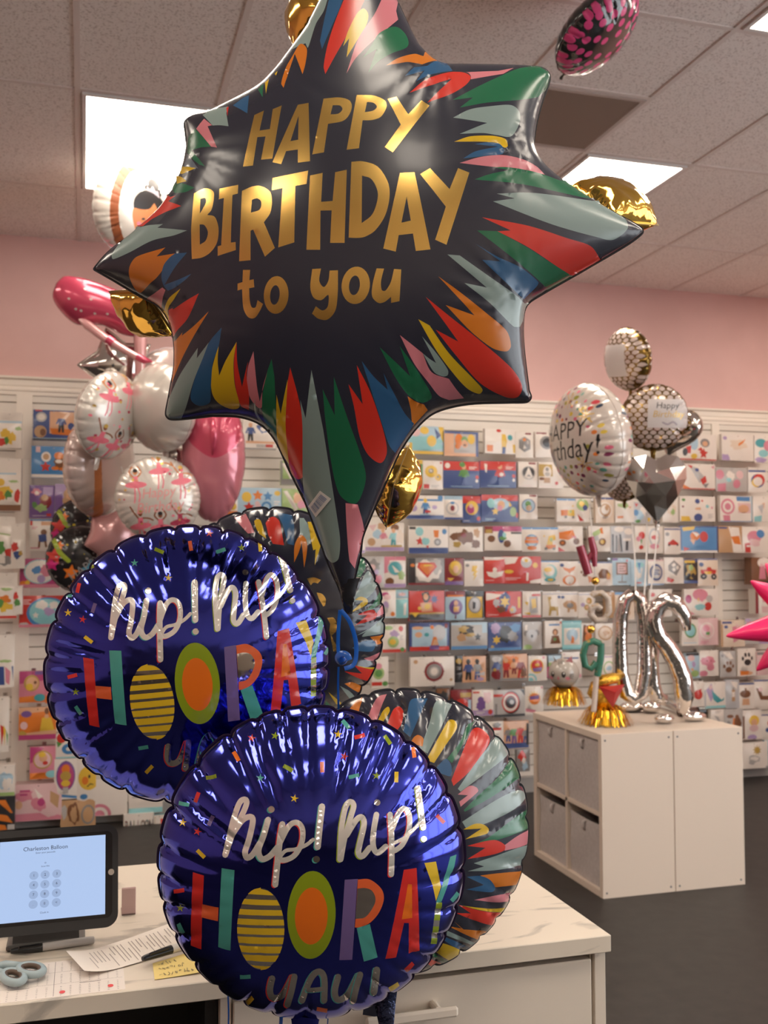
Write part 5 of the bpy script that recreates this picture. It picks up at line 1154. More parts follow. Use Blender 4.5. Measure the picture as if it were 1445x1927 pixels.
c = on_z(1066, 1328, HB); c.y += .03; kt = thing('kitten_balloon', 'grey kitten head balloon on a gold tinsel skirt, back corner of the white unit', 'balloon', (c.x, c.y, HB))
fringe(kt, c, HB+.105, .055, .125, 420, 5)
m_kit = mat('grey_kitten', (.40, .36, .32), .25, coat=.5); hc = Vector((c.x, c.y, HB+.105+.078))
MB().ball(hc, 1, 28, scale=(.092, .082, .085)).build('head', m_kit, kt, smooth=True)
vd = (CAM-hc); vd.z = 0; vd.normalize(); rt = Vector((-vd.y, vd.x, 0)); rt = rt if rt.dot(_R) > 0 else -rt
vd = Matrix.Rotation(math.radians(-14), 3, 'Z') @ vd; rt = Vector((-vd.y, vd.x, 0)); rt = rt if rt.dot(_R) > 0 else -rt
def onk(u, v, k=1.0):                # point on the head ellipsoid, u right, v up
    w = math.sqrt(max(0, 1-u*u-v*v)); d = rt*u+Vector((0, 0, 1))*v+vd*w; return hc+Vector((d.x*.092, d.y*.082, d.z*.085))*k
for s in (-1, 1):
    e = MB(); a, b_, tp = onk(.42*s-.2, .80, .98), onk(.42*s+.24, .72, .98), onk(.62*s, .72, 1.0)+Vector((0, 0, .040)); bk = onk(.45*s, .60, .8)-vd*.02
    e.add([a, b_, tp, bk], [(0, 1, 2), (1, 3, 2), (3, 0, 2), (0, 3, 1)]); e.build('ear', mat('pink_ear', (.45, .16, .18), .4) if s > 0 else m_kit, kt)
def patch(nm, u, v, ru, rv, m, k=1.004, par=kt):
    b = MB(); n = 16; b.add([onk(u, v, k)]+[onk(u+ru*math.cos(a), v+rv*math.sin(a), k) for a in (2*math.pi*i/n for i in range(n))], [(0, 1+i, 1+(i+1) % n) for i in range(n)]); return b.build(nm, m, par, smooth=True)
for u in (-.46, .26):
    ey = patch('eye', u, -.02, .125, .20, m_blk, 1.006); patch('eye_glint', u+.02, .07, .04, .07, mat('white_glint', (.8, .78, .75), .3), 1.010, ey)
    patch('blush', u+(.24 if u > 0 else -.14), -.26, .14, .12, mat('pink_blush', (.55, .18, .22), .4))
patch('mouth', -.08, -.26, .07, .12, mat('rose_mouth', (.50, .14, .17), .4))
b = MB()
for pts in ([(-.02, .92), (.02, .70)], [(-.16, .90), (-.10, .66)], [(.12, .88), (.12, .70)], [(.62, -.02), (.80, .02)], [(.60, -.12), (.80, -.12)], [(.58, -.22), (.76, -.26)]):
    b.tube([onk(*p, 1.004) for p in (pts[0], ((pts[0][0]+pts[1][0])/2, (pts[0][1]+pts[1][1])/2), pts[1])], .003, 6)
b.build('stripes', mat('dark_stripes', (.14, .12, .11), .5), kt)
c = on_z(1148, 1366, HB); c.y += .045; bd = thing('bird_balloon', 'gold balloon figure with wide open red mouth on a gold tinsel skirt', 'balloon', (c.x, c.y, HB))
fringe(bd, c, HB+.100, .035, .135, 420, 9)
m_redf = mat('red_foil', (.50, .03, .03), .25, metal=.3, coat=.5); m_glit = mat('gold_glitter_foil', (.75, .42, .06), .22, metal=1.0, bump=(90, .6, .01))
gz = HB+.10
b = MB(); b.tube([(c.x, c.y, gz-.04), (c.x-.012, c.y, gz+.02), (c.x-.030, c.y+.01, gz+.065), (c.x-.025, c.y+.01, gz+.11)], [.026, .046, .062, .045], 14); b.build('body', m_glit, bd, smooth=True)
b = MB(); b.tube([(c.x-.075, c.y-.02, gz+.105), (c.x-.03, c.y-.03, gz+.125), (c.x+.03, c.y-.035, gz+.135), (c.x+.085, c.y-.03, gz+.150)], [.022, .038, .036, .016], 14, flat=.8, up=(0, 0, 1)); b.build('beak_top', m_glit, bd, smooth=True)
b = MB(); a0 = Vector((c.x-.062, c.y-.05, gz+.098)); a1 = Vector((c.x+.080, c.y-.055, gz+.105)); lo = Vector((c.x+.008, c.y-.060, gz-.010)); mid = Vector((c.x+.01, c.y-.085, gz+.07)); bk = Vector((c.x, c.y-.01, gz+.08))
b.add([a0, a1, lo, mid, bk], [(0, 2, 3), (2, 1, 3), (0, 3, 1), (0, 4, 2), (4, 1, 2), (0, 1, 4)]); b.build('mouth', m_redf, bd)
# --- black balloon with pink dots under the ceiling
fr = Fr(at(1123, 60, 3.62), -_R*.55+_U*.80+_F*.26)
pd = mat('pink_dot_print', (.62, .06, .20), .25)
R = .175
t, h = rb_('round_balloon', 'black balloon with pink polka dots and pink front floating under the ceiling', fr, R, .075, 22, 51, [(pd, ell(0, 0, R*.72, R*.72, n=40))], pm('gloss_black', (.012, .012, .013), .15), .008, neck_at=-2.0, nk=.03, back=None,
   bprints=(lambda rr: [(pd, ell(r*math.cos(a), r*math.sin(a), .013, .015, n=12)) for r, k in ((.05, 5), (.088, 10), (.122, 15), (.150, 19), (.166, 22)) for a in (2*math.pi*(i+.4*(k % 3))/k+rr.uniform(-.1, .1) for i in range(k))])(random.Random(2)))
# --- hot pink spiky balloon cut by the right edge
sc_ = at(1530, 1170, 3.4)
m_hotpink = mat('hot_pink_foil', (1.0, .02, .17), .35, metal=.0, coat=.4)
spk = thing('spiky_balloon', 'hot pink spiky starburst balloon reaching in from the right edge', 'balloon', sc_)
MB().ball(sc_, .10, 20).build('core', m_hotpink, spk, smooth=True)
tips = [at(1366, 1197, 3.38), at(1412, 1093, 3.40), at(1423, 1262, 3.42), at(1440, 1060, 3.6), at(1450, 1220, 3.75)]
rr = random.Random(6)
for i in range(14):
    d = Vector((rr.gauss(0, 1), rr.gauss(0, 1), rr.gauss(0, 1))).normalized()
    if d.dot(-_R) > .15: continue
    tips.append(sc_+d*.27)
for tp in tips[:12]:
    d = (tp-sc_); L = d.length; d.normalize(); MB().tube([sc_+d*.05, sc_+d*L*.45, sc_+d*L*.8, sc_+d*L*.97, tp], [.062, .048, .024, .007, .001], 16).build('spike', m_hotpink, spk, smooth=True)
# ================================================================== THE PACKAGES ON THE SLATWALL
PC = {'w': (.70, .63, .57), 'c': (.66, .53, .42), 'k': (.022, .020, .022), 'g': (.22, .205, .20), 'G': (.42, .39, .37), 'r': (.50, .035, .025), 'd': (.20, .02, .025), 'o': (.62, .17, .025), 'y': (.66, .42, .05), 'n': (.045, .075, .22), 'b': (.06, .20, .42), 'l': (.36, .50, .60),
      't': (.06, .30, .33), 'T': (.24, .50, .52), 'e': (.09, .24, .06), 'E': (.30, .42, .16), 'm': (.40, .05, .16), 'p': (.58, .20, .26), 'P': (.64, .42, .42), 'u': (.16, .08, .25), 'U': (.38, .27, .45), 'B': (.17, .07, .03), 'a': (.46, .27, .14), 's': (.45, .44, .45), 'h': (.42, .27, .06), 'f': (.62, .34, .20)}
def pk_mat(c): return mat('pack_'+c, PC[c[0]], .28, coat=.35, spec=.5) if len(c) == 1 else mat('pack_'+c, PC[c[0]], .4)
def person(cx, cy, h, c1, c2, sk, w, hh):
    k = hh/w
    T = lambda p: [(cx+x*h*k, cy+y*h) for x, y in p]
    return [(c2, T([(-.13, .08), (.13, .08), (.15, .5), (.04, .5), (0, .2), (-.05, .5), (-.15, .5)])), (c1, T([(-.16, -.24), (.16, -.24), (.28, .06), (.18, .09), (.14, -.06), (.13, .12), (-.13, .12), (-.14, -.06), (-.18, .09), (-.28, .06)])), (sk, T(ell(0, -.37, .11, .13, n=14)))]
def blobp(cx, cy, rx, ry, seed, n=18):
    rr = random.Random(seed); a = [rr.uniform(.72, 1.15) for _ in range(n)]
    return curve([(cx+rx*a[i]*math.cos(2*math.pi*i/n), cy+ry*a[i]*math.sin(2*math.pi*i/n), True) for i in range(n)], 2)
def motifs(txt, w, hh, seed):
    out = []
    for it in txt.split(';'):
        q = it.split()
        if not q: continue
        k, c, v = q[0], q[1], []
        if k in 'hHF' and k != 'h': v = [float(x) for x in q[2:]]
        asp = w/hh
        if k == 'H': out.append((c, [(0, 0), (1, 0), (1, v[0]), (0, v[0])]))
        elif k == 'F': out.append((c, [(0, 1-v[0]), (1, 1-v[0]), (1, 1), (0, 1)]))
        elif k == 'q': p = [float(x) for x in q[2:]]; out.append((c, list(zip(p[::2], p[1::2]))))
        elif k == 'p': v = [float(x) for x in q[2:5]]; out += person(v[0], v[1], v[2], c, q[5], q[6], w, hh)
        else:
            v = [float(x) for x in q[2:]]
            if k == 'o': out.append((c, ell(v[0], v[1], v[2], v[3] if len(v) > 3 else v[2]*asp, n=22)))
            elif k == 'B': out.append((c, [(v[0], v[1]), (v[2], v[1]), (v[2], v[3]), (v[0], v[3])]))
            elif k == 's': out.append((c, [(v[0]+(x-v[0]), v[1]+(y-v[1])*asp) for x, y in star2(v[0], v[1], v[2], int(v[3]) if len(v) > 3 else 5, .5)]))
            elif k == 'h': out.append((c, [(x, y) for x, y in heart2(v[0], v[1], v[2], v[2]*asp)]))
            elif k == 'x': out.append((c, blobp(v[0], v[1], v[2], v[3] if len(v) > 3 else v[2]*asp, seed+len(out))))
            elif k == 'z': out.append((c, [(v[0]+x*v[2], v[1]+y*v[2]*asp) for x, y in ((-.35, -1), (.45, -1), (.2, -.35), (.5, -.3), (.1, .25), (.4, .3), (-.25, 1.1), (-.05, .4), (-.35, .35), (-.1, -.15), (-.45, -.2))]))
            elif k == 'f': out += [(c, ell(v[0]+x*v[2], v[1]+y*v[2]*asp, rx*v[2], ry*v[2]*asp, n=12)) for x, y, rx, ry in ((0, .38, .48, .36), (-.62, -.05, .17, .24), (-.24, -.45, .17, .26), (.24, -.45, .17, .26), (.62, -.05, .17, .24))]
            elif k == 'L': out += [(c, [(v[0], v[1]+i*v[3]), (v[0]+v[2]*(1-.25*(i % 2)), v[1]+i*v[3]), (v[0]+v[2]*(1-.25*(i % 2)), v[1]+(i+.5)*v[3]), (v[0], v[1]+(i+.5)*v[3])]) for i in range(int(v[4]))]
            elif k == 'R': # rainbow corner arcs
                for i, cc in enumerate((c, 'w', c)): out.append((cc, ell(v[0], v[1], v[2]*(1-.28*i), v[2]*(1-.28*i)*asp, n=24)))
    return out
PK_N = [0]
ORD = ('first', 'second', 'third', 'fourth', 'fifth', 'sixth', 'seventh', 'eighth', 'ninth', 'tenth', 'eleventh', 'twelfth', 'thirteenth')
m_hook = mat('chrome_hook', (.62, .60, .58), .2, metal=1.0)
HOOKME = None
def hook(x, z, y0):
    global HOOKME
    L = YW-.016-y0
    b = MB(); b.tube([(x, y0, z), (x, YW-.020, z)], .0028, 6); b.box((x-.012, YW-.024, z-.012), (x+.012, YW-.019, z+.012))
    o = b.build('slatwall_hook', m_hook); tag(o, 'chrome hook plugged into the white slatwall holding balloon packages', 'hook', 'chrome hooks on the slatwall')
def pack(desc, box, bg, mo='', row=0, bay='', dep=.20, t=.03, name='balloon_package', yaw=0.0, tall=0, lab=None, grp='balloon packages on the slatwall', cat='package'):
    px0, py0, px1, py1 = box; Y = YW-dep; PK_N[0] += 1; sd = PK_N[0]
    xa, xb = on_y(px0, (py0+py1)/2, Y).x, on_y(px1, (py0+py1)/2, Y).x; zb, za = on_y((px0+px1)/2, py1, Y).z, on_y((px0+px1)/2, py0, Y).z
    w, hh = xb-xa, za-zb; rr = random.Random(sd)
    M = motifs(mo, w, hh, sd); mats = [pk_mat(bg)]; mi = {bg: 0}; L = []
    G = 5; V = [(i/G, j/G) for i in range(G+1) for j in range(G+1)]
    rim = [(i/G, 0) for i in range(G)]+[(1, i/G) for i in range(G)]+[(1-i/G, 1) for i in range(G)]+[(0, 1-i/G) for i in range(G)]
    V = rim+[v for v in V if 0 < v[0] < 1 and 0 < v[1] < 1]; n = len(rim); E = [(i, (i+1) % n) for i in range(n)]
    for c, p in M:
        p = [(min(.995, max(.005, x)), min(.995, max(.005, y))) for x, y in p]
        if abs(area2(p)) < 1e-5: continue
        k = len(V); V += p; E += [(k+i, k+(i+1) % len(p)) for i in range(len(p))]
        if c not in mi: mi[c] = len(mats); mats.append(pk_mat(c))
        L.append((mi[c], p))
    r = delaunay_2d_cdt([Vector(v) for v in V], E, [], 0, 1e-6)
    vs = np.array([(p.x, p.y) for p in r[0]]); fs = np.array([tuple(f) for f in r[2]]); ce = vs[fs].mean(1); ms = np.zeros(len(fs), int)
    for m, p in L: ms[inside(ce, p)] = m
    ph = rr.uniform(0, 6); bul = .010*np.sin(np.pi*vs[:, 0])*np.sin(np.pi*vs[:, 1])+.0025*np.sin(7*vs[:, 0]+ph)*np.sin(6*vs[:, 1]+ph*2)*np.sin(np.pi*vs[:, 0])
    cx = (xa+xb)/2; yw = math.radians(yaw if yaw else rr.uniform(-4, 4)); cs, sn = math.cos(yw), math.sin(yw)
    def W(u, v, d): X = (u-.5)*w; D = d; return (cx+X*cs-D*sn, Y+X*sn+D*cs, za-v*hh)
    VV = [W(u, v, -b) for (u, v), b in zip(vs, bul)]; F = [(int(a), int(c), int(b)) if area2([vs[a], vs[b], vs[c]]) > 0 else (int(a), int(b), int(c)) for a, b, c in fs]; I_ = [int(x) for x in ms]
    # v runs down, so the winding above faces the room; sides and back of the stack
    k = len(VV); q = [W(0, 0, 0), W(1, 0, 0), W(1, 1, 0), W(0, 1, 0), W(0, 0, t), W(1, 0, t), W(1, 1, t), W(0, 1, t)]; VV += q
    F += [(k+a, k+b, k+c, k+d) for a, b, c, d in ((0, 1, 5, 4), (1, 2, 6, 5), (2, 3, 7, 6), (3, 0, 4, 7), (4, 5, 6, 7))]; I_ += [0]*5
    o = mesh(name, VV, F, mats, I_, None, False)
    o.data.polygons.foreach_set('use_smooth', [True]*len(fs)+[False]*5)
    label = lab or ('%s, %s row, %s' % (desc, ORD[row-1], bay))
    tag(o, label if len(label.split()) <= 16 else ' '.join(label.split()[:16]), cat, grp)
    hook(cx, za-.012, Y-.006)
    return o
R_, L_, F_, S_ = 'right bay', 'left bay', 'far right bay', 'far left bay'
def rows(bay, lst, **k):
    for it in lst:
        row, desc, box, bg = it[:4]; pack(desc, box, bg, it[4] if len(it) > 4 else '', row, bay, **{**k, **(it[5] if len(it) > 5 else {})})
rows(R_, (
 (1, 'blue and yellow seaside pack', (763, 802, 836, 855), 'l', 'x T .5 .6 .5 .3;F y .12;q y .85 .0 1 0 1 .6 .92 .4;o y .66 .52 .13 .2;o P .25 .22 .12 .16;o y .48 .15 .12 .14;q n .75 .05 .92 .3 .8 .45;B y .0 .6 .16 .95;o w .05 .66 .05 .06'),
 (1, 'orange bordered party pack with navy top', (835, 812, 901, 859), 'G', 'H n .10;B f 0 .1 .3 .9;B n 0 .88 .3 1;B G .28 .1 .92 .85;o o .42 .35 .12 .25;o e .58 .34 .1 .14;o f .58 .5 .1 .16;o y .78 .3 .11 .2;o o .38 .6 .08 .12;o B .58 .55 .05 .05;F f .14;B n .92 0 1 1'),
 (1, 'white pack with two yellow figures and orange square', (911, 808, 975, 854), 'w', 'B o .06 .66 .24 .92;o r .42 .06 .07 .07;q y .5 .2 .62 .2 .66 .5 .6 .95 .52 .95 .48 .5;B n .52 .72 .62 1;o t .76 .33 .08 .12;q y .84 .6 1 .62 1 .95 .86 .95', dict(yaw=5)),
 (1, 'white pack with dark grey hexagon', (970, 813, 1003, 862), 'w', 'B d .55 .03 .88 .10;q g .18 .3 .5 .18 .82 .32 .82 .65 .5 .78 .18 .62;o o .48 .3 .09 .06;q w .45 .5 .6 .62 .42 .66;o G .68 .4 .08 .08'),
 (1, 'white pack with dark round design beside the dotted balloon', (1007, 813, 1042, 861), 'w', 'o g .6 .42 .38 .26;o k .62 .42 .26 .18;B d .05 .02 .6 .09'),
 (1, 'white pack with blue rocket and red star', (1272, 817, 1349, 866), 'w', 'o l .42 .32 .11 .30;q b .32 .18 .42 0 .52 .18;q r .22 .5 .35 .45 .33 .75 .25 .75;q r .5 .6 .6 .5 .66 .7;s r .66 .74 .12;o g .7 .33 .12 .17;o f .7 .36 .07 .1;o k .2 .7 .06 .15;o y .42 .85 .08 .1;F r .05'),
 (2, 'green and yellow figure pack beside the gold star', (768, 865, 795, 921), 'e', 'H y .14;o n .45 .42 .32 .22;o y .40 .42 .13 .1;B y .0 .86 .45 1;o E .8 .85 .2 .1'),
 (2, 'white pack with two round yellow faces', (795, 867, 834, 921), 'w', 'o y .4 .38 .30 .21;o g .38 .36 .12 .08;o w .38 .36 .06 .04;o y .74 .58 .17 .12;o g .72 .56 .06 .04;B r .04 .82 .32 .98;L G .4 .85 .4 .05 2;B r .85 .03 .95 .1'),
 (2, 'red over navy pack with green capped figure', (834, 868, 902, 919), 'n', 'H r .34;o w .12 .17 .07 .1;p e .56 .5 .78 n f;o e .52 .12 .08 .10;L w .7 .2 .22 .06 2;o r .93 .58 .05 .07;o w .92 .72 .04 .06;L l .2 .92 .6 .04 1'),
 (2, 'red over navy pack with red capped figure', (903, 868, 971, 918), 'n', 'H r .34;q w .12 .1 .2 .12 .18 .45 .14 .4;p r .54 .5 .8 n f;o r .5 .12 .08 .09;o w .58 .5 .06 .07;L w .7 .2 .22 .06 2;o r .93 .55 .05 .07;o w .93 .7 .04 .06;L l .2 .92 .6 .04 1'),
 (2, 'white pack with black round badge', (975, 869, 1011, 917), 'w', 'B d .55 .02 .92 .1;o G .52 .44 .36 .27;o k .52 .42 .31 .22;q w .52 .2 .66 .45 .74 .58 .52 .68 .30 .58 .38 .45;q g .4 .58 .52 .50 .64 .58;L P .2 .93 .5 .03 1'),
 (2, 'pack with white robot on gold', (1013, 870, 1060, 919), 'w', 'B h .0 .08 .55 .55;o w .34 .38 .16 .22;o g .34 .28 .07 .08;o G .34 .46 .1 .08;B a .2 .6 .45 .8;o r .72 .8 .07 .07;L P .1 .93 .6 .03 1;o B .12 .64 .1 .06'),
 (2, 'white pack with a flying white and red rocket', (1284, 873, 1346, 921), 'w', 'q G .2 .1 .35 .12 .72 .6 .5 .75;q r .14 .04 .30 .08 .26 .2;o n .42 .24 .06 .07;q r .52 .62 .68 .45 .72 .7 .6 .82;q g .6 .8 .8 .75 .7 .95;q o 0 .8 .22 .95 .2 1 0 1;q p .88 .1 .98 .05 .96 .2;F r .04'),
 (3, 'white and blue pack with police pup figure', (763, 932, 836, 977), 'w', 'B b .1 .16 .95 .24;o U .2 .55 .09 .14;p b .5 .5 .75 n y;B l .36 .78 .62 .95;F n .17;o U .74 .5 .07 .09;o r .56 .68 .08 .06;o b .9 .1 .07 .12'),
 (3, 'white pack with round pale badge', (835, 933, 870, 978), 'w', 'H l .16;o s .45 .52 .34 .27;o w .45 .52 .28 .22;o d .45 .52 .12 .12;F n .10;o b .45 .3 .12 .06'),
 (3, 'small red over navy pack with golden round', (870, 933, 905, 984), 'n', 'H r .28;o y .5 .45 .34 .26;o m .42 .5 .2 .16;o P .44 .38 .1 .08;o r .86 .84 .1 .08;L w .08 .92 .3 .03 1'),
 (3, 'wide red over navy pack with balloon bunch', (905, 931, 976, 982), 'n', 'H r .22;o l .5 .35 .24 .22;o T .25 .32 .1 .18;o f .52 .38 .10 .16;o p .48 .5 .07 .1;s y .36 .62 .1;q y .72 .2 .82 .4 .74 .45;o E .85 .62 .09 .18;L l .1 .88 .28 .05 2;o r .96 .75 .04 .1'),
 (3, 'white pack with green creature in blue circle', (977, 930, 1011, 977), 'w', 'B d .55 .02 .95 .1;o n .5 .46 .38 .27;o l .5 .46 .34 .24;o e .46 .40 .15 .13;o a .5 .56 .16 .12;o E .4 .36 .05 .03'),
 (3, 'white pack with orange toy dump truck', (1047, 938, 1086, 982), 'w', 'H b .09;q o .18 .5 .52 .48 .55 .72 .2 .75;q y .52 .5 .85 .48 .88 .75 .5 .75;o g .42 .79 .07 .06;o g .8 .8 .07 .06;o E .66 .56 .06 .05;s y .78 .32 .06'),
 (3, 'white pack with green round toy balloon under the dotted balloon', (1083, 938, 1109, 982), 'w', 'o E .5 .28 .45 .26;o y .42 .24 .2 .12;o n .66 .4 .2 .12;q r .1 .66 .6 .95 .3 .98'),
 (3, 'cream pack with tan bear wreath', (1120, 936, 1156, 984), 'c', 'H n .08;o w .5 .5 .4 .33;o a .5 .5 .3 .25;o w .48 .48 .22 .18;o a .55 .42 .1 .1;L B .35 .75 .3 .05 2', dict(yaw=4)),
 (3, 'white pack with green toy plane', (1158, 932, 1193, 983), 'w', 'q E .1 .32 .6 .28 .7 .4 .5 .5 .15 .42;q e .4 .45 .5 .42 .48 .55;q o .1 .78 .4 .76 .4 .84 .1 .86;o r .7 .1 .06 .04;q f .65 .4 .85 .42 .75 .5'),
 (3, 'glittering clear silver blue pack under the faceted heart', (1192, 945, 1228, 985), 's', 'o l .3 .6 .2 .25;o w .5 .35 .2 .14;q r .05 .05 .25 .1 .1 .25;o b .1 .5 .12 .15;q y .6 .7 .9 .75 .8 .95;o e .2 .9 .15 .08;q w .4 .5 .55 .3 .6 .7'),
 (3, 'cream pack with pale flower sprig', (1246, 934, 1277, 983), 'w', 'x c .5 .5 .3 .25;x E .6 .6 .14 .12;x w .45 .45 .16 .14'),
 (3, 'white pack with planets and space helmets', (1278, 934, 1347, 981), 'w', 'o n .48 .2 .07 .1;o n .5 .85 .12 .16;q y .03 .8 .25 .8 .3 1 .03 1;o e .1 .15 .05 .06;o r .62 .18 .03 .04;o T .76 .4 .05 .07;x f .5 .5 .1 .06;o d .08 .42 .03 .04;o p .9 .45 .03 .05;L G .78 .7 .16 .05 4'),
 (4, 'white pack with red star and blue robots', (769, 990, 843, 1042), 'w', 'B k .02 .03 .18 .12;o T .27 .2 .1 .16;s r .28 .55 .11;o T .42 .55 .1 .14;o g .72 .58 .09 .13;o s .72 .58 .05 .07;q o .62 .15 .76 .15 .74 .42 .64 .4;q w .4 .42 .54 .08 .6 .1 .46 .45;F n .22;o b .9 .2 .06 .1;q r .42 .72 .5 .7 .48 .82'),
 (4, 'white pack with brown cluster of fierce figures', (844, 991, 909, 1038), 'w', 'x B .46 .42 .24 .3;x B .16 .4 .14 .18;x B .78 .7 .14 .18;x h .24 .72 .11 .14;o d .42 .35 .08 .1;x a .82 .25 .1 .2'),
 (4, 'white pack with purple header and round dragon prints', (912, 990, 981, 1036), 'w', 'H m .22;B d .0 .0 .22 .3;B h .03 .14 .2 .3;o B .18 .52 .1 .14;o n .44 .42 .09 .28;o e .48 .5 .1 .08;o B .6 .72 .1 .15;o T .52 .36 .05 .1;B k .7 .24 1 .32'),
 (4, 'white pack with orange lettered disc', (982, 992, 1017, 1038), 'w', 'H b .09;o b .5 .56 .36 .26;o l .5 .56 .30 .22;B o .2 .40 .8 .50;B o .14 .52 .86 .66;o o .52 .85 .26 .09'),
 (4, 'white pack with yellow toy digger', (1017, 992, 1050, 1039), 'w', 'H b .09;q y .45 .35 .8 .3 .85 .5 .65 .55 .7 .8 .3 .85 .35 .6;q o .3 .72 .85 .7 .85 .85 .25 .88;o g .3 .86 .09 .06;o g .75 .86 .09 .06;s y .2 .36 .07;o E .58 .5 .08 .08'),
 (4, 'white pack with big orange loader', (1050, 990, 1096, 1038), 'w', 'q o .05 .25 .6 .15 .68 .4 .4 .55 .05 .5;o B .18 .66 .13 .12;o B .72 .6 .13 .13;o o .18 .66 .06 .05;q r 0 .8 .3 .98 .1 1 0 1;q p .5 .4 .7 .38 .72 .5'),
 (4, 'white pack with tilted excavator print', (1108, 990, 1148, 1038), 'w', 'q E .1 .3 .5 .1 .62 .2 .3 .45;q o .5 .08 .64 .05 .66 .3 .55 .3;o B .6 .62 .17 .15;o y .6 .62 .1 .08;q s .15 .45 .4 .35 .45 .55 .2 .6'),
 (4, 'crinkled silver and black striped foil pack', (1149, 990, 1193, 1041), 's', 'B k .05 .3 .12 .98;B k .2 .35 .26 .95;q k .34 .3 .42 .3 .5 .95 .42 .95;o w .35 .12 .2 .1;B w .5 .45 .85 .55;q k .62 .55 .74 .55 .74 .9 .62 .9;o w .75 .2 .2 .12'),
 (4, 'white pack with red roses', (1194, 990, 1217, 1040), 'w', 'o r .55 .35 .26 .14;o p .3 .48 .2 .1;o r .5 .8 .2 .08;q e .4 .5 .6 .5 .5 .7'),
 (4, 'white pack with rosy round vase', (1219, 990, 1248, 1041), 'w', 'o s .4 .42 .36 .35;o w .4 .42 .26 .26;o r .4 .42 .2 .08;o p .4 .75 .3 .1'),
 (4, 'white pack with red racing car and dark header line', (1249, 992, 1281, 1043), 'w', 'B n 0 .05 1 .10;o g .18 .26 .11 .07;q r .2 .58 .5 .45 .85 .6 .85 .66 .2 .66;o k .28 .66 .07 .04;o k .78 .66 .07 .04'),
 (4, 'blue pack with orange and red toy cars', (1281, 990, 1349, 1040), 'n', 'B b .04 .05 .97 .9;q y .05 .05 .4 0 .36 .14 .08 .2;o o .38 .38 .13 .16;o r .62 .4 .11 .2;q w .3 .2 .5 .3 .42 .42;q f .24 .5 .4 .5 .34 .7;F w .08;q r .08 .78 .25 .85 .1 .95'),
 (5, 'dark pack with orange red shield', (768, 1050, 836, 1101), 'g', 'x w .5 .5 .42 .4;B k 0 0 .2 1;x G .75 .3 .18 .3;q r .28 .17 .72 .17 .79 .32 .52 .74 .24 .34;q o .33 .22 .68 .22 .73 .33 .52 .64 .3 .35;q y .42 .24 .62 .24 .66 .3 .42 .32;F d .08;o o .12 .27 .06 .06'),
 (5, 'dark red pack with golden haired round portrait', (837, 1050, 872, 1101), 'd', 'o h .56 .38 .36 .28;o y .56 .30 .28 .18;o f .56 .42 .16 .14;q y .12 .74 .5 .74 .3 .86;F u .14'),
 (5, 'white pack with yellow lightning bolt', (873, 1053, 910, 1103), 'w', 'H k .05;z y .52 .5 .34;o g .16 .22 .10 .06'),
 (5, 'red pack with red and white ball', (911, 1048, 949, 1098), 'r', 'H w .12;q r 0 .2 1 .08 1 .4 0 .4;o d .5 .52 .40 .28;o r .5 .46 .38 .24;q w .1 .55 .36 .58 .5 .5 .64 .58 .98 .52 .85 .72 .5 .8 .2 .72;o w .5 .48 .1 .08;L P .08 .87 .4 .05 1'),
 (5, 'wide red pack with white swirl and ball', (948, 1047, 1017, 1098), 'r', 'q w 0 .02 .4 .02 .3 .25 .05 .3;o s .6 .22 .15 .2;o w .6 .12 .12 .1;o y .6 .16 .05 .06;o y .84 .33 .07 .1;o y .14 .56 .12 .07;q w .6 .6 .66 .6 .65 .9 .6 .9;q w .7 .9 1 .82 1 1 .7 1;L P .05 .78 .4 .06 2;q p .5 .58 .62 .55 .62 .6'),
 (5, 'white pack with pale green dinosaur egg', (1017, 1055, 1053, 1100), 'w', 'H b .06;o T .5 .48 .36 .32;o w .44 .42 .28 .22;o y .36 .38 .2 .1;o t .48 .8 .3 .09;o y .5 .8 .16 .05'),
 (5, 'white pack with orange fox', (1053, 1056, 1088, 1103), 'w', 'o n .12 .16 .1 .07;q o .15 .24 .5 .3 .85 .2 .75 .36 .55 .44 .5 .52 .45 .44 .25 .36;o o .5 .76 .36 .2;o w .52 .76 .24 .17;q g .46 .86 .56 .86 .52 .93'),
 (5, 'white pack with small brown paw behind the strand', (1088, 1057, 1122, 1102), 'w', 'H n .05;f B .35 .45 .3;q o .5 .6 .9 .7 .6 .9'),
 (5, 'white pack with brown hedgehog', (1122, 1057, 1152, 1102), 'w', 'H n .06;q B .1 .5 .3 .3 .65 .32 .9 .55 .85 .72 .15 .7;q f .6 .5 .9 .55 .85 .75 .6 .75;q y .7 .45 .82 .52 .74 .7'),
 (5, 'blue pack with brown framed sign', (1152, 1050, 1186, 1101), 'l', 'B u 0 0 .3 .1;B B .2 .16 .84 .62;B P .28 .22 .76 .56;L B .34 .28 .36 .09 3;B g .48 .62 .56 .88;B g .3 .86 .78 .92;o r .82 .1 .06 .04'),
 (5, 'shiny icy blue clear pack', (1187, 1053, 1217, 1103), 'l', 'q w .2 .3 .3 .2 .5 .6 .4 .8;q w .6 .3 .7 .35 .6 .7;o T .5 .2 .3 .1;q b .4 .12 .6 .12 .5 .4;B r .35 .85 .65 .9;o w .5 .6 .12 .1'),
 (5, 'white pack with navy round badge', (1219, 1053, 1249, 1101), 'w', 'o n .5 .5 .4 .33;o G .5 .5 .32 .25;L n .3 .4 .4 .08 3;F b .05;H P .06'),
 (5, 'white pack with tilted black checkerboard', (1250, 1049, 1286, 1098), 'w', 'q g .2 .3 .5 .1 .85 .35 .6 .7 .2 .5;q w .35 .28 .5 .2 .58 .3 .44 .38;q w .55 .38 .68 .3 .74 .42 .62 .48;q w .36 .44 .5 .38 .56 .5 .44 .55;q r .15 .75 .5 .85 .4 .97 .12 .92'),
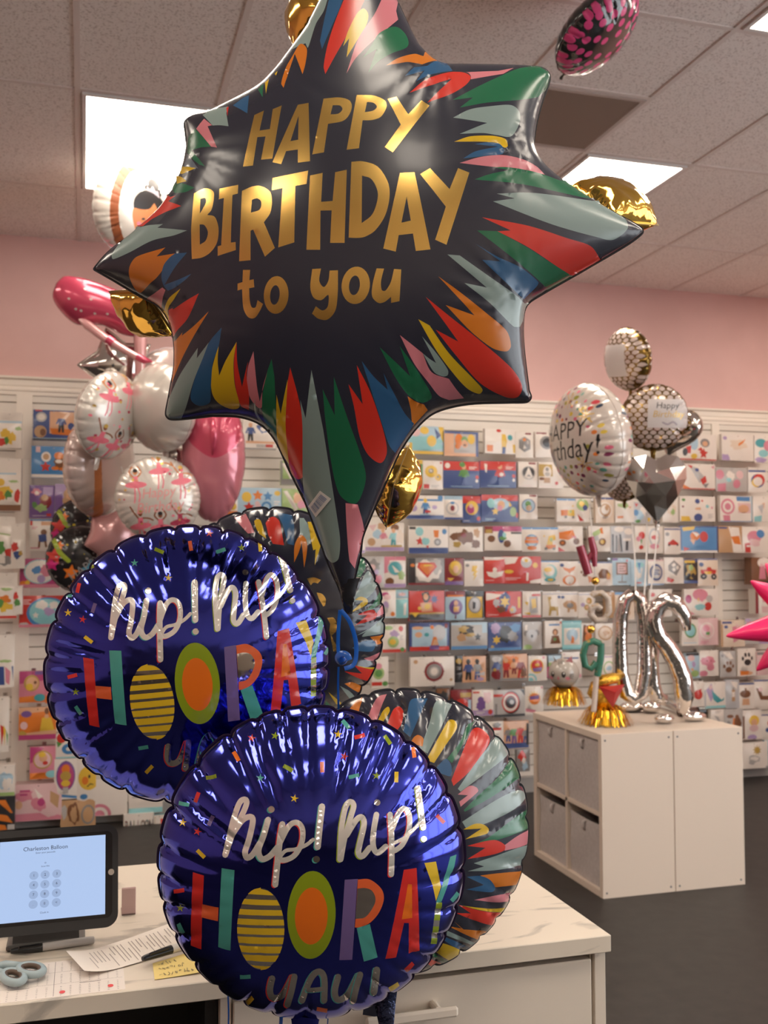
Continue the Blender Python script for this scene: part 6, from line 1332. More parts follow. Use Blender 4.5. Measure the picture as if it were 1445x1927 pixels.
 (5, 'dark pack with yellow green monster machine', (1285, 1052, 1313, 1098), 'k', 'H n .12;B y .1 .05 .8 .16;x h .5 .5 .34 .3;o E .5 .35 .16 .12;o k .36 .68 .13 .1;o k .64 .68 .13 .1;F n .12'),
 (5, 'cream pack with red monster truck', (1313, 1051, 1350, 1102), 'c', 'H n .05;o n .18 .22 .11 .08;q r .14 .42 .4 .4 .46 .32 .62 .32 .68 .4 .92 .42 .88 .56 .16 .56;q y .3 .48 .7 .48 .6 .58 .36 .58;o k .28 .66 .15 .11;o k .78 .67 .15 .11;o G .28 .66 .06 .04;o G .78 .67 .06 .04'),
 (6, 'red pack with dark haired dancer above black band', (769, 1112, 837, 1168), 'r', 'F k .22;B h 0 .72 1 .78;q y .05 .72 .28 .72 .17 .88;x k .46 .2 .12 .2;o f .46 .2 .07 .11;q f .3 .4 .62 .38 .66 .68 .34 .7;o y .5 .52 .09 .1;s n .7 .28 .13 7;o y .28 .58 .05 .06'),
 (6, 'blue pack with round dancer badge', (838, 1112, 875, 1167), 'l', 'H d .2;B o .1 .14 .9 .2;o u .52 .55 .34 .26;o f .52 .42 .11 .1;q f .34 .52 .7 .52 .66 .72 .4 .72;q n .3 .5 .4 .5 .36 .75;B d .48 .82 .54 .95;o y .52 .6 .1 .05'),
 (6, 'grey and yellow pack with grey disc', (876, 1112, 911, 1167), 'k', 'B y .04 .2 .9 .92;o g .48 .48 .36 .28;o s .48 .48 .31 .24;q k .36 .35 .52 .4 .48 .6 .36 .62;F g .07;q g .3 0 .6 .05 .5 .15'),
 (6, 'red pack with cluster of yellow and blue creatures', (914, 1113, 981, 1161), 'r', 'q w 0 .05 .5 .12 .2 .3 0 .35;x n .52 .4 .17 .36;s y .52 .40 .16 6;x s .28 .45 .09 .16;x s .76 .72 .1 .16;s y .72 .72 .07;x B .42 .7 .12 .14;B y .9 .22 .97 .65;q w .7 .95 1 .88 1 1;L P .06 .9 .3 .05 1'),
 (6, 'white and red pack with a small yellow figure', (983, 1113, 1018, 1162), 'w', 'B r .5 .1 .98 .18;q s .35 .2 .8 .18 .82 .82 .36 .84;q y .45 .3 .7 .26 .72 .62 .48 .66;F r .09;q y .1 .4 .3 .4 .25 .55;q y .05 .82 .4 .8 .4 .9'),
 (6, 'white pack with giraffe', (1021, 1113, 1055, 1161), 'w', 'H w .05;B n 0 .09 1 .11;q h .28 .22 .42 .2 .48 .28 .40 .3 .44 .58 .84 .6 .86 .95 .76 .95 .74 .76 .48 .76 .42 .95 .32 .95 .34 .6;o n .9 .22 .09 .06'),
 (6, 'white pack with grey brown elephant', (1055, 1113, 1088, 1161), 'w', 'B n 0 .09 1 .11;q a .1 .48 .3 .35 .55 .34 .85 .45 .92 .6 .9 .8 .78 .8 .76 .7 .5 .7 .48 .82 .36 .82 .34 .66 .14 .6;o g .5 .55 .2 .1;o n .1 .22 .1 .06'),
 (6, 'white pack with small orange monkeys', (1088, 1114, 1119, 1162), 'w', 'B n 0 .09 1 .11;o h .62 .35 .2 .13;o h .5 .6 .18 .12;o f .6 .36 .1 .06;o f .5 .6 .09 .06;o U .25 .5 .12 .08;L P .4 .85 .3 .04 2'),
 (6, 'tan edged stack of packs right of the strand', (1138, 1114, 1157, 1163), 'a', 'x h .5 .5 .2 .15;x w .4 .8 .2 .1'),
 (6, 'pack with teal header above the silver zero', (1157, 1114, 1193, 1166), 'c', 'H b .10;x f .4 .4 .16 .12;x a .6 .75 .2 .12'),
 (6, 'white pack with red dot between the silver numbers', (1222, 1109, 1264, 1160), 'w', 'o r .15 .2 .1 .08;o P .6 .4 .26 .2;o w .6 .4 .2 .15'),
 (6, 'white pack with pink and magenta balloon bunch', (1287, 1108, 1352, 1158), 'w', 'o p .46 .22 .22 .22;q p .3 .3 .62 .3 .5 .5;o m .12 .38 .09 .16;o r .68 .66 .11 .16;o G .72 .38 .1 .14;x T .45 .68 .16 .12;q p .08 .75 .3 .95 .1 .98;B y .38 .34 .41 .48'),
 (7, 'pale blue pack with robots and navy rim', (771, 1172, 845, 1225), 'n', 'B l .06 .14 .94 .84;o f .2 .18 .14 .06;o f .22 .42 .09 .1;o t .42 .42 .06 .07;o s .74 .36 .17 .28;q o .52 .85 .58 .5 .66 .5 .74 .85;q f .56 .8 .6 .6 .68 .6 .72 .8;F r .16;B u .5 .8 .74 .96;o o .56 .16 .05 .07;B d .88 .04 .96 .2'),
 (7, 'pale pack with black and gold star bunch', (849, 1171, 917, 1222), 'G', 'H l .1;x k .4 .26 .22 .2;x h .36 .26 .17 .13;o k .5 .3 .1 .08;x h .52 .46 .14 .08;s k .72 .55 .11;x a .28 .55 .12 .16;F b .13;B l .85 0 1 .4'),
 (7, 'indigo pack with dark knight and yellow shape', (918, 1171, 982, 1224), 'n', 'x k .5 .38 .22 .34;x g .72 .5 .16 .2;x U .22 .2 .14 .2;s y .24 .62 .13 6;o h .12 .88 .05 .07;F b .1;x b .8 .2 .16 .16'),
 (7, 'grey pack with koala face', (983, 1170, 1020, 1222), 'G', 'o g .18 .42 .14 .11;o g .72 .4 .14 .11;o s .45 .5 .3 .22;o k .45 .52 .06 .06;q w .12 .12 .25 .1 .2 .32 .1 .3;o E .25 .92 .22 .1'),
 (7, 'white tilted pack with brown haired figure', (1024, 1168, 1063, 1219), 'w', 'B b .2 .12 .75 .18;o B .5 .42 .15 .12;o f .5 .44 .09 .09;q B .32 .55 .68 .55 .8 .85 .25 .85;o e .48 .68 .08 .06;o r .82 .08 .05 .04', dict(yaw=8)),
 (7, 'white and teal pack with small deer', (1058, 1168, 1094, 1222), 'T', 'B w .08 .26 .92 .84;o l .5 .5 .3 .22;q o .46 .5 .6 .6 .58 .78 .42 .78;H t .05;F t .05'),
 (7, 'pack with orange brown bear behind the strand', (1093, 1173, 1116, 1214), 'w', 'q B .2 .05 .8 .1 .95 .95 .1 .95;o o .6 .65 .3 .25;o o .5 .3 .22 .16'),
 (7, 'white pack with tan wreath circle', (1120, 1173, 1158, 1216), 'w', 'o a .48 .42 .36 .32;o c .48 .42 .30 .26;x a .5 .42 .16 .12'),
 (7, 'white pack with green ringed balloon right of the silver two', (1283, 1166, 1314, 1215), 'w', 'o e .5 .42 .36 .28;o T .5 .42 .29 .22;L l .1 .88 .8 .06 1'),
 (7, 'blush pack with single pink rose', (1314, 1163, 1351, 1214), 'P', 'o w .42 .46 .36 .3;o P .42 .46 .32 .26;o p .38 .38 .17 .12;q e .34 .52 .54 .5 .52 .62 .34 .62;L p .1 .85 .4 .06 2'),
 (8, 'white boxed pack with dark spiral octagon', (772, 1236, 855, 1291), 'w', 's g .53 .5 .25 8;o d .53 .5 .22 .34;o g .53 .5 .17 .26;o G .53 .5 .11 .17;o w .53 .5 .075 .12;o a .12 .16 .05 .07;o a .92 .8 .035 .05;L G .2 .05 .12 .03 1'),
 (8, 'narrow black pack with yellow badge', (855, 1234, 871, 1284), 'k', 'o h .5 .2 .36 .1;q g .1 .7 .9 .6 .9 .7;L g .2 .4 .6 .08 2'),
 (8, 'orange pack with two dark heroes', (870, 1235, 914, 1284), 'f', 'p n .25 .5 .8 k k;p g .62 .5 .8 n k;q s .5 .7 .95 .6 .95 .75;o U .75 .88 .16 .07'),
 (8, 'dark grey pack with hero crowd', (922, 1233, 946, 1282), 'g', 'o s .5 .15 .35 .12;x n .5 .45 .35 .2;x d .5 .75 .35 .2;o h .35 .55 .12 .06'),
 (8, 'orange and red pack with fighting heroes', (945, 1231, 992, 1281), 'f', 'x o .4 .25 .4 .2;p r .15 .5 .75 d f;p f .45 .45 .6 d B;p d .72 .5 .8 r f;x B .85 .7 .14 .2;F g .10'),
 (8, 'white pack with red round lettered balloon', (994, 1234, 1029, 1281), 'w', 'o y .45 .42 .36 .29;o r .45 .38 .3 .22;q u .18 .5 .75 .46 .66 .64 .28 .64;o y .45 .36 .12 .06;o p .82 .08 .07 .05;R T .12 .98 .34'),
 (8, 'dark edged pack with green hill picture', (1029, 1231, 1057, 1276), 'k', 'B l .1 .06 .95 .35;q E .1 .35 .95 .25 .95 .6 .1 .6;o m .2 .75 .35 .25;q w .1 .3 .6 .28 .3 .36'),
 (8, 'white pack with brown crest above the kitten', (1057, 1227, 1094, 1277), 'w', 'B n .08 .2 .85 .26;q B .15 .75 .3 .5 .5 .42 .7 .5 .85 .75 .85 .95 .15 .95;o p .85 .9 .14 .08;o P .12 .08 .06 .03'),
 (8, 'white pack with green leaf wreath', (1131, 1232, 1159, 1281), 'w', 'B U .05 .06 .95 .1;o E .5 .52 .38 .28;o w .5 .52 .31 .22;x l .5 .52 .2 .1'),
 (8, 'pale blue pack with small sea creatures', (1290, 1229, 1318, 1276), 'l', 'H k .1;o P .35 .2 .25 .12;o U .5 .45 .12 .12;o E .6 .82 .3 .14;o f .4 .65 .1 .06'),
 (8, 'white pack with pink smiling salamander', (1316, 1224, 1352, 1272), 'w', 'x p .45 .4 .4 .18;o p .45 .42 .25 .2;o p .55 .66 .2 .14;o d .36 .4 .035 .025;o d .56 .4 .035 .025;o p .2 .9 .22 .12'),
 (9, 'dark brown pack peeking over the striped balloon', (822, 1296, 846, 1341), 'B', 'x k .5 .4 .4 .3;x h .6 .7 .2 .1'),
 (9, 'red and black pack with red masked head', (848, 1298, 888, 1346), 'd', 'B h .45 .12 .95 .3;o s .52 .72 .38 .36;o r .5 .62 .32 .28;q w .3 .85 .7 .82 .6 .98;B l .8 .4 .95 .98;B k 0 .3 .12 1'),
 (9, 'white pack with purple crouching hero', (888, 1298, 928, 1347), 'w', 'B r .05 .06 .35 .13;x P .7 .3 .2 .25;o u .4 .38 .14 .12;x u .42 .6 .24 .2;F U .22;o r .85 .86 .11 .1;L w .2 .85 .4 .05 2'),
 (9, 'grey pack with round red white ringed disc', (928, 1298, 988, 1349), 'G', 'B r 0 .15 .3 .25;o k .55 .47 .29 .42;o r .53 .46 .28 .38;o w .53 .47 .24 .32;o d .53 .45 .18 .24;o k .53 .47 .15 .19;o s .56 .45 .07 .08;q k .85 .0 1 0 1 .25;F k .1;B g .05 .5 .12 .9'),
 (9, 'white pack with yellow and purple starburst', (988, 1291, 1022, 1344), 'w', 's y .5 .42 .40 14;o o .5 .45 .3 .2;q u .24 .36 .76 .32 .74 .46 .26 .48;q p .04 .78 .6 .86 .5 .95 .04 .9;o p .92 .06 .06 .04'),
 (9, 'white pack with red apple right of the silver two', (1302, 1282, 1324, 1332), 'w', 'o r .5 .5 .36 .18;q r .6 .3 .8 .28 .7 .42;F r .04'),
 (9, 'white pack with grey teal mermaid', (1324, 1283, 1365, 1333), 'w', 'q U .1 .3 .35 .05 .45 .5 .3 .75;q t .35 .3 .55 .5 .8 .68 .95 .6 .9 .72 .6 .8 .4 .65;o P .3 .2 .08 .08;F T .1;q s .02 .3 .1 .3 .1 .95 .02 .95'),
 (9, 'clear glossy pack with small bottle print', (1365, 1279, 1391, 1333), 's', 'B a .4 .35 .65 .75;B w .42 .42 .63 .6;q w .4 .05 .9 .1 .8 .35 .5 .2;o G .52 .3 .12 .05'),
 (10, 'white pack with red title strip', (906, 1358, 947, 1404), 'w', 'B r .1 .25 .9 .36;L G .15 .5 .6 .1 4;x g .7 .15 .2 .12'),
 (10, 'pack with a crowd of small heroes', (946, 1357, 995, 1408), 'f', 'p g .2 .45 .6 n f;p e .42 .45 .7 u f;p r .66 .45 .75 r f;p g .86 .5 .6 n f;F n .2;B k .9 .1 1 .9'),
 (10, 'pale pack behind the dark bottle', (1337, 1335, 1363, 1362), 'w', 'q G .2 .4 .5 .5 .7 .9 .6 .9;L G .3 .1 .5 .1 2'),
 (11, 'red and grey pack low beside the cube unit', (972, 1410, 997, 1452), 'g', 'x r .4 .3 .3 .25;x l .6 .75 .25 .2;x w .5 .5 .15 .15'),
 ))
rows(F_, (
 (1, 'white pack with clear orange streaks', (1357, 818, 1419, 867), 'w', 'x c .5 .4 .3 .2;q o .5 .35 .75 .15 .65 .32 .5 .45;x U .1 .9 .16 .14;x w .4 .7 .3 .15;o U .1 .15 .06 .07'),
 (1, 'white pack with teal and rose balloon cluster', (1420, 820, 1458, 871), 'w', 'o t .3 .28 .26 .16;o p .62 .38 .2 .2;o T .4 .66 .22 .14;x U .3 .9 .3 .1'),
 (2, 'clear pack with pink pompoms', (1347, 880, 1406, 925), 'G', 'o p .12 .3 .13 .2;o p .64 .68 .12 .18;x w .45 .35 .14 .2;o P .75 .3 .12 .18;q p .05 .7 .3 .65 .3 1 .05 1;x T .38 .52 .08 .1'),
 (2, 'white pack with rainbow ring', (1408, 880, 1442, 927), 'w', 'H w .06;B n .02 .1 .95 .18;o n .5 .53 .36 .27;o r .56 .49 .32 .23;o y .42 .6 .26 .18;o w .5 .56 .25 .18'),
 (3, 'white pack with pink arch beside a blue header card', (1353, 933, 1418, 982), 'w', 'B b .5 .03 .92 .2;B P .52 .28 .94 .66;o f .7 .5 .18 .16;R p .22 .42 .2;q p .08 .75 .28 .75 .3 .98 .1 .98;B l .95 .0 1 1;F b .03', dict(yaw=5)),
 (3, 'white pack with grey feather wings', (1417, 934, 1455, 982), 'w', 'q f .4 .3 .55 .25 .5 .5;q T .05 .8 .4 .75 .4 1 .05 1;q s .2 .4 .5 .3 .4 .7'),
 (4, 'brown edged stack with orange bottle print in front', (1351, 990, 1398, 1040), 'a', 'q w .42 .02 .85 .05 1 1 .6 1;q o .48 .4 .85 .36 .92 .7 .62 .66;B n 0 .04 .36 .1;o w .62 .2 .12 .08'),
 (4, 'clear pack with pink cupcake and striped straw', (1397, 991, 1450, 1040), 'w', 'o p .4 .4 .24 .24;o b .62 .28 .14 .16;x P .4 .62 .2 .16;q r .08 .65 .24 .62 .3 1 .1 1;B w .14 .72 .26 .78'),
 (5, 'shiny dark pink doll pack with dark base', (1413, 1049, 1458, 1100), 'B', 'o w .55 .2 .3 .2;q p .35 .3 .55 .3 .6 .8 .3 .8;o P .42 .28 .08 .06;F k .12;o s .9 .4 .14 .3', dict(t=.08)),
 (6, 'pale pack with pink dancer cut by the right edge', (1421, 1107, 1458, 1155), 'w', 'B d 0 0 .16 1;o B .5 .12 .14 .1;q p .3 .3 .9 .35 .95 .5 .35 .55;q P .3 .7 .95 .75 .9 .95 .35 .95', dict(t=.08)),
 (7, 'pack with pink flamingo behind the pink spike', (1356, 1167, 1402, 1217), 'c', 'B n .05 .05 .45 .13;q p .45 .25 .75 .2 .8 .7 .5 .85;q P .6 .1 .85 .3 .7 .6;o n .2 .25 .08 .06;B a 0 .15 .08 1', dict(t=.06)),
 (7, 'pale pack with long pink neck shape', (1402, 1163, 1428, 1212), 'G', 'q p .05 .1 .4 .1 .5 .4 .3 .45;o U .2 .08 .2 .06;L G .5 .7 .4 .05 3'),
 (7, 'lavender blue pack at the right edge', (1429, 1165, 1458, 1211), 'U', 'B l .1 .2 .9 .5;x w .5 .7 .3 .15'),
 (8, 'grey pack with brown paw print', (1355, 1225, 1384, 1274), 'G', 'f B .52 .6 .45;q w .15 .02 .6 .02 .85 .3 .6 .32;o g .15 .18 .08 .06'),
 (8, 'white tilted pack with black paw print', (1386, 1220, 1424, 1272), 'w', 'f k .5 .38 .38;q o .12 .8 .6 .82 .7 .96 .14 .97;x f .7 .9 .14 .06', dict(yaw=7)),
 (8, 'blush pack with pink lettering at the right edge', (1424, 1227, 1455, 1270), 'P', 'H g .12;L p .15 .3 .6 .12 4'),
 (9, 'white pack with brown acorn ball', (1387, 1285, 1419, 1334), 'w', 'H n .07;o B .46 .42 .3 .15;q B .4 .2 .52 .2 .5 .4 .42 .4;q f .3 .6 .66 .6 .7 .85 .28 .85'),
 (9, 'white pack with lounging brown mermaid', (1419, 1279, 1455, 1329), 'w', 'H n .06;q B .1 .3 .3 .35 .4 .6 .95 .6 .9 .78 .3 .75;o P .3 .36 .1 .08;o n .9 .2 .1 .07', dict(t=.05)),
 (10, 'brown grey pack with small dog', (1363, 1334, 1398, 1389), 'G', 'o B .3 .25 .18 .06;q o .45 .3 .6 .35 .5 .65 .38 .6;x B .7 .5 .22 .3;o g .2 .5 .1 .1'),
 (10, 'white and lilac pack with fair haired princess', (1397, 1336, 1432, 1391), 'w', 'B B 0 .2 .12 .98;o y .6 .36 .28 .18;o f .6 .42 .17 .12;o P .58 .62 .24 .12;o U .5 .94 .24 .1', dict(t=.05)),
 (10, 'white pack with red round at the right edge', (1433, 1344, 1458, 1386), 'w', 'H n .06;o r .7 .4 .3 .16;o n .4 .7 .14 .1'),
 (11, 'white pack with gold flower and ink scribbles', (1397, 1397, 1440, 1446), 'w', 's h .62 .3 .2 9;x G .5 .62 .28 .14;x w .5 .62 .2 .08;x G .4 .75 .14 .1'),
 (11, 'pale blue pack with orange corner at the right edge', (1439, 1393, 1458, 1441), 'l', 'q w 0 0 .3 0 .3 1 0 1;q o .5 .8 1 .8 1 1 .5 1;x b .6 .4 .3 .2'),
 ))
rows(L_, (
 (1, 'navy pack with man and dog in blue uniform', (62, 772, 140, 829), 'n', 'B f .40 .04 1 .78;q o .4 .6 1 .62 1 .82 .46 .8;o G .2 .24 .13 .16;o w .2 .24 .09 .1;p n .68 .42 .62 k f;o n .92 .52 .08 .12;o a .18 .72 .15 .2;o B .24 .74 .07 .12;F l .08;F k .06;B r .05 0 .22 .05'),
 (2, 'bright blue pack with red star and brown pup', (59, 840, 142, 899), 'b', 'o w .33 .34 .11 .16;o a .33 .34 .07 .1;s r .32 .66 .13;x B .62 .5 .12 .28;o o .62 .3 .11 .12;o w .62 .48 .08 .06;o o .54 .7 .09 .06;o o .7 .72 .07 .05;o w .88 .6 .1 .14;o a .88 .6 .06 .08;F w .10;B P .1 .02 .2 .2'),
 (3, 'purple pack with pink pup in a meadow', (55, 913, 102, 975), 'u', 'B U .55 .05 .95 .3;x p .28 .2 .2 .12;x w .3 .24 .1 .06;x d .65 .5 .26 .22;x E .5 .7 .26 .12;o a .62 .38 .14 .1;L w .14 .92 .6 .03 1;B r .7 .86 .88 .94;x e .22 .6 .12 .1', dict(t=.05)),
 (3, 'lilac pack with tan pup beside the purple one', (103, 911, 152, 968), 'U', 'q P .5 .02 .95 .05 .9 .5 .6 .3;o a .55 .35 .22 .2;o f .55 .42 .12 .1;x a .4 .55 .16 .1;F w .08;q u 0 .4 .3 .3 .3 .9 0 .9'),
 (4, 'white pack with small brown and navy pup', (55, 977, 104, 1036), 'w', 'H b .05;B r .03 .05 .12 .2;B f .45 .08 .95 .2;o B .56 .42 .12 .1;q n .35 .5 .66 .48 .68 .72 .38 .74;q B .36 .7 .44 .7 .42 .9 .34 .9;q B .58 .7 .66 .7 .7 .88 .62 .9;L p .08 .24 .24 .05 2;B p .05 .9 .4 .94'),
 (5, 'magenta pack with white domed balloon and orange flowers', (37, 1051, 112, 1106), 'm', 'o T .5 .45 .4 .42;o w .5 .45 .37 .39;x b .42 .4 .12 .16;x p .66 .4 .16 .2;o U .54 .7 .1 .14;o o .1 .88 .12 .12;o y .2 .82 .06 .08;F p .12'),
 (6, 'red pack with teal domed balloon and white stars', (36, 1121, 122, 1180), 'r', 'o b .62 .55 .46 .5;o T .62 .52 .40 .42;s w .36 .62 .08;x w .5 .3 .14 .16;x U .66 .5 .14 .14;x w .75 .3 .1 .12;x G .12 .9 .1 .07;F p .09;L P .06 .12 .2 .06 3'),
 (8, 'pink and purple pack with golden princess disc', (36, 1263, 85, 1322), 'm', 'B u .6 0 1 .12;q o 0 .8 1 .75 1 1 0 1;q p 0 .4 1 .3 1 .75 0 .82;o h .48 .38 .30 .26;o f .5 .38 .24 .2;o y .4 .5 .14 .12;o B .62 .36 .06 .05;o t .8 .85 .22 .12'),
 (8, 'half hidden pink pack beside the golden princess disc', (85, 1265, 112, 1323), 'p', 'q o 0 .75 1 .7 1 1 0 1;o r .3 .2 .4 .2'),
 (9, 'orange pack with yellow gowned princess', (35, 1331, 106, 1392), 'f', 'q o 0 .2 1 .1 1 .7 0 .8;o u .2 .2 .14 .1;o h .1 .85 .12 .14;o P .14 .55 .1 .12;o B .74 .12 .06 .1;q y .62 .32 .86 .32 .95 .72 .56 .74;o f .74 .28 .06 .06;F m .16'),
 (10, 'pink pack with pale round princess portrait', (56, 1405, 106, 1466), 'p', 'q m 0 0 .5 0 .3 .4 0 .5;o h .48 .4 .36 .28;o P .48 .4 .31 .24;o f .5 .34 .16 .13;o y .46 .24 .14 .08;o r .58 .5 .1 .06;q o 0 .8 1 .78 1 1 0 1;o T .82 .86 .22 .12'),
 (10, 'white pack with red flower and blue dish', (105, 1380, 145, 1427), 'w', 'o r .26 .18 .22 .2;q e .02 .3 .3 .4 .1 .55;o b .62 .62 .34 .22;o w .62 .62 .14 .08;F T .06'),
 (11, 'white pack with purple oval and golden figure', (102, 1428, 145, 1504), 'w', 'o u .5 .42 .42 .37;o m .5 .44 .36 .32;o o .5 .26 .18 .12;o h .5 .42 .24 .12;o y .5 .6 .2 .08;B G .38 .7 .62 .86;q b 0 .85 1 .93 1 1 0 .92', dict(t=.05)),
 (11, 'white pack with frowning yellow face', (145, 1432, 181, 1508), 'w', 'o y .62 .42 .56 .30;o o .42 .48 .17 .1;o k .64 .38 .06 .045;q k .52 .62 .7 .55 .86 .58 .86 .6 .7 .58 .54 .645;o b .36 .88 .2 .07', dict(t=.05)),
 (11, 'glossy white pack with red rainbow corner', (179, 1465, 240, 1534), 'w', 'R p .14 .98 .36;q c .2 .0 .7 0 .5 .2;q w .4 .55 .9 .45 .9 .5 .45 .62'),
 (11, 'white pack with teal lower edge under the left purple balloon', (242, 1484, 306, 1530), 'w', 'F T .22;H T .05;B G .1 .3 .6 .36'),
 (12, 'glossy pink pack with rosy balloon and large figures', (28, 1475, 116, 1544), 'P', 'x p .2 .3 .2 .16;x p .52 .55 .17 .2;o m .56 .5 .08 .1;q a .75 .2 .95 .35 .92 .7 .75 .5;q p 0 .8 .7 .78 1 .9 1 1 0 1;x P .75 .8 .2 .12;q w .4 .1 .6 .35 .5 .4;o f .08 .55 .08 .12;L m .1 .15 .22 .1 2', dict(t=.10)),
 (12, 'taupe pack with beaded oval loops', (114, 1505, 180, 1557), 'a', 'x B .38 .5 .18 .4;x a .38 .5 .1 .28;o g .78 .55 .2 .36;o a .78 .55 .15 .28;x G .1 .4 .08 .3'),
 # between the ballerina balloons and the upright
 (1, 'white pack with boy and puppy in blue behind the pink balloon', (457, 790, 520, 846), 'w', 'p n .22 .42 .62 k f;x n .6 .28 .2 .18;x w .62 .3 .1 .1;B f .08 .72 .95 .8;L g .4 .84 .4 .05 2;B r .68 .82 .9 .92;F g .05'),
 (2, 'green and white pack edge left of the star tail', (528, 867, 566, 913), 'E', 'q w .05 .1 .5 .1 .9 .8 .5 .8;F g .25;B g 0 0 .1 1'),
 (3, 'white pack with orange duck over an orange strip', (412, 918, 447, 969), 'w', 'o h .7 .2 .2 .16;o G .7 .45 .17 .16;o y .75 .68 .2 .14;q o .1 .6 .5 .4 .4 .75;F o .14'),
 (3, 'pale blue pack with star and round character prints', (447, 918, 530, 967), 'l', 'o y .2 .36 .11 .2;s o .45 .3 .13;s b .68 .32 .12;o b .65 .72 .12 .2;o l .65 .72 .07 .12;s r .25 .75 .13;x P .45 .7 .08 .2;o y .9 .2 .07 .1;L w .82 .5 .14 .1 3'),
 (3, 'green pack with pink fruit and white stripe', (530, 920, 580, 967), 'E', 'q w .05 .1 .2 .08 .6 .8 .5 .9;x f .6 .4 .2 .24;x p .75 .62 .16 .2;F d .08'),
 (4, 'white pack with two girls and lilac band', (687, 984, 760, 1037), 'w', 'x a .42 .12 .12 .14;x B .76 .15 .1 .14;p p .45 .5 .6 w f;p T .72 .52 .66 t f;o a .16 .68 .1 .14;x l .3 .4 .1 .16;x c .9 .5 .12 .26;q h .4 .8 .95 .78 .95 .9 .4 .9;F U .14;q P .08 .1 .3 .05 .2 .3'),
 (4, 'white pack half hidden by the star tail', (668, 985, 687, 1041), 'w', 'F U .1;x G .5 .4 .3 .2'),
 (5, 'grey and rose pack with mixed portraits', (684, 1047, 723, 1106), 'G', 'x g .5 .3 .3 .2;x d .4 .6 .26 .16;o P .4 .35 .16 .1;x p .7 .75 .22 .16;o U .6 .5 .12 .08;x w .4 .9 .3 .08'),
 (5, 'pink topped pack with teal ringed swan disc', (723, 1047, 763, 1106), 'w', 'H p .13;q p 0 .13 .25 .13 .2 .5 0 .55;o s .5 .38 .36 .24;o t .5 .38 .31 .21;q w .35 .28 .5 .36 .72 .5 .5 .52;x E .8 .6 .18 .14;o B .25 .8 .2 .12;F U .13'),
 (6, 'white pack with small snowman and orange ball', (711, 1110, 745, 1163), 'w', 'o m .4 .16 .2 .08;o P .5 .26 .2 .1;o U .42 .56 .16 .16;o G .4 .72 .14 .12;o o .82 .86 .13 .08;H c .05;F l .05'),
 (6, 'glossy light teal pack', (745, 1110, 768, 1163), 'T', 'B l .05 .05 .95 .28;o P .5 .16 .3 .06;q w .6 .5 .85 .45 .8 .9 .6 .9;B w 0 .3 1 .33'),
 (7, 'white pack with green melon faces and red strip', (719, 1175, 764, 1228), 'w', 'o E .25 .12 .2 .08;o r .78 .16 .1 .1;x U .5 .35 .2 .14;o E .45 .62 .24 .2;o y .42 .62 .14 .1;F r .12;o e .85 .9 .1 .08;L G .72 .4 .16 .06 3'),
 (8, 'white pack with green disc and red label', (699, 1236, 731, 1295), 'w', 'o E .4 .52 .34 .2;o e .4 .52 .22 .12;o p .4 .3 .2 .1;B r .0 .8 .6 .92;o e .8 .86 .18 .08'),
 ))
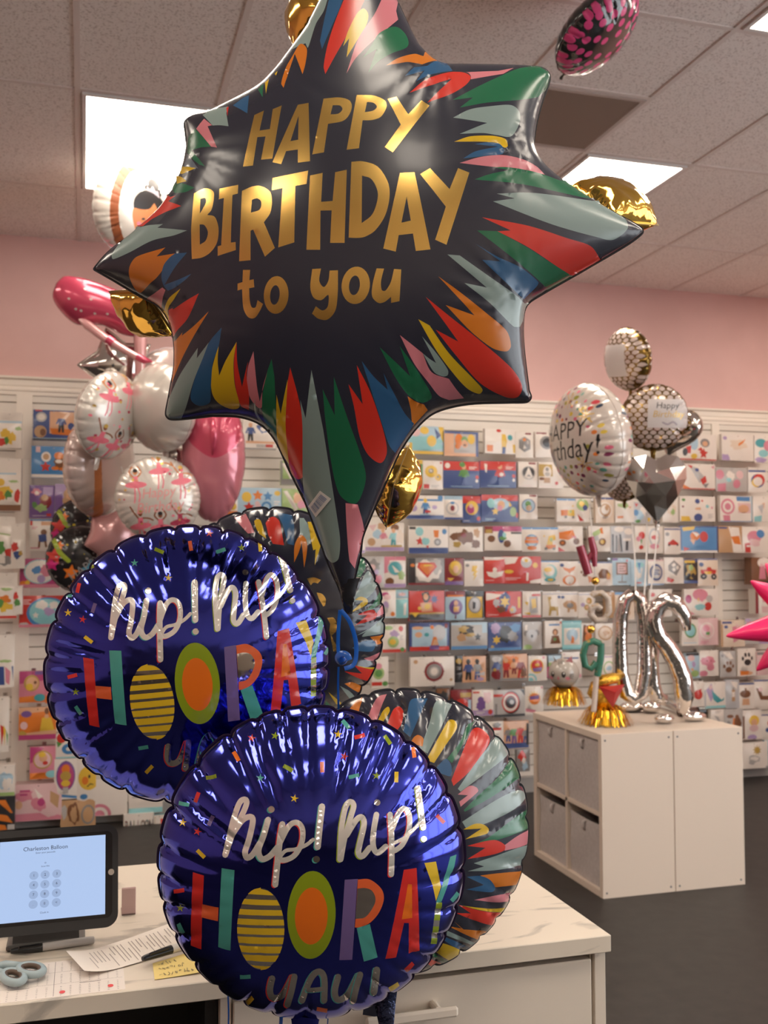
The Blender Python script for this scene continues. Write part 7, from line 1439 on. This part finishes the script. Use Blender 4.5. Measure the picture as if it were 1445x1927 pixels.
# bags of latex balloons at the very left
for row, desc, box, mo in ((1, 'clear bag of red and yellow balloons, topmost at the left edge', (-6, 776, 41, 843), 'H w .25;B l .0 .24 1 .3;x y .35 .6 .22 .14;x y .6 .72 .18 .2;x r .1 .84 .3 .14;x e .4 .8 .1 .12;x E .85 .45 .14 .06;B w .62 .8 .88 .96'),
  (2, 'large clear bag of yellow, red and green balloons', (-8, 862, 40, 962), 'H w .3;B l 0 .28 .8 .31;o y .2 .46 .16 .07;x E .7 .44 .2 .03;x y .4 .64 .3 .12;x o .15 .72 .2 .1;x e .5 .7 .16 .1;x r .85 .7 .12 .14;B w .46 .74 .72 .86;F B .12'),
  (4, 'clear bag of dark green and red balloons with green band', (-8, 972, 28, 1070), 'H w .18;q E 0 .3 1 .36 1 .38 0 .33;x e .2 .6 .3 .16;x r .7 .72 .24 .12;x g .5 .85 .4 .1;B w .1 .78 .5 .9'),
  (4, 'narrow clear bag of navy and red balloons beside it', (19, 985, 47, 1070), 'H w .35;x r .3 .52 .26 .12;x n .5 .7 .3 .1;x h .7 .66 .14 .06;B w .2 .82 .45 .95;B w .6 .75 .95 .92'),
  (5, 'clear bag of orange and yellow balloons', (-8, 1078, 32, 1164), 'H w .3;x E .5 .36 .3 .04;x o .4 .58 .3 .1;x y .5 .76 .4 .12;x e .2 .66 .2 .1;B w .5 .8 .8 .94;F r .06'),
  (5, 'small clear bag of green balloons with white tag', (23, 1102, 42, 1156), 'w', 'H w .3;x r .3 .35 .3 .14;x e .5 .6 .34 .16;B w .35 .7 .95 .95') if False else (5, 'small clear bag of green balloons with white tag', (23, 1102, 42, 1156), 'H w .3;x r .3 .35 .3 .14;x e .5 .6 .34 .16;B w .35 .7 .95 .95'),
  (7, 'clear bag of rose and navy balloons', (-8, 1194, 27, 1294), 'H w .4;x E .5 .5 .4 .03;q p .5 .6 .8 .7 .75 .95 .55 .9;q n .1 .6 .45 .6 .5 .95 .2 .95;q n .85 .6 .95 .6 .95 .9'),
  (9, 'clear bag of red, yellow and green balloons', (-10, 1312, 17, 1415), 'H w .4;q r .4 .5 .7 .55 .5 .9;q y .6 .5 .8 .6 .7 .9;q e .8 .6 .95 .7 .9 .9'),
  (11, 'clear bag with white tag and green band', (-8, 1440, 28, 1498), 'H w .3;x l .5 .5 .4 .3;x w .6 .6 .3 .2;F E .12'),
  (12, 'clear bag of orange and black striped balloons', (-8, 1499, 28, 1562), 'q o 0 .1 .5 .1 .9 .5 .8 .5 .2 .2;q o 0 .5 .6 .55 .9 .8 .2 .7;q o 0 .8 .5 .85 .6 1 0 1;q k .2 .25 .8 .52 .7 .6 .1 .4;B G .62 .84 1 1')):
    pack(desc, box, 'w' if 'orange and black' not in desc else 'k', mo, row, 'far left bay', dep=.26, t=.06, name='latex_balloon_bag', grp='bags of latex balloons at the left edge', lab=desc+', far left', cat='bag')
# the BALLOON decoration card above the back edge of the counter
o = pack('', (232, 1531, 289, 1630), 'w', 'B T 0 .40 1 1;o t .5 .76 .42 .30;o y .34 .58 .14 .09;o y .80 .72 .12 .09;o o .64 .54 .09 .07;o r .22 .80 .17 .13;o e .5 .45 .05 .04;L m .6 .86 .06 .06 1;B u .54 .78 .6 .88', dep=.22, t=.02, name='balloon_package', lab='teal and white card lettered BALLOON between the tablet and the front purple balloon', grp='balloon packages on the slatwall')
yb_ = YW-.22-.014; xa, xb = on_y(234, 1560, yb_).x, on_y(288, 1560, yb_).x; zc_ = on_y(260, 1556, yb_).z
b = MB(); lw = (xb-xa)/7
for i, (ch, c) in enumerate(zip('BALLOON', 'rbEpfTp')):
    for t_ in textat(ch, 0, 0, 1): b.add([(xa+lw*(i+.5)+x*lw*1.05, yb_, zc_-y*.075) for x, y in t_], [(2, 1, 0), (0, 1, 2)], 'rbEpfTp'.index(c))
lt = b.build('lettering', [pk_mat(c) for c in 'rbEpfT'])
lt.parent = o
pack('', (289, 1533, 310, 1628), 't', 'H w .3;B r .6 .08 .85 .26;L a .05 .05 .1 .04 4', dep=.22, t=.02, lab='teal edge of a stack of cards beside the BALLOON card', grp='balloon packages on the slatwall')
